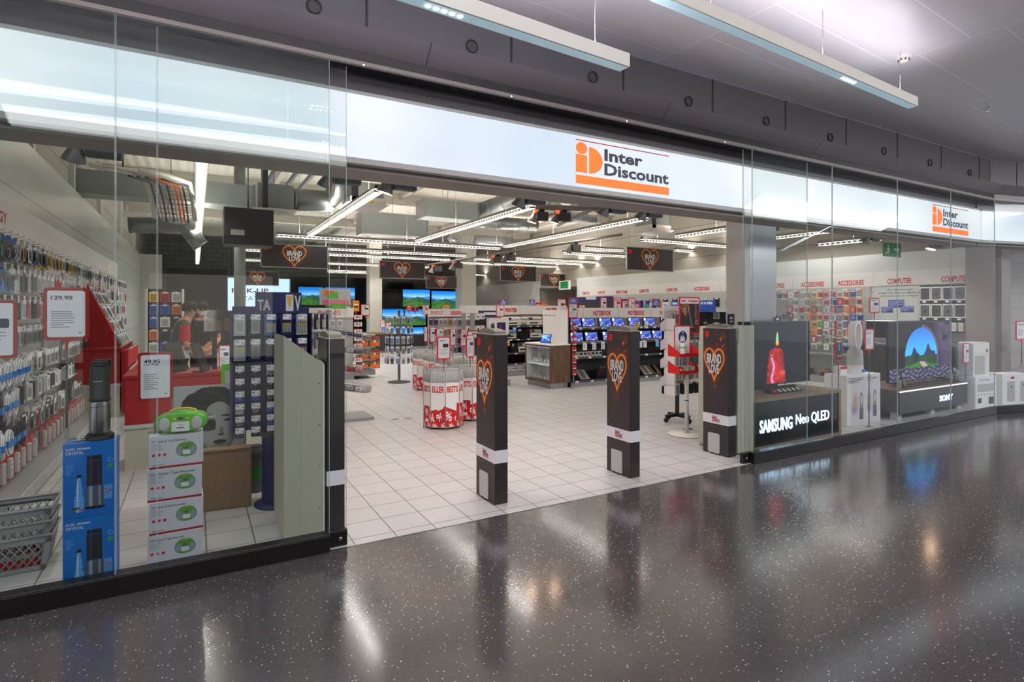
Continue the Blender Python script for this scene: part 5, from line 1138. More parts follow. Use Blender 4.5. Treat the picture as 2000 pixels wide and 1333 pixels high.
m = MB('charcoal'); m.box(-1.0, 1.15, 22.6, 22.8, 0, 3.3); tag(m.build('dark_partition'), 'dark grey partition behind the cash desk, beside the lit pick up panel', 'partition')
t = thing('game_rack', 'narrow rack of colourful game boxes behind the cash desk staff', 'rack', (-.55, 9.6, 0)); m = MB('white'); m.box(.30, .34, 0, .3, 0, 2.05); m.box(-.34, -.30, 0, .3, 0, 2.05); m.build('upright', t); m = MB('charcoal'); m.box(-.30, .30, .2, .24, 0, 2.05); m.build('back_panel', t)
for r in range(7):
    for c in range(3):
        cn = rs.choice(['orange', 'red', 'yellow', 'black', 'blue', 'white']); hang('game_box', 'case', .17, .22, (-.75 + c * .20, 9.72, 2.0 - r * .26), 0, PAL[cn], f'{cn} game box in the narrow rack behind the staff, {ORD[r]} row down, {ORD[c]} along', 'game box')

# ================================================================== window display between heart gate and corner
def candle(u, v):
    x = u * 1.25; y = v * .70; c = base(u, (.045, .045, .075)); cx = .62
    w = (.125 + .045 * sst(.40, 0, y) + .004 * np.sin(y * 70) * (y < .3)) * np.sqrt(np.clip(1 - (np.clip(y - .33, 0, 1) / .075) ** 4, 0, 1)); body = (np.abs(x - cx) < w) & (y < .405 - .008 * np.sin((x - cx) * 30)) & (y > .0); t = np.clip((x - cx) / np.maximum(w, 1e-3), -1, 1)
    col = np.stack([.82 - .25 * t ** 2, .08 + 0 * t, .12 + 0 * t], 1); n = fbm(x * 14, y * 9, 5); col = mixc(col, (.96, .30, .32), sst(.55, .75, n)); col = mixc(col, (.50, .02, .06), sst(.45, .25, n) * .7)
    c = np.where(body[:, None], col, c); c = mixc(c, (.95, .70, .92), body * np.exp(-((x - cx + .06 + .02 * np.sin(y * 25)) / .022) ** 2) * (y < .30) * .9)
    sp = fbm(x * 34, y * 34, 8); c = mixc(c, (1, .72, .70), body * sst(.66, .75, sp) * (y < .33)); fw = .028 * np.clip(1 - (y - .45) / .14, 0, 1) ** .6 * (y > .43); fl = (np.abs(x - cx - .02) < fw) & (y < .59)
    k = (y - .43) / .155; fc = np.stack([np.interp(k, [0, .2, .5, .8, 1], [.95, 1, .45, .75, .95]), np.interp(k, [0, .2, .5, .8, 1], [.25, .75, .90, .95, .90]), np.interp(k, [0, .2, .5, .8, 1], [.12, .25, .85, .5, .55])], 1); return np.where(fl[:, None], fc, c)
t = thing('lit_pedestal', 'wood framed pedestal with dark front and glowing white maker lettering behind the glass', 'pedestal', (5.55, .30, 0))
W = 1.72; m = MB('oakgrey'); m.box(0, W, 0, .62, .56, .60); m.box(0, W, 0, .62, 0, .045); m.box(W - .045, W, 0, .62, .045, .56); m.box(0, .02, 0, .62, .045, .56); m.build('carcass', t)
m = MB('navy'); m.slot('gloss_black'); m.box(.02, W - .045, .012, .04, .045, .56); m.build('front_panel', t)
m = MB('sign_on'); m.text('SAMSUNG', .12, .20, .145, .004, .02, w=.60, thick=.008); m.text('Neo QLED', .79, .235, .125, .004, .004, w=.68, thick=.008); m.build('lettering', t)
t = thing('candle_television', 'large television showing a red burning candle on the wood framed pedestal', 'television', (6.55, .72, .60)); w = 1.42
m = MB('black'); m.box(-w / 2, w / 2, 0, .03, .06, .88, .003); m.build('housing', t); print_grid('screen', 1.40, .79, 160, 90, lambda u, v: candle(u * 1.0, v), 'screen', t, (0, -.001, .075))
m = MB('black'); m.box(-.30, .30, -.10, .14, 0, .012); m.box(-.06, .06, .02, .05, .01, .10); m.build('stand', t)
t = thing('feature_bar', 'black triangular feature display in front of the candle television', 'display', (6.40, .52, .60), R(2)); m = MB('gloss_black'); m.prism([(-.08, 0), (.06, 0), (.04, .075)], -.30, .30, 'x'); m.build('body', t); m = MB('white')
for k in range(6): m.add([(-.26 + k * .095, -.066, .018), (-.21 + k * .095, -.066, .018), (-.21 + k * .095, -.022, .045), (-.26 + k * .095, -.022, .045)], [(0, 1, 2, 3)]) if k else m.slot('signred').add([(-.27, -.066, .018), (-.21, -.066, .018), (-.21, -.022, .045), (-.27, -.022, .045)], [(0, 1, 2, 3)]).slot('ltgrey')
m.build('icons', t)
frame_sign(5.62, .40, .90, .14, .25, .60, 'narrow red framed card standing on the wood pedestal before the candle television', 'dark', seed=3)
t = thing('guarantee_card', 'small black card with white number ten on the pedestal end', 'card', (7.08, .95, .60)); m = MB('gloss_black'); m.box(-.13, .13, 0, .01, .80, .93); m.box(-.01, .01, .01, .02, 0, .80); m.slot('white').text('10', -.11, .835, .06, -.001, .006, w=.05); m.text('JAHRE', -.03, .875, .02, -.001, 0, w=.07); m.text('GARANTIE', -.03, .840, .02, -.001, 0, w=.12); m.build('plate', t)
t = thing('neo_card', 'tiny black square card on top of the beige housing', 'card', (5.42, .50, 1.45)); m = MB('gloss_black'); m.box(-.055, .055, 0, .01, 0, .13); m.slot('white').text('Neo', 0, .07, .03, -.001, .004, w=.05, align='c'); m.text('QLED', 0, .035, .018, -.001, 0, w=.05, align='c'); m.build('plate', t)
t = thing('go_stand', 'grey header stand with black square mark and travel goods behind the candle television', 'display stand', (8.25, 2.0, 0)); m = MB('grey'); m.box(-.3, .3, -.15, .15, 0, .05); m.box(-.03, .03, .02, .06, .05, 1.75); m.build('post', t); m = MB('warmgrey'); m.box(-.36, .36, 0, .03, 1.55, 1.80); m.slot('gloss_black').rrect(-.09, .09, 1.60, 1.76, .02, -.003, 0); m.slot('white').text('Go', 0, 1.645, .065, -.004, .01, w=.11, align='c'); m.build('header', t)
for r in range(3):
    for c in range(6):
        cn = rs.choice(['orange', 'pink', 'purple', 'black', 'silver', 'green', 'cream']); hang('travel_pack', 'card', .10, .19, (7.97 + c * .115, 1.95, 1.50 - r * .24), 0, PAL[cn], f'{cn} travel pack on the grey header stand, {ORD[r]} row down, {ORD[c]} along', 'accessory pack')
frame_sign(7.55, .50, .94, .155, .30, 0, 'dark card in red frame on a floor pole between candle television and white fan', 'dark', seed=4)
def fan_art(u, v):
    c = base(u, (.88, .85, .88)); y = v; c = mixc(c, (.62, .55, .72), np.exp(-(((u - .22) / .22) ** 2 + ((y - .32) / .10) ** 2)) * .9); c = mixc(c, (.72, .60, .50), np.exp(-(((u - .28) / .16) ** 2 + ((y - .52) / .14) ** 2)) * .8)
    b = (np.abs(u - .68) < .14) & (y > .10) & (y < .36); c = mixc(c, (.45, .45, .50), b * 1.0); h = (np.abs(np.hypot((u - .68) / .11, (y - .52) / .17) - .8) < .22) | (((np.abs(u - .68) < .13) & (np.abs(np.abs(u - .68) - .09) < .03)) & (y > .34) & (y < .6)); c = mixc(c, (.55, .57, .62), h * 1.0); c = mixc(c, (.3, .3, .34), ((np.abs(u - .68) < .14) & (y > .20) & (y < .22)) * 1.0); return c
fp = print_grid('fan_print', .30, .66, 50, 100, fan_art, 'print')
for i, (x, y) in enumerate(((8.10, .56), (8.52, .60))):
    t = thing('fan_box', ['white carton of a bladeless fan next to the dark card pole', 'white carton of a bladeless fan next to the maker lettered bench'][i], 'box', (x, y, 0), R(-8)); m = MB('paper'); m.box(-.20, .20, 0, .36, 0, .70, .002); m.build('carton', t)
    o = bpy.data.objects.new('front_print', fp.data); COL.objects.link(o); o.parent = t; o.location = (.03, -.001, .01); m = MB('text'); fine(m, -.18, .16, .67, .60, -.002, .022, .007, 'text', i); m.build('lettering', t)
bpy.data.objects.remove(fp)
t = thing('tower_fan', 'white and silver bladeless tower fan standing on the fan cartons', 'fan', (8.30, .70, .70)); m = MB('ltgrey'); m.lathe([(.105, 0), (.105, .18), (.098, .33), (.06, .38), (.055, .40)], n=28); m.slot('white').lathe([(.108, 0), (.107, .13)], n=28, caps=False); m.build('body', t)
m = MB('white')
def oval(rw, rh, n=32): return [(rw * math.cos(2 * math.pi * i / n) * (1 if True else 1), rh * (abs(math.sin(2 * math.pi * i / n)) ** .6) * (1 if math.sin(2 * math.pi * i / n) >= 0 else -1)) for i in range(n)]
o1 = oval(.095, .20); o2 = oval(.062, .165); n = 32
v = [(x, -.05, .56 + z) for x, z in o1] + [(x, .05, .56 + z) for x, z in o1] + [(x, -.05, .56 + z) for x, z in o2] + [(x, .05, .56 + z) for x, z in o2]
m.add(v, [(i, (i + 1) % n, n + (i + 1) % n, n + i) for i in range(n)] + [(2 * n + (i + 1) % n, 2 * n + i, 3 * n + i, 3 * n + (i + 1) % n) for i in range(n)], True); m.add(v, [(i, 2 * n + i, 2 * n + (i + 1) % n, (i + 1) % n) for i in range(n)] + [(n + (i + 1) % n, 3 * n + (i + 1) % n, 3 * n + i, n + i) for i in range(n)]); m.build('loop', t)
m = MB('blue'); m.box(-.02, .09, -.112, -.09, .03, .07, .004); m.build('label', t)
tag(MB('white').box(-.08, .08, 0, .1, 0, .12).slot('red').rect(-.08, .08, .08, .12, -.001).build('filter_box', loc=(8.02, .70, .70)), 'small white and red box on the fan carton beside the fan', 'box')
frame_sign(8.14, .42, 1.07, .21, .29, .0, 'red framed price card reading 429.90 on a pole before the white fan', 'white', big='429.90', seed=9)
psign(1698, 1717, 582, 612, 1.2, 0, 'red framed card on a tall pole above the white fan', 'white', seed=10)
# maker lettered low bench and cave television
t = thing('lit_bench', 'low grey metal bench with white light edge and glowing white lettering', 'bench', (8.92, .42, 0)); W = 2.08
m = MB('walnut'); m.box(0, W, 0, .72, .42, .445); m.build('worktop', t); m = MB('dkgrey'); m.box(0, W, 0, .72, .12, .42); m.build('carcass', t); m = MB('steel'); m.slot('dkgrey').box(.0, W, -.012, 0, .10, .415); m.build('front_panel', t)
m = MB('edge_light'); m.box(0, W, -.016, -.004, .418, .430); m.build('light_edge', t); m = MB('sign_on'); m.text('SONY', 1.16, .20, .085, -.018, .035, w=.42, thick=.005); m.build('lettering', t)
for x in (.12, 1.1, 1.96): m = MB('ltgrey'); m.box(x - .06, x + .06, .05, .15, 0, .12); m.build('leg', t)
def cave(u, v):
    x = u * 1.6; y = v * .93; n = fbm(x * 6, y * 6, 3); c = np.stack([.03 + .07 * n, .02 + .05 * n, .03 + .07 * n], 1); c = mixc(c, (.45, .36, .55), sst(1.15, 1.45, x + .15 * y) * .6 * (n > .3))
    ax = (x - .80); r = np.hypot(ax / .42, np.clip(y - .38, 0, 9) / .46); arch = (r < 1) & (y > .20) & (np.abs(ax) < .42 + .05 * (.38 - y)); sky_ = mixc(base(u, (.25, .72, .98)), (.12, .48, .92), sst(.4, .85, y)); c = np.where(arch[:, None], sky_, c)
    pk_ = .36 + .16 * np.exp(-((x - .98) / .07) ** 2) + .13 * np.exp(-((x - .62) / .06) ** 2) + .08 * fbm(x * 22, x * 0, 6) + .06 * np.exp(-((x - 1.12) / .05) ** 2); rk = arch & (y < pk_); c = np.where(rk[:, None], np.stack([.08 + .16 * n, .10 + .16 * n, .20 + .26 * n], 1), c)
    tr = arch & (y < .36 + .05 * fbm(x * 30, y * 3, 9)); c = np.where(tr[:, None], np.stack([.06 + .14 * n, .14 + .22 * n, .12 + .1 * n], 1), c); gr = arch & (y < .26 + .03 * np.cos(ax * 9)); c = mixc(c, (.20, .48, .12), gr * 1.0); c = mixc(c, (.70, .62, .62), (gr & (np.abs(ax - .05 + (y - .25)) < .07)) * 1.0)
    st = (y < .20); cell = np.abs(np.sin(x * 26 + 3 * np.sin(y * 30))) * np.abs(np.sin(y * 44 + 2 * np.sin(x * 11))); c = np.where(st[:, None], np.stack([.10 + .42 * cell, .10 + .40 * cell, .18 + .45 * cell], 1), c)
    e = np.abs(r - 1.05) < .05; c = mixc(c, (.42, .36, .52), (e & (y > .2) & (ax > 0)) * .8); return c
t = thing('cave_television', 'large television showing a rock arch with blue sky, on the low lit bench', 'television', (10.35, .78, .445)); w = 1.98
m = MB('black'); m.box(-w / 2, w / 2, 0, .04, .03, 1.0, .003); m.build('housing', t); print_grid('screen', 1.94, .93, 200, 100, lambda u, v: cave(u, v), 'screen', t, (0, -.001, .045)); m = MB('charcoal'); m.box(-.7, .7, -.12, -.10, 0, .02)
for s in (-.7, .7): m.box(s - .02, s + .02, -.14, .16, 0, .03)
m.build('stand', t)
for x, lb in ((9.28, 'black remote control standing upright at the fan end of the low bench'), (10.88, 'black remote control standing upright at the corner end of the low bench')):
    t = thing('remote_display', lb, 'remote control', (x, .50, .445), R(-15)); m = MB('black'); m.T = Matrix.Rotation(R(-12), 4, 'X'); m.box(-.045, .045, 0, .02, 0, .27, .006); m.build('remote', t); m = MB('grey'); m.T = Matrix.Rotation(R(-12), 4, 'X'); m.rrect(-.03, .03, .17, .23, .01, -.002, 0)
    for k in range(4):
        for j in range(3): m.rrect(-.03 + j * .022, -.016 + j * .022, .04 + k * .028, .055 + k * .028, .003, -.002, 0)
    m.build('keys', t); m = MB('beige'); m.box(-.06, .0, .03, .07, 0, .12); m.build('holder', t)
def stack_tablet(x, y, z, label):
    pass
# purifier, its cartons and the things in the angled window
t = thing('purifier_carton', 'white carton with black pictograms under the white air purifier', 'box', (11.38, .30, 0), R(-6)); m = MB('paper'); m.box(-.30, .30, 0, .30, 0, .52, .002); m.build('carton', t)
m = MB('ltgrey'); m.rrect(-.24, .22, .27, .40, .01, -.002, 0); m.slot('text').text('CYCLE', -.20, .45, .03, -.002, 0, w=.30)
for k in range(6): m.disc(-.22 + k * .085, .225, .012, -.002, 10)
m.slot('dkgrey').rect(-.23, -.13, .09, .17, -.002); m.rect(.07, .22, .06, .18, -.002); m.slot('redtext').disc(.24, .46, .014, -.002, 10); m.build('print', t)
t = thing('air_purifier', 'white upright air purifier with rounded edges on its carton near the corner', 'air purifier', (11.38, .46, .52), R(-6)); m = MB('white'); m.rrect(-.23, .23, 0, .56, .03, -.10, .12); m.build('body', t); m = MB('ltgrey'); m.rrect(-.18, .10, .03, .34, .02, -.103, -.1); m.build('grille', t); m = MB('black'); m.disc(.16, .42, .028, -.102); m.box(-.2, .2, -.09, .11, -.0, .006); m.build('dial', t)
t = thing('flat_carton', 'low white carton standing behind the purifier carton', 'box', (11.45, .80, 0), R(-4)); m = MB('paper'); m.box(-.2, .2, 0, .3, 0, .56); m.build('carton', t); m = MB('ltgrey'); m.rect(-.15, .15, .1, .4, -.001); m.build('print', t)
for i, (a, r) in enumerate(((12.02, -.02),)):
    t = thing('purifier_carton', 'white carton with two tall pictured devices beyond the glass corner', 'box', (12.05, .12, 0), R(-20)); m = MB('paper'); m.box(-.30, .30, 0, .3, 0, .54, .002); m.build('carton', t)
    m = MB('ltgrey'); m.rrect(-.20, -.05, .08, .42, .01, -.002, 0); m.rrect(.06, .21, .08, .42, .01, -.002, 0); m.slot('text').disc(-.12, .33, .014, -.003, 10); m.disc(.13, .36, .014, -.003, 10); m.slot('redtext').rect(-.13, -.06, .46, .50, -.002); m.build('print', t)
for i, (z, h) in enumerate(((0, .36), (.36, .30))):
    t = thing('speaker_carton', ['wide white and red carton on the floor of the angled window', 'white and red carton stacked in the angled window'][i], 'box', (13.0, -.15, z), R(-18)); m = MB('paper'); m.box(-.50 if not i else -.35, .6, 0, .3, .04, h); m.slot('signred').box(-.50 if not i else -.35, .6, 0, .3, 0, .04); m.build('carton', t)
    m = MB('signred')
    for k in range(4): m.disc(-.30 + k * .16, h * .82, .03, -.002, 14) if not i else None
    m.slot('charcoal').rrect(-.30, -.12, h * .42, h * .54, .02, -.003, 0); m.rrect(-.02, .35, h * .42, h * .52, .02, -.003, 0); fine(m, -.3, .3, h * .36, h * .2, -.002, .03, .006); m.build('print', t)
t = thing('speaker', 'dark loudspeaker on the stacked carton in the angled window', 'speaker', (13.05, .02, .66), R(-18)); m = MB('charcoal'); m.box(-.22, .3, -.08, .12, 0, .36, .02); m.build('cabinet', t); m = MB('ltgrey'); m.disc(-.12, .06, .02, -.082); m.disc(-.04, .06, .02, -.082); m.build('knobs', t)
psign(1950.5, 1967, 649, 685, .5, .54, 'red framed price card on a pole beyond the white air purifier', 'white', big='129.90', seed=12)
psign(1984, 2006, 627, 665, .1, .66, 'red framed price card reading 499.90 cut by the picture edge', 'white', big='499.90', seed=13)
psign(1880.7, 1892, 670.7, 710, .40, .445, 'slim red framed card at the corner end of the low bench', 'white', seed=14)

# ================================================================== right wall: accessories and computers
t = thing('accessory_wall_rack', 'grey slatted wall rack full of small coloured packs under red accessories lettering', 'wall rack', (XR, 0, 0)); m = MB('ltgrey'); m.box(-.05, -.005, 2.75, 13.2, .12, 2.12); m.build('back_panel', t)
m = MB('grey'); m.box(-.48, -.005, 2.8, 13.2, 0, .14); m.box(-.42, -.005, 2.8, 5.2, .62, .66); m.build('base_shelf', t)
m = MB('white'); m.box(-.03, -.004, .95, 13.2, 2.12, 2.42); m.T = Matrix.Rotation(R(-90), 4, 'Z'); hdr = m.build('header', t); m = MB('redtext'); m.T = Matrix.Rotation(R(-90), 4, 'Z')
for s, y in (('COMPUTER', 1.22), ('COMPUTER', 2.19), ('ACCESSORIES', 3.17), ('ACCESSORIES', 4.05), ('ACCESSORIES', 5.05), ('ACCESSORIES', 6.15), ('ACCESSORIES', 7.35), ('COMPUTER', 8.5), ('COMPUTER', 9.7), ('SMART HOME', 10.8), ('COMPUTER', 11.9), ('COMPUTER', 12.8)): m = MB('redtext'); m.T = Matrix.Rotation(R(-90), 4, 'Z'); m.text(s, -y, 2.16, .105, -.032, .03, w=.56 if len(s) > 8 else .46, align='c'); m.build('lettering', hdr)
m = MB('grey'); m.T = Matrix.Rotation(R(-90), 4, 'Z')
for y in (2.70, 3.62, 4.55, 5.6, 6.7, 7.9, 9.1, 10.3, 11.4): 
    for z in range(9): m.box(-y - .004, -y + .004, -.0315, -.03, 2.14 + z * .03, 2.155 + z * .03)
m.build('slot_strip', t)
ROWR = [2.04, 1.87, 1.70, 1.53, 1.36, 1.19, 1.02, .86]
ycol = [2.83 + .145 * i for i in range(17)]
for r, z in enumerate(ROWR):
    for c, y in enumerate(ycol):
        if nh < 0: pass
        pal = ['blue', 'orange', 'orange'] if c < 3 else ['pink', 'cream', 'white', 'blue'] if c < 6 else ['yellow', 'green', 'orange', 'cream'] if c < 9 else ['red', 'white', 'silver'] if c < 13 else ['black', 'navy', 'white', 'green']
        if r > 5: pal = ['white', 'blue', 'red', 'green', 'cream']
        cn = rs.choice(pal)
        if r == 6 and rs.random() < .3: continue
        hang('accessory_pack' if False else 'wall_pack', rs.choice(['card', 'bag', 'coin', 'case', 'card', 'strip']), .125, .145, (XR - .25 - rs.uniform(0, .06), y, z), R(-90) + rs.uniform(-.25, .25), PAL[cn], f'{cn} small pack on the accessories wall, {ORD[r]} row down, {ORD[c]} hook from the computer poster', 'accessory pack')
for r, z in enumerate(ROWR):
    for c in range(0, 17, 2):
        m = MB('tag'); m.box(-.345, -.34, ycol[c] - .05, ycol[c] + .05, z - .0, z + .03); m.slot('chrome').tube([(-.05, ycol[c], z + .008), (-.34, ycol[c], z + .012)], .003, 4); m.build('price_tag', t)
for c in range(14):
    cn = rs.choice(['blue', 'silver', 'black', 'pale blue']); y = 5.5 + c * .38
    for r, z in enumerate((1.95, 1.62, 1.28)):
        hang('wall_case', 'case', .2, .26, (XR - .25, y, z), R(-90), PAL[cn if r else rs.choice(['blue', 'pale blue', 'silver', 'black'])], f'cased accessory beyond the clad pier, {ORD[r]} row down, {ORD[c]} along the wall', 'accessory pack')
def poster_mac(u, v):
    c = base(u, (.80, .82, .81))
    for (cx, cy, w, h) in ((.44, .56, .34, .20), (.25, .42, .24, .16), (.66, .43, .26, .16)):
        ins = (np.abs(u - cx) < w / 2) & (np.abs(v - cy) < h / 2); m_ = (v - cy) / h + .5; hill = .45 + .2 * np.sin((u - cx) / w * 6); sc = mixc(base(u, (.45, .52, .82)), (.20, .20, .42), (m_ < hill) * 1.0); sc = mixc(sc, (.6, .6, .85), (np.abs(m_ - hill * .7) < .04) * 1.0); c = np.where(ins[:, None], sc, c)
        c = mixc(c, (.12, .12, .16), (ins & ((np.abs(u - cx) > w / 2 - .008) | (np.abs(v - cy) > h / 2 - .008))) * 1.0)
    return c
t = thing('computer_poster', 'pale wall poster with three pictured notebooks and black text beside the accessories', 'poster', (XR - .03, 2.19, 1.28), R(-90)); m = MB('offwhite'); m.box(-.47, .47, 0, .02, 0, .82); m.build('board', t); print_grid('print', .92, .80, 90, 70, poster_mac, 'print', t, (0, -.001, .01))
m = MB('text')
for i, s in enumerate(('Über 200 individuell', 'konfigurierte iMacs und MacBooks', 'auf interdiscount.ch verfügbar.')): m.text(s, 0, .735 - i * .062, .036, -.003, .006, w=(.48, .80, .72)[i], align='c')
m.build('lettering', t)
for r, z in enumerate((1.80, 1.47)):
    for c in range(5):
        y = 1.62 - c * .19; t = thing('tablet_case', f'{["grey", "black"][r]} boxed tablet case hanging by the computer poster, {["upper", "lower"][r]} row, {ORD[c]} from the poster', 'tablet case', (XR - .26, y, z), R(-90)); m = MB('white'); m.box(-.085, .085, 0, .03, 0, .26); m.build('box', t); m = MB('dkgrey' if (r + c) % 2 else 'charcoal'); m.rrect(-.075, .075, .02, .24, .01, -.004, 0); m.slot('black').disc(0, .12, .022, -.005, 12); m.build('case', t); m = MB('tag'); m.box(-.03, .03, -.03, -.028, -.04, -.01); m.build('price_tag', t)
for c in range(8):
    tag(MB('offwhite').box(-.035, .035, 0, .08, 0, .16).slot('ltgrey').rect(-.025, .025, .03, .13, -.001).build('slim_box', loc=(XR - .32, 1.75 - c * .105, 1.22), rz=R(-90)), f'slim white box below the tablet cases, {ORD[c]} from the computer poster', 'box')
m = MB('black'); m.box(-.1, .24, .95, 1.80, 1.19, 1.215); m.slot('charcoal').box(.19, .24, .95, 1.80, 1.2, 2.10); tag(m.build('black_shelf', loc=(XR - .25, 0, 0)), 'black wall shelf under the slim white boxes by the corner pier', 'shelf')
t = thing('desktop_computer', 'large silver all in one computer with dark screen before the computer poster', 'computer', (XR - .45, 2.30, .98), R(-78)); m = MB('chrome'); m.box(-.30, .30, .0, .03, .0, .42, .008); m.build('housing', t); m = MB('gloss_black'); m.rect(-.285, .285, .07, .405, -.001); m.build('screen', t); m = MB('ltgrey'); m.box(-.1, .1, .02, .16, -.06, -.05); m.box(-.08, .08, .04, .06, -.05, .1); m.build('foot', t)
m = MB('charcoal'); m.box(0, .55, 1.2, 2.75, .0, .92); tag(m.build('dark_cabinet', loc=(XR - .62, 0, 0)), 'dark cabinet under the all in one computer', 'cabinet')
for c in range(4):
    tag(MB('carton').prism([(-.12, 0), (.10, .0), (.14, .12), (-.05, .14)], 0, .28).slot('black').box(-.04, .05, -.01, 0, .01, .08).build('brown_case', loc=(XR - .42, 3.05 + c * .52, .145), rz=R(-90)), f'brown and black sleeve on the accessories bottom shelf, {ORD[c]} from the dark cabinet', 'sleeve')
# far shelves along the same wall: screens and boxes seen over the notebooks
for c in range(4):
    p = P(1127 + c * 26, 600, X=XR - .55); t = thing('boxed_monitor', f'dark blue boxed screen standing high on the wall shelf, {ORD[c]} from the back recess', 'monitor', (XR - .55, p.y, 1.60), R(-70)); m = MB('navy'); m.box(-.30, .30, 0, .12, 0, .46 if c % 2 == 0 else .36); m.build('carton', t); m = MB('charcoal'); m.rect(-.25, .25, .06, .28, -.001); m.build('print', t)
for i, (px, w, h, cn) in enumerate(((1225, .35, .30, 'pink'), (1242, .35, .30, 'purple'), (1262, .14, .18, 'teal'), (1272, .12, .22, 'white'), (1283, .12, .26, 'orange'), (1300, .2, .24, 'white'), (1312, .2, .22, 'silver'), (1322, .2, .26, 'black'))):
    p = P(px, 600, X=XR - .5); o = MB('oc').slot('oc').box(-w / 2, w / 2, 0, .15, 0, h).slot('oc2').rrect(-w * .3, w * .3, h * .2, h * .7, w * .1, -.002, 0).build('boxed_product', loc=(XR - .5, p.y, 1.60), rz=R(-80)); o.color = (*s2l(PAL[cn]), 1); tag(o, f'{cn} boxed product on the high wall shelf, {ORD[i]} after the boxed screens', 'box')
m = MB('white'); m.box(-.02, .5, 4.6, 13.2, 1.56, 1.595); m.slot('charcoal').box(.45, .5, 4.6, 13.2, .14, 1.55); tag(m.build('wall_shelf', loc=(XR - .7 + .15, 0, 0)), 'long white shelf along the wall carrying boxed screens and products', 'shelf')
for i, (px, cn) in enumerate(((1318, 'blue'), (1330, 'blue'), (1374, 'blue'), (1380, 'blue'), (1386, 'blue'), (1345, 'pale blue'), (1358, 'pale blue'))):
    p = P(px, 600, X=XR - .8); o = MB('oc').slot('oc').box(-.11, .11, 0, .12, 0, .30).slot('tag').rect(-.08, .08, .2, .26, -.001).build('blue_box', loc=(XR - .8, p.y, 1.56), rz=R(-80)); o.color = (*s2l(PAL[cn]), 1); tag(o, f'{cn} box in the group above the hook stand, {ORD[i]} one', 'box', 'blue boxes above the hook stand')

# ================================================================== hook display, poster stand and sanitiser stand by the heart gate
t = thing('castor_display', 'white tiered hook display on black castors behind the sanitiser stand', 'display stand', (6.12, 1.95, 0)); m = MB('white'); m.box(-.28, .25, .05, .09, .42, 1.68); m.box(-.28, -.25, -.15, .09, .42, 1.5); m.build('back_panel', t)
m = MB('black'); m.box(-.012, .012, .04, .10, .08, .42); m.box(-.22, .22, .05, .09, .07, .11); m.box(-.02, .02, -.16, .24, .07, .11); m.build('foot', t)
for x, y in ((-.22, .07), (.22, .07), (0, -.16), (0, .24)): m = MB('black'); m.T = Matrix.Translation((x, y, .036)) @ Matrix.Rotation(R(90), 4, 'X'); m.lathe([(.034, -.014), (.036, 0), (.034, .014)], n=16); m.build('castor', t)
m = MB('wire')
for r in range(6):
    for c in range(4): m.tube([(-.2 + c * .13, .05, 1.60 - r * .20), (-.2 + c * .13, -.12, 1.61 - r * .20)], .003, 4)
m.build('hooks_frame', t)
for r in range(6):
    for c in range(4):
        for k in range(2):
            cn = rs.choice(['silver', 'white', 'silver', 'grey', 'cream'] if r < 5 else ['black', 'black', 'silver']); hang('screen_protector_pack', 'case', .10, .175, (5.92 + c * .13, 1.82 + k * .05, 1.60 - r * .20), 0, PAL[cn], f'{cn} pack on the castor display, {ORD[r]} row down, {ORD[c]} hook, {ORD[k]} on it', 'accessory pack')
for r in range(4):
    m = MB('tag'); m.add([(-.40, .0, 1.44 - r * .26), (-.28, .0, 1.50 - r * .26), (-.28, .0, 1.34 - r * .26), (-.40, .0, 1.32 - r * .26)], [(0, 1, 2, 3)]); m.slot('wire').tube([(-.40, -.01, 1.32 - r * .26), (-.28, -.01, 1.34 - r * .26), (-.28, -.14, 1.34 - r * .26)], .004, 4); m.build('side_tray', t)
t = thing('sanitiser_stand', 'white pole stand with round floor plate and red sloped trays beside the heart gate', 'hygiene stand', (5.58, 1.33, 0)); m = MB('offwhite'); m.lathe([(.24, .004), (.24, .014), (.02, .016)], n=40); m.slot('charcoal').lathe([(.242, 0), (.242, .005)], n=40); m.build('floor_plate', t)
m = MB('offwhite'); m.tube([(0, 0, .01), (0, 0, .80)], .026, 16); m.slot('charcoal').lathe([(.027, .44), (.027, .452)], n=16, caps=False); m.build('pole', t)
for z in (.80, 1.02): m = MB('red'); m.box(-.19, .19, -.06, .14, z, z + .012); m.prism([(-.06, z), (-.06, z + .06), (.14, z + .16), (.14, z)], -.195, -.185, 'x'); m.prism([(-.06, z), (-.06, z + .06), (.14, z + .16), (.14, z)], .185, .195, 'x'); m.box(-.19, .19, -.065, -.055, z, z + .04); m.build('tray', t)
t = thing('hygiene_notice', 'white notice with purple hand washing disc on the red tray', 'notice', (5.56, 1.40, 1.04)); m = MB('signred'); m.box(-.13, .16, 0, .006, 0, .38); m.slot('tag').rect(-.115, .145, .015, .365, -.001); m.slot('navy').disc(.02, .23, .078, -.002, 28); m.slot('white'); m.prism([(-.03, .17), (.05, .165), (.06, .20), (.045, .24), (.04, .21), (.03, .255), (.02, .215), (.01, .27), (.0, .215), (-.015, .255), (-.025, .21)], -.004, -.003); m.disc(.02, .285, .010, -.004, 10); fine(m, -.03, .13, .13, .03, -.002, .03, .008, 'text', 3); m.build('sheet', t)
t = thing('sanitiser_bottle', 'small white bottle with green band on the upper red tray', 'bottle', (5.49, 1.31, 1.032)); m = MB('white'); m.lathe([(.035, 0), (.037, .02), (.037, .12), (.034, .135)], n=20); m.build('body', t); m = MB('green'); m.lathe([(.0375, .10), (.0375, .115)], n=20, caps=False); m.build('band', t); m = MB('white'); m.lathe([(.036, .135), (.036, .155), (.02, .16)], n=20); m.build('lid', t)
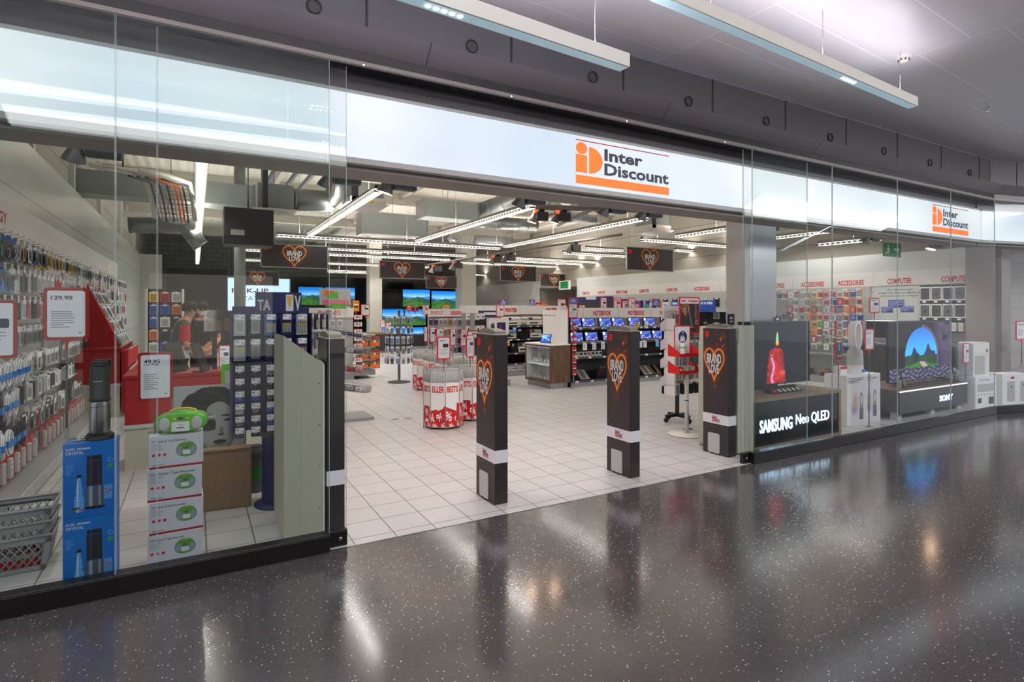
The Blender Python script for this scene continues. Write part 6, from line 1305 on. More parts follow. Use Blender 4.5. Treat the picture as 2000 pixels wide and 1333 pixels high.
for i, (x, cn) in enumerate(((-.11, 'dkred'), (0, 'ltgrey'), (.11, 'ltgrey'))): tag(MB(cn).box(-.045, .045, 0, .10, 0, .07, .006).slot('tag').rect(-.02, .03, .02, .05, -.001).build('wipes_pack', loc=(5.58 + x, 1.33, .813)), f'{["dark red", "grey", "grey"][i]} soft pack in the lower red tray, {ORD[i]} from the open end', 'pack')
def vac_art(u, v):
    W = .32; H = .46; c = brand_art(W, H, .085, .30, .13, .14)(u, v); c = mixc(c, (.92, .90, .92), (v > .84) * 1.0); x = u * W; y = v * H; d = dist_poly(x, y, [(.13, .36), (.20, .08)], False); c = mixc(c, (.75, .72, .74), (d < .004) * 1.0); c = mixc(c, (.75, .55, .5), ((np.abs(x - .20) < .03) & (np.abs(y - .07) < .008)) * 1.0); c = mixc(c, (.8, .4, .35), (np.hypot(x - .135, y - .355) < .012) * 1.0)
    c = mixc(c, (.75, .2, .1), ((x > .28) & (y < .3)) * .4); return c
t = thing('poster_stand', 'red framed dark poster with burning heart and vacuum cleaner above the sanitiser stand', 'poster', (5.83, 1.52, 1.30)); m = MB('signred'); m.rrect(-.19, .19, 0, .50, .012, -.006, .006); m.build('frame', t); print_grid('poster', .345, .465, 90, 120, vac_art, 'print', t, (0, -.0075, .018)); m = MB('redtext'); m.text('BRAND', -.095, .30, .032, -.0085, .01, w=.06, align='c') if False else m.slot('white').text('BRAND', -.09, .325, .030, -.0085, .01, w=.062, align='c'); m.text('LOVE', -.09, .290, .030, -.0085, .01, w=.046, align='c'); m.slot('signred').rrect(-.15, -.08, .435, .455, .004, -.009, -.0078); m.rrect(-.02, .15, .435, .452, .004, -.009, -.0078); fine(m, .10, .15, .39, .12, -.0085, .035, .012, 'ltgrey', 4); m.build('lettering', t)
m = MB('grey'); m.tube([(0, .02, -1.30), (0, .02, .1)], .009, 8); m.slot('charcoal').lathe([(.06, -1.30), (.06, -1.29)], (0, .02, 0), 20); m.build('pole', t)

# ================================================================== hanging heart signs
SW, SH = 1.35, .50
sign_art = print_grid('sign_poster', SW - .03, SH - .03, 150, 56, brand_art(SW - .03, SH - .03, .645, .235, .46, .43), 'print')
def heart_sign(px0, px1, py0, py1, label):
    zc = (px0 + px1) / 2; z = FPX * SH / (py1 - py0); lat = (zc - 1000) / FPX * z; Y = z * math.cos(YAW) - lat * math.sin(YAW) - CAMD; X = lat * math.cos(YAW) + z * math.sin(YAW); Z = CAMH + (HORY - py1) / FPX * z
    t = thing('hanging_sign', label, 'hanging sign', (X, Y, Z)); m = MB('grey'); m.box(-SW / 2, SW / 2, -.018, .018, 0, .018); m.box(-SW / 2, SW / 2, -.018, .018, SH - .018, SH); m.box(-SW / 2, -SW / 2 + .018, -.018, .018, 0, SH); m.box(SW / 2 - .018, SW / 2, -.018, .018, 0, SH); m.build('frame', t)
    m = MB('soot'); m.box(-SW / 2 + .01, SW / 2 - .01, -.010, .010, .01, SH - .01); m.build('board', t)
    o = bpy.data.objects.new('poster', sign_art.data); COL.objects.link(o); o.parent = t; o.location = (0, -.0112, .015)
    m = MB('white'); m.text('BRAND', -.015, .262, .098, -.013, .03, w=.30, align='c'); m.build('lettering', t); m = MB('white'); m.text('LOVE', -.015, .150, .098, -.013, .03, w=.22, align='c'); m.build('lettering', t); m = MB('signred'); m.slot('signred').rect(-SW / 2 + .05, -SW / 2 + .08, .36, .40, -.013); m.disc(-SW / 2 + .065, .42, .018, -.013, 12); m.disc(-SW / 2 + .085, .40, .052, -.013, 16, -90, 90, rx=.075); m.build('logo', t)
    m = MB('grey')
    for s in (-.6, .6): m.tube([(s, 0, SH), (s, 0, 4.9 - Z)], .003, 4)
    m.build('wire', t)
for a in ((511, 642, 478, 524, 'hanging burning heart sign nearest the glass, over the battery stand'), (470, 538, 530, 558, 'hanging burning heart sign before the lit pick up panel'), (742, 831, 511, 545, 'hanging burning heart sign over the phone gondola aisle'), (832, 893, 540, 564, 'lower hanging burning heart sign beside the white column'), (976, 1049, 520, 550, 'hanging burning heart sign between white column and printers'),
          (1055, 1111, 535, 560, 'small hanging burning heart sign near the green exit sign'), (1223, 1317, 485, 530, 'large hanging burning heart sign over the notebooks'), (1276, 1343, 517, 546, 'hanging burning heart sign half hidden behind the large one over the notebooks')): heart_sign(*a)
bpy.data.objects.remove(sign_art)
for px, py, lb, w in ((1102, 565, 'small green exit sign over the dark recess door', .36),):
    t = thing('exit_sign', lb, 'exit sign', tuple(P(px, py, X=XR - .3)), R(-90)); m = MB('white'); m.box(-w, w, 0, .05, -.02, .32); m.build('housing', t); m = MB('exitgreen'); m.rect(-w * .7, w * .7, .03, .29, -.001); m.build('face', t); m = MB('grey'); m.box(-.03, .03, .05, .32, .1, .16); m.build('wall_bracket', t)
t = thing('exit_sign', 'green hanging exit sign with running figure and arrow behind the corner panes', 'exit sign', (11.42, 1.75, 2.62)); m = MB('exitgreen'); m.box(-.30, .30, 0, .02, 0, .26); m.build('board', t); m = MB('white'); m.prism([(.06, .12), (.17, .12), (.17, .07), (.25, .14), (.17, .21), (.17, .16), (.06, .16)], -.002, -.001); m.disc(-.14, .20, .018, -.002, 12); m.prism([(-.20, .14), (-.13, .18), (-.10, .13), (-.14, .05), (-.17, .05), (-.14, .11)], -.002, -.001); m.slot('white'); m.prism([(-.22, .04), (-.17, .09), (-.19, .10), (-.25, .05)], -.002, -.001); m.build('pictogram', t); m = MB('grey'); m.tube([(0, .01, .26), (0, .01, 2.28)], .005, 5); m.build('wire', t)

# ================================================================== light rows, spots, ducts, pipes
def light_row(p0, p1, label, dim=False, wires=True):
    p0, p1 = Vector(p0), Vector(p1); d = p1 - p0; L = d.length; ang = math.atan2(d.y, d.x); t = thing('light_row', label, 'ceiling light', tuple(p0), ang, 'rows of fluorescent lights')
    m = MB('housing'); m.prism([(-.045, .10), (.045, .10), (.06, .045), (-.06, .045)], 0, L, 'x'); m.slot('charcoal').box(-.002, 0, -.05, .05, .045, .10); m.box(L, L + .002, -.05, .05, .045, .10); m.build('housing', t)
    m = MB('tube'); m.box(.02, L - .02, -.014, .014, .022, .044); m.build('tube', t); m = MB('uplight_fill'); m.add([(.02, -.03, .1005), (L - .02, -.03, .1005), (L - .02, .03, .1005), (.02, .03, .1005)], [(0, 1, 2, 3)]); m.build('added_uplight', t)  # upward glowing strip added on top to lift the ceiling
    for s in (-1, 1):
        m = MB('housing'); m.box(0, L, s * .066 - .003, s * .066 + .003, -.006, .050); m.slot('slot_glow').box(.02, L - .02, s * .0695 - .0004, s * .0695 + .0004, .030, .042); n = int(L / .10)  # glowing line and dashes stand in for tube light through slots
        for i in range(n): m.box(.03 + i * L / n, .03 + i * L / n + .045, s * .0695 - .0004, s * .0695 + .0004, .002, .018)
        m.build('side_reflector', t)
    m = MB('louvre'); n = int(L / .085)
    for i in range(n + 1): x = i * L / n; m.add([(x, -.062, -.004), (x, .062, -.004), (x, .062, .030), (x, -.062, .030)], [(0, 1, 2, 3)])
    m.build('louvre', t); x = .5
    while x < L: m = MB('housing'); m.tube([(x, 0, .10), (x, 0, 4.9 - p0.z)], .004, 4); m.build('suspension_rod', t); x += 2.6
LZ = 3.30
def xrow(py, px0, px1, n): 
    s = (HORY - py) / (2952 - px1); Y = .487 * (LZ - CAMH) / s - CAMD; a = px0 if isinstance(px0, float) else None
    def xat(px): k = (px - 1000) / FPX; tt = math.tan(YAW + math.atan(k)); return tt * (Y + CAMD)
    light_row((xat(px0), Y, LZ), (xat(px1), Y, LZ), f'fluorescent light row crossing the shop, {n}')
xrow(485, 1254, 1434, 'nearest one, running behind the clad pier'); xrow(493, 1513, 1606, 'short one seen through the window panes'); xrow(499, 1320, 1434, 'second one beyond the large heart sign'); xrow(492, 1145, 1216, 'short one ending behind the large heart sign')
xrow(488, 540, 976, 'long one ending before the white column'); xrow(503, 1100, 1221, 'third one, level with the notebooks'); xrow(513, 1322, 1413, 'third one beyond the large heart sign'); xrow(502, 600, 910, 'second long one, over the bins'); xrow(510, 560, 878, 'third long one, over the television aisle')
xrow(517, 981, 1220, 'fourth one, right of the white column'.replace('right of', 'past')); xrow(524, 560, 838, 'fourth long one over the televisions'); xrow(522, 927, 1221, 'fifth one past the white column'); xrow(528, 902, 1198, 'sixth one, in front of the white column')
xrow(533, 640, 740, 'short one close to the battery stand header'); xrow(534, 1050, 1161, 'seventh one near the recess'); xrow(536, 640, 742, 'far one beside the slim pillar'); xrow(540, 930, 975, 'far one behind the heart sign by the column'); xrow(545, 932, 975, 'farthest one behind the heart sign by the column'); xrow(498, 470, 640, 'one behind the corner glass over the cash desk')
xrow(516, 478, 640, 'second one behind the corner glass over the cash desk')
light_row((2.26, 3.95, LZ), (2.26, 9.4, LZ), 'fluorescent light row running into the shop beside the lit copper spotlight'); light_row((4.82, 3.95, LZ), (4.82, 9.4, LZ), 'fluorescent light row running into the shop over the first bins'); light_row((9.78, 3.95, LZ), (9.78, 5.6, LZ), 'short fluorescent light row running inward beside the clad pier')
light_row((7.3, 3.95, LZ), (7.3, 9.4, LZ), 'fluorescent light row running into the shop over the notebooks'); light_row((.06, 3.1, LZ), (.06, 20, LZ), 'long fluorescent light row over the cash desk seen end on'); light_row((12.0, 2.6, LZ), (12.0, 4.7, LZ), 'short fluorescent light row beside the accessories wall'); light_row((11.3, 1.9, 2.95), (11.3, 3.1, 2.95), 'low fluorescent light row near the window corner')

def spot(x, y, z, yaw, lit, label, kind='bell'):
    t = thing('track_spotlight', label, 'spotlight', (x, y, z), yaw); m = MB('dkgrey'); m.box(-.11, .11, -.045, .045, -.17, -.02, .006); m.build('gear_box', t); m = MB('black'); m.prism([(-.03, -.02), (.03, -.02), (.05, .02), (-.05, .02)], -.025, .025); m.build('track_adapter', t)
    T = Matrix.Translation((-.16, 0, -.10)) @ Matrix.Rotation(R(14), 4, 'Y') @ Matrix.Rotation(R(10 if lit else 24), 4, 'X'); m = MB('lamp_shade'); m.T = T
    m.lathe([(.026, .045), (.032, .0), (.05, -.03), (.072, -.085), (.080, -.115)], n=24, caps=False); m.slot('lamp_shade').lathe([(.022, .10), (.026, .045)], n=16); m.build('shade', t)
    m = MB('copperglow' if lit else 'charcoal'); m.T = T
    for k in range(5): m.lathe([(.030, .05 + k * .012), (.030, .054 + k * .012)], n=16)
    m.build('cooling_ring', t); m = MB('warmlamp' if lit else 'ltgrey'); m.T = T; m.lathe([(.076, -.104), (.072, -.106)], n=20); m.build('lens', t)
    m = MB('dkgrey'); m.tube([(-.10, 0, -.08), (-.16, 0, -.04)], .012, 6); m.build('arm', t)
m = MB('warmgrey'); m.box(-1.75, 12, 1.16, 1.24, 2.93, 2.97); tag(m.build('lighting_track'), 'long grey lighting track just inside the lit fascia', 'lighting track')
spec = [(203, 262, 0, 'spotlight over the hook wall with bare metal bell shade'), (680, 325, 0, 'dark tilted spotlight beside the glass edge'), (790, 340, 1, 'lit copper glowing spotlight hanging nearest the doorway'), (1045, 371, 0, 'dark spotlight over the open doorway beneath the fascia'), (1205, 392, 0, 'dark bell spotlight below the shop mark'), (1277, 400, 0, 'dark spotlight next to the ceiling cassette unit'),
        (1507, 425, 1, 'lit spotlight behind the panes by the clad pier'), (1706, 452, 0, 'dark spotlight over the fan cartons'), (1830, 468, 1, 'lit spotlight over the low bench')]
for px, py, lit, lb in spec:
    p = P(px, py, Y=1.2); spot(p.x, 1.2, 2.93, R(0), lit, lb)
    l = bpy.data.lights.new('spot_beam', 'SPOT'); l.energy = 48; l.spot_size = R(115); l.spot_blend = .8; l.shadow_soft_size = .08; l.color = (1, .90, .84)
    o = bpy.data.objects.new('spot_beam', l); COL.objects.link(o); o.location = (p.x - .19, 1.24, 2.70); o.rotation_euler = (R(6), 0, 0)
m = MB('warmgrey'); a = P(985, 418, Z=3.30); m.tube([(4.9, 4.1, 3.35), (6.9, 3.4, 3.35)], .045, 8)
for q in ((5.2, 3.995), (6.6, 3.505)): m.tube([(*q, 3.35), (*q, 4.9)], .004, 4)
tag(m.build('lighting_track'), 'grey tubular track carrying two lit spotlights over the doorway', 'lighting track')
def along(px, A, B):
    A, B = Vector(A), Vector(B); lo_, hi_ = 0.0, 1.0
    def sx(t):
        q = A.lerp(B, t); dx, dy = q.x, q.y + CAMD; return 1000 + FPX * (dx * math.cos(YAW) - dy * math.sin(YAW)) / (dx * math.sin(YAW) + dy * math.cos(YAW))
    up_ = sx(1) > sx(0)
    for _ in range(40):
        md = (lo_ + hi_) / 2
        if (sx(md) < px) == up_: lo_ = md
        else: hi_ = md
    return A.lerp(B, lo_)
TR1 = ((4.9, 4.1, 3.35), (6.9, 3.4, 3.35)); TR2 = (P(835, 518, Y=10.5), P(1215, 458, Y=5.2))
for px, py, Y, lit, lb in ((1058, 430, 3.95, 1, 'lit copper spotlight on the tubular track, beside its twin'), (1102, 434, 3.75, 1, 'lit copper spotlight on the tubular track, nearer the shop mark'), (973, 505, 8.0, 1, 'small lit spotlight on the slanting track by the heart sign'), (998, 502, 7.8, 0, 'small dark spotlight on the slanting track'), (895, 520, 9.2, 1, 'bright small spotlight on the slanting track by the column'), (855, 525, 9.6, 1, 'small lit spotlight at the far end of the slanting track'), (1125, 477, 6.2, 0, 'dark spotlight at the near end of the slanting track')):
    p = along(px, *(TR1 if Y < 5 else TR2)); spot(p.x, p.y, p.z - (.06 if Y < 5 else .045), R(0), lit, lb)
a = P(835, 518, Y=10.5); b = P(1215, 458, Y=5.2); m = MB('warmgrey'); m.tube([a, b], .03, 8)
for q in (.1, .5, .9): w_ = a.lerp(b, q); m.tube([w_, (w_.x, w_.y, 4.9)], .004, 4)
tag(m.build('lighting_track'), 'long slanting grey track under the ceiling from column to notebooks', 'lighting track')

def rect_duct(x0, x1, y0, y1, z0, z1, label, mtl='galvdull'):
    t = thing('air_duct', label, 'air duct', (0, 0, 0)); m = MB(mtl); m.box(x0, x1, y0, y1, z0, z1); m.build('duct', t); m = MB('galv'); L = x1 - x0; q = x0
    if x1 - x0 >= y1 - y0:
        while q <= x1 + .01: m.box(q - .02, q + .02, y0 - .015, y1 + .015, z0 - .015, z1 + .015); q += L / max(1, round(L / 1.3))
    else:
        q = y0
        while q <= y1 + .01: m.box(x0 - .015, x1 + .015, q - .02, q + .02, z0 - .015, z1 + .015); q += (y1 - y0) / max(1, round((y1 - y0) / 1.3))
    m.build('flange', t); m = MB('dkgrey'); m.tube([((x0 + x1) / 2, (y0 + y1) / 2, z1), ((x0 + x1) / 2, (y0 + y1) / 2, 4.9)], .006, 4); m.build('hanger', t)
def P2(px, py, Y): return P(px, py, Y=Y)
a = P2(708, 455, 11.2); b = P2(822, 418, 11.2); rect_duct(a.x, b.x + .2, 11.2, 11.8, a.z, b.z - .05, 'grey rectangular air duct over the aisle beside the copper spotlight')
a = P2(822, 448, 10.3); b = P2(935, 398, 9.4); rect_duct(b.x - 1.5, b.x, 9.4, 10.0, b.z - .45, b.z, 'grey rectangular air duct stepping up to the round pipe')
a = P2(300, 400, 8.5); b = P2(560, 365, 8.5); rect_duct(a.x - 1.2, b.x - .6, 8.6, 9.2, 3.72, 4.15, 'wide grey rectangular air duct over the cash desk')
a = P2(505, 402, 6.8); b = P2(572, 365, 6.8); rect_duct(a.x, b.x, 6.8, 7.4, a.z, b.z, 'grey air outlet box with white diffuser over the battery stand')
t = thing('air_diffuser', 'white square diffuser plate under the grey outlet box', 'diffuser', ((a.x + b.x) / 2, 7.1, a.z - .02)); m = MB('offwhite'); m.box(-.36, .36, -.32, .32, -.02, .0); m.build('plate', t); m = MB('ltgrey'); m.lathe([(.24, -.021), (.22, -.03), (.10, -.022)], n=24); m.build('cone', t)
def spiral(pts, r, label, mtl='galv'):
    t = thing('spiral_duct', label, 'air duct', (0, 0, 0)); m = MB(mtl); m.tube(pts, r, 18); m.build('pipe', t); m = MB('galvdull'); P_ = [Vector(p) for p in pts]
    for i in range(len(P_) - 1):
        n = max(1, int((P_[i + 1] - P_[i]).length / .35))
        for k in range(n + (i == len(P_) - 2)):
            c = P_[i].lerp(P_[i + 1], k / n); d = (P_[i + 1] - P_[i]).normalized() * .008; m.tube([c - d, c + d], r * 1.03, 18)
    m.build('rib', t); m = MB('dkgrey'); c = P_[len(P_) // 2]; m.tube([c, (c.x, c.y, 4.9)], .004, 4); m.build('hanger', t)
spiral([P2(572, 390, 7.0), P2(640, 393, 7.1), P2(665, 372, 7.0), P2(655, 340, 6.6)], .20, 'round ribbed duct bending up above the battery stand'); spiral([P2(938, 412, 9.6), P2(1015, 388, 8.4), P2(1085, 378, 7.4)], .22, 'round ribbed duct rising towards the fascia over the bins'); spiral([P2(1058, 396, 8.6), P2(1080, 400, 8.8), P2(1112, 425, 9.2), P2(1160, 430, 9.5)], .15, 'round ribbed duct bending down behind the spotlights')
spiral([P2(935, 434, 12), P2(1046, 440, 12)], .20, 'straight round duct behind the light rows over the bins'); spiral([P2(930, 470, 15), P2(1000, 474, 15)], .2, 'straight round duct just beside the white column'); spiral([P2(252, 440, 9.5), P2(355, 440, 9.5), P2(378, 462, 9.6), P2(392, 480, 9.6)], .16, 'grey pipe bending down over the dark back wall'); spiral([P2(745, 455, 12), P2(800, 458, 12), P2(822, 450, 12)], .12, 'thin round duct beneath the rectangular duct'); spiral([P2(880, 462, 13), P2(893, 475, 13)], .14, 'short grey duct elbow next to the white column')
for i, (x, y0, y1) in enumerate(((1.35, 5.2, 8.6), (1.75, 5.2, 8.6), (2.05, 5.2, 8.6))):
    m = MB('dkgrey'); m.tube([(x, 4.6, 4.35), (x, 9.5, 4.35)], .05, 10); m.tube([(x, 6.4, 4.35), (x, 6.5, 4.35)], .075, 10); tag(m.build('ceiling_pipe'), f'dark insulated ceiling pipe over the outlet box, {ORD[i]} of three', 'pipe', 'dark parallel ceiling pipes')
for i, (a, b) in enumerate((((1130, 395), (1085, 425)), ((1165, 405), (1090, 440)), ((1180, 390), (1060, 425)))):
    m = MB('dkgrey'); m.tube([P2(a[0], a[1], 6.5), P2(b[0], b[1], 9.5)], .05, 8); tag(m.build('ceiling_pipe'), f'dark ceiling pipe running inwards below the shop mark, {ORD[i]} of three', 'pipe', 'dark ceiling pipes below the shop mark')
t = thing('steel_column', 'slim round grey steel column rising behind the glass over the battery stand', 'column', (.80, 9.0, 0)); m = MB('galvdull'); m.tube([(0, 0, 0), (0, 0, 4.9)], .11, 18); m.build('shaft', t)
m = MB('charcoal'); m.box(.95, 1.03, 6.0, 6.08, 3.3, 4.9); m.slot('dkgrey').tube([(.94, 6.0, 4.9), (.93, 5.98, 4.1), (.95, 6.0, 3.4)], .015, 6); tag(m.build('cable_conduit'), 'dark vertical conduit with cable dropping to the dark box', 'conduit')
a = P2(437, 476, 6.2); b = P2(535, 411, 6.2); t = thing('air_curtain_unit', 'large dark rectangular unit hanging above the heart sign', 'ventilation unit', (0, 0, 0)); m = MB('charcoal'); m.box(a.x, b.x, 6.2, 6.7, a.z, b.z, .01); m.build('casing', t); m = MB('grey'); m.box(a.x + .1, a.x + .3, 6.19, 6.2, a.z + .15, a.z + .24); m.build('label_plate', t); m = MB('dkgrey'); m.tube([((a.x + b.x) / 2, 6.45, b.z), ((a.x + b.x) / 2, 6.45, 4.9)], .012, 6); m.build('hanger', t)
def cassette(px, py, Y, label, s=.42):
    p = P2(px, py, Y); t = thing('ceiling_cassette', label, 'air conditioner', (p.x, Y + .4, p.z), R(45)); m = MB('white'); m.add([(s, 0, 0), (0, s, 0), (-s, 0, 0), (0, -s, 0), (s * 1.2, 0, .05), (0, s * 1.2, .05), (-s * 1.2, 0, .05), (0, -s * 1.2, .05)], [(3, 2, 1, 0), (4, 5, 6, 7), (0, 1, 5, 4), (1, 2, 6, 5), (2, 3, 7, 6), (3, 0, 4, 7)]); m.T = Matrix.Rotation(R(45), 4, 'Z'); m.build('face_panel', t)
    m = MB('offwhite'); m.T = Matrix.Rotation(R(-45), 4, 'Z'); m.box(-s * .72, s * .72, -s * .72, s * .72, .05, .16); m.build('rim', t); m = MB('galvdull'); m.T = Matrix.Rotation(R(-45), 4, 'Z'); m.box(-s * .66, s * .66, -s * .66, s * .66, .16, .42); m.slot('yellow').rect(.0, .1, .07, .11, -s * .725); m.slot('black').box(-s * .66, -s * .40, -s * .72, -s * .66, .08, .40); m.build('casing', t); m = MB('dkgrey')
    for a_ in (-.3, .3): m.tube([(a_, 0, .4), (a_, 0, 4.9 - p.z)], .005, 4)
    m.build('hanger', t)
cassette(1298, 452, 5.6, 'white ceiling cassette unit hanging by the large heart sign'); cassette(722, 402, 5.6, 'white ceiling cassette unit hanging beside the copper spotlight')
t = thing('cable_tray', 'cream cable tray stepping down over the hook wall with grey and red cables', 'cable tray', (0, 0, 0)); pts = [P2(175, 322, 5.4), P2(240, 335, 5.6), P2(285, 350, 5.8), P2(295, 385, 6.2), P2(303, 425, 6.6)]
m = MB('offwhite')
for off in (0, .55): m.tube([p + Vector((off, 0, 0)) for p in pts], .035, 6)
for i in range(4):
    for k in range(4): p = pts[i].lerp(pts[i + 1], k / 4); m.tube([p, p + Vector((.55, 0, 0))], .012, 4)
m.build('ladder', t); 
for k in range(9): m = MB('orange' if k in (6, 7) else 'ltgrey' if k % 2 else 'dkgrey'); m.tube([p + Vector((.06 + k * .05, 0, -.05)) for p in pts[1:]], .014, 5); m.build('cable', t)
m = MB('dkgrey'); m.tube([pts[1], (pts[1].x, pts[1].y, 4.9)], .012, 5); m.build('hanger', t)

# ================================================================== price cards on poles over the shelving
pl = [(853.6, 879.5, 658, 703, 3.35, .67, 'white', 'card in red frame on a pole in the nearest bestseller bin'), (910.6, 926, 655, 698, 3.72, .67, 'white', 'red framed price card in the half hidden bestseller bin'), (912, 934, 646, 662, 4.5, .67, 'white', 'red framed card behind the first heart gate'),
      (828.5, 834, 639, 667, 6.95, .67, 'white', 'very narrow red card edge in the far bins'), (840, 849, 640, 668, 6.3, .67, 'white', 'narrow red framed card with a round dark picture in the bins'), (852, 867, 641, 662, 5.8, .67, 'white', 'red framed card with ring picture in the bins'), (879.5, 889.7, 643, 675, 5.2, .67, 'white', 'narrow red framed card before the energy stand'), (900, 909.7, 644, 676, 4.6, .67, 'white', 'narrow red framed card beside the heart gate cap'),
      (825, 838, 596, 615, 7.32, 1.64, 'white', 'red framed card above the round rack'), (864, 877.5, 596, 617, 7.32, 1.64, 'yellow', 'yellow offer card above the energy stand'), (794, 803.5, 596, 608, 8.2, 1.6, 'red', 'small red offer card above the round rack'), (804, 817.5, 598, 609, 8.15, 1.6, 'dark', 'small dark heart card above the round rack'),
      (969, 984.6, 595.6, 619.5, 6.9, 0, 'white', 'red framed price card before the printer lettering'), (976, 989.5, 584, 608, 8.42, 1.72, 'blue', 'blue twenty percent card over the printers, first from the column'), (992.4, 1004, 599, 609.5, 8.42, 1.72, 'white', 'small red framed card over the printer lettering'), (1034, 1044.6, 585, 608, 8.42, 1.72, 'blue', 'blue twenty percent card over the printers beside the man'),
      (1046, 1056, 591, 610, 8.42, 1.72, 'red', 'red and white offer card over the printers'), (1056, 1071, 592, 611, 8.40, 1.72, 'yellow', 'yellow offer card over the white panel'), (1088, 1105, 584, 611, 8.40, 1.72, 'white', 'red framed card with pale picture before the recess door'), (1111, 1128, 582, 600, 6.12, 1.66, 'blue', 'blue twenty percent card at the start of the notebooks'),
      (1110, 1127.5, 593, 622, 5.52, 0, 'white', 'red framed card with red appliance at the start of the notebooks'), (1131, 1142.6, 596, 609.5, 6.1, 1.66, 'white', 'small red framed card over the notebook header'), (1172.6, 1184.6, 581, 608, 6.1, 1.66, 'white', 'tall red framed card over the notebook header'), (1198, 1213, 581.6, 608, 6.1, 1.66, 'red15', 'red framed fifteen percent card over the notebook header'),
      (1215, 1227, 587, 610, 6.1, 1.66, 'white', 'red framed card just after the fifteen percent card'), (1226.6, 1240, 582, 608, 6.05, 1.66, 'white', 'red framed card with black pictures over the notebook header'), (1240, 1247.6, 594, 610, 6.1, 1.66, 'white', 'small pale red framed card over the middle gate'), (1273, 1289, 584, 608, 6.1, 1.66, 'blue', 'blue twenty percent card over the notebooks beside the hook display'),
      (664.5, 681, 581, 595, 9.3, 1.66, 'red20', 'red framed twenty percent card beside the glass edge'), (676, 685, 598, 609, 9.3, 1.66, 'white', 'small red framed card over the phone lettering'), (689, 702, 587, 609, 9.3, 1.66, 'yellow', 'yellow offer card over the phone gondola'), (705, 722, 594.6, 617, 9.3, 1.66, 'white', 'red framed price card at the aisle end of the phone gondola'),
      (743, 752, 625.6, 640, 15, 0, 'white', 'small red framed card before the televisions'), (754, 763.5, 630.6, 645, 14.5, 0, 'white', 'small red framed card with dark pictures in the television aisle')]
for i, (a, b, c, d, Y, bz, st, lb) in enumerate(pl):
    s2 = 'white' if st.startswith('red1') or st.startswith('red2') else st; t = psign(a, b, c, d, Y, bz, lb, s2, seed=20 + i)
    if s2 != st: h = P(a, c, Y=Y).z - P(a, d, Y=Y).z; w = P(b, d, Y=Y).x - P(a, d, Y=Y).x; z = P(a, d, Y=Y).z - bz; m = MB('redtext'); m.text(st[3:] + '%', 0, z + h * .70, h * .14, -.0102, .01, w=w * .6, align='c'); m.build('lettering', t)
p = P(655, 600, Y=7.5); t = thing('gift_poster', 'pastel poster with pink ribbon and green labels behind the glass edge', 'poster', (p.x, 7.5, 1.62)); m = MB('ltgrey'); m.box(-.30, .30, 0, .01, .10, .42); m.slot('orange').box(-.22, -.02, -.003, 0, .28, .38); m.slot('green').box(-.15, .05, -.004, -.002, .22, .34); m.slot('pink').rrect(-.25, .27, .10, .20, .04, -.005, -.002); m.slot('green').rrect(-.08, .22, .02, .12, .01, -.006, -.003); m.build('print', t); m = MB('grey'); m.tube([(0, .02, -1.62), (0, .02, .3)], .01, 6); m.slot('dkgrey').lathe([(.15, -1.62), (.15, -1.60)], (0, .02, 0), 16); m.build('pole', t)
m = MB('ltgrey'); m.tube([(5.0, 13.5, 1.7), (5.25, 13.6, 2.6)], .02, 6); 

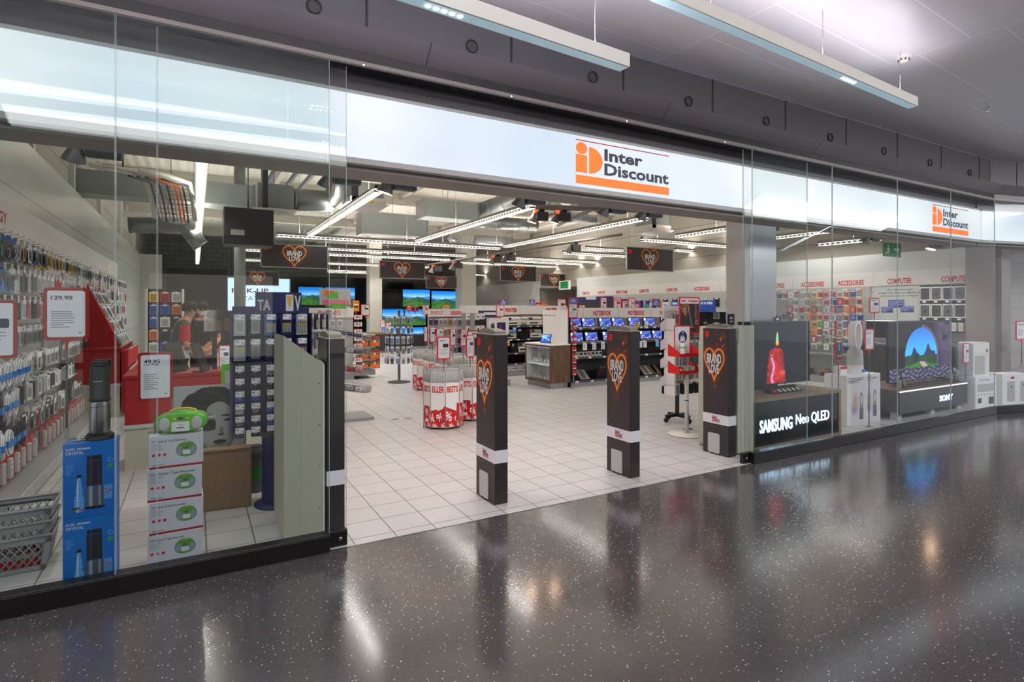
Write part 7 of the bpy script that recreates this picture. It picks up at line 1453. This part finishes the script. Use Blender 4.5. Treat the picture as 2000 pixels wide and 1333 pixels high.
# ================================================================== people
def person(x, y, rz, label, shirt, pose='stand', z0=0, H=1.74, mask=False, trousers='charcoal'):
    t = thing('person', label, 'person', (x, y, z0), rz); k = H / 1.74
    def skin(name, verts, edges, mtl, sub=2):
        me = bpy.data.meshes.new(name); me.from_pydata([tuple(c * k for c in v[0]) for v in verts], edges, []); me.materials.append(M[mtl]); o = bpy.data.objects.new(name, me); COL.objects.link(o); o.parent = t
        o.modifiers.new('skin', 'SKIN'); 
        for i, v in enumerate(verts): me.skin_vertices[0].data[i].radius = (v[1][0] * k, v[1][1] * k)
        for i in range(len(verts)): me.skin_vertices[0].data[i].use_root = (i == 0)
        o.modifiers['skin'].use_smooth_shade = True; s = o.modifiers.new('sub', 'SUBSURF'); s.levels = s.render_levels = sub; return o
    b = .10 if pose == 'lean' else .0
    V = [((0, 0, .94), (.15, .11)), ((0, -b * .3, 1.12), (.125, .10)), ((0, -b, 1.32), (.165, .115)), ((0, -b * 1.3, 1.44), (.085, .07)), ((0, -b * 1.6, 1.50), (.052, .055)), ((0, -b * 2, 1.56), (.062, .075)), ((0, -b * 2.1, 1.64), (.078, .095)), ((0, -b * 2.1, 1.71), (.055, .065))]
    E = [(0, 1), (1, 2), (2, 3), (3, 4), (4, 5), (5, 6), (6, 7)]
    for s in (-1, 1):
        n = len(V); V += [((s * .095, 0, .86), (.095, .10)), ((s * .10, -.01, .50), (.062, .065)), ((s * .10, .01, .10), (.042, .045)), ((s * .105, -.13, .035), (.045, .03))]; E += [(0, n), (n, n + 1), (n + 1, n + 2), (n + 2, n + 3)]
        n = len(V); V += [((s * .185, -b, 1.40), (.058, .058)), ((s * .24, -b + .0, 1.14), (.042, .045)), ((s * .22, -b - .20, 1.04), (.030, .032)), ((s * .21, -b - .27, 1.03), (.022, .034))]; E += [(3, n), (n, n + 1), (n + 1, n + 2), (n + 2, n + 3)]
        for f in range(5):
            dx = (-.028 + f * .014); m0 = len(V); V += [((s * .21 + dx, -b - .315, 1.025), (.009, .009)), ((s * .21 + dx * 1.15, -b - .35, 1.005), (.0075, .0075))]; E += [(n + 3, m0), (m0, m0 + 1)]
    skin('body', V, E, 'skin')
    c = 1.12; TV = [((0, 0, .96), (.155, .118)), ((0, -b * .3, 1.12), (.135, .112)), ((0, -b, 1.32), (.178, .128)), ((0, -b * 1.3, 1.445), (.085, .075))]; TE = [(0, 1), (1, 2), (2, 3)]
    for s in (-1, 1): n = len(TV); TV += [((s * .188, -b, 1.405), (.068, .068)), ((s * .225, -b, 1.20), (.060, .062))]; TE += [(3, n), (n, n + 1)]
    skin('shirt', TV, TE, shirt); TV = [((0, 0, .95), (.158, .12))]; TE = []
    for s in (-1, 1): n = len(TV); TV += [((s * .095, 0, .84), (.104, .108)), ((s * .10, -.01, .50), (.075, .078)), ((s * .10, .01, .12), (.062, .065))]; TE += [(0, n), (n, n + 1), (n + 1, n + 2)]
    skin('trousers', TV, TE, trousers)
    for s in (-1, 1): m = MB('black'); m.T = Matrix.Scale(k, 4); m.box(s * .105 - .045, s * .105 + .045, -.19, .06, 0, .07, .02); m.build('shoe', t)
    hy = -b * 2.1; m = MB('hair'); m.T = Matrix.Scale(k, 4) @ Matrix.Translation((0, hy + .012, 1.655))
    m.lathe([(.086, -.05), (.096, .0), (.092, .045), (.07, .08), (.03, .098), (.005, .10)], n=20, sx=.92, sy=1.12); m.build('hair', t)
    m = MB('white'); m.T = Matrix.Scale(k, 4)
    for s in (-1, 1): m.lathe([(.008, -.008), (.011, 0), (.008, .008)], (s * .03, hy - .083, 1.63), 10)
    m.slot('black')
    for s in (-1, 1): m.lathe([(.004, -.004), (.005, 0), (.004, .004)], (s * .03, hy - .092, 1.63), 8)
    m.build('eye', t); m = MB('skin'); m.T = Matrix.Scale(k, 4); m.prism([(-.012, 1.575), (.012, 1.575), (.004, 1.62), (-.004, 1.62)], hy - .108, hy - .08)
    for s in (-1, 1): m.lathe([(.012, -.025), (.016, 0), (.012, .025)], (s * .082, hy, 1.61), 8, sx=.5)
    m.slot('dkred').box(-.02, .02, hy - .088, hy - .075, 1.548, 1.556); m.build('nose_and_mouth', t)
    if mask: m = MB('pink' if False else 'paper'); m.T = Matrix.Scale(k, 4); m.lathe([(.055, 1.53), (.080, 1.56), (.082, 1.60)], (0, hy - .018, 0), 18, sx=.85, sy=1.05, caps=False); m.build('face_mask', t)
    return t
person(-.27, 5.6, R(100), 'person with dark top and red sleeve panel, back half turned, working behind the cash desk', 'charcoal', 'lean')
t = bpy.data.objects['person']; m = MB('red'); m.T = Matrix.Translation((.205, -.10, 1.28)); m.lathe([(.068, -.12), (.075, 0), (.06, .13)], n=16); m.build('red_sleeve', t); m = MB('red'); m.T = Matrix.Translation((-.205, -.10, 1.28)); m.lathe([(.068, -.12), (.075, 0), (.06, .13)], n=16); m.build('red_sleeve', t)
person(.10, 6.6, R(-15), 'person in a dark top with white face mask, facing the window behind the cash desk', 'soot', 'stand', mask=True)
p = P(1033, 600, Y=10.5); person(p.x, 10.5, R(55), 'person with short dark hair seen over the printers beside the blue offer card', 'navy', 'stand', H=1.72)
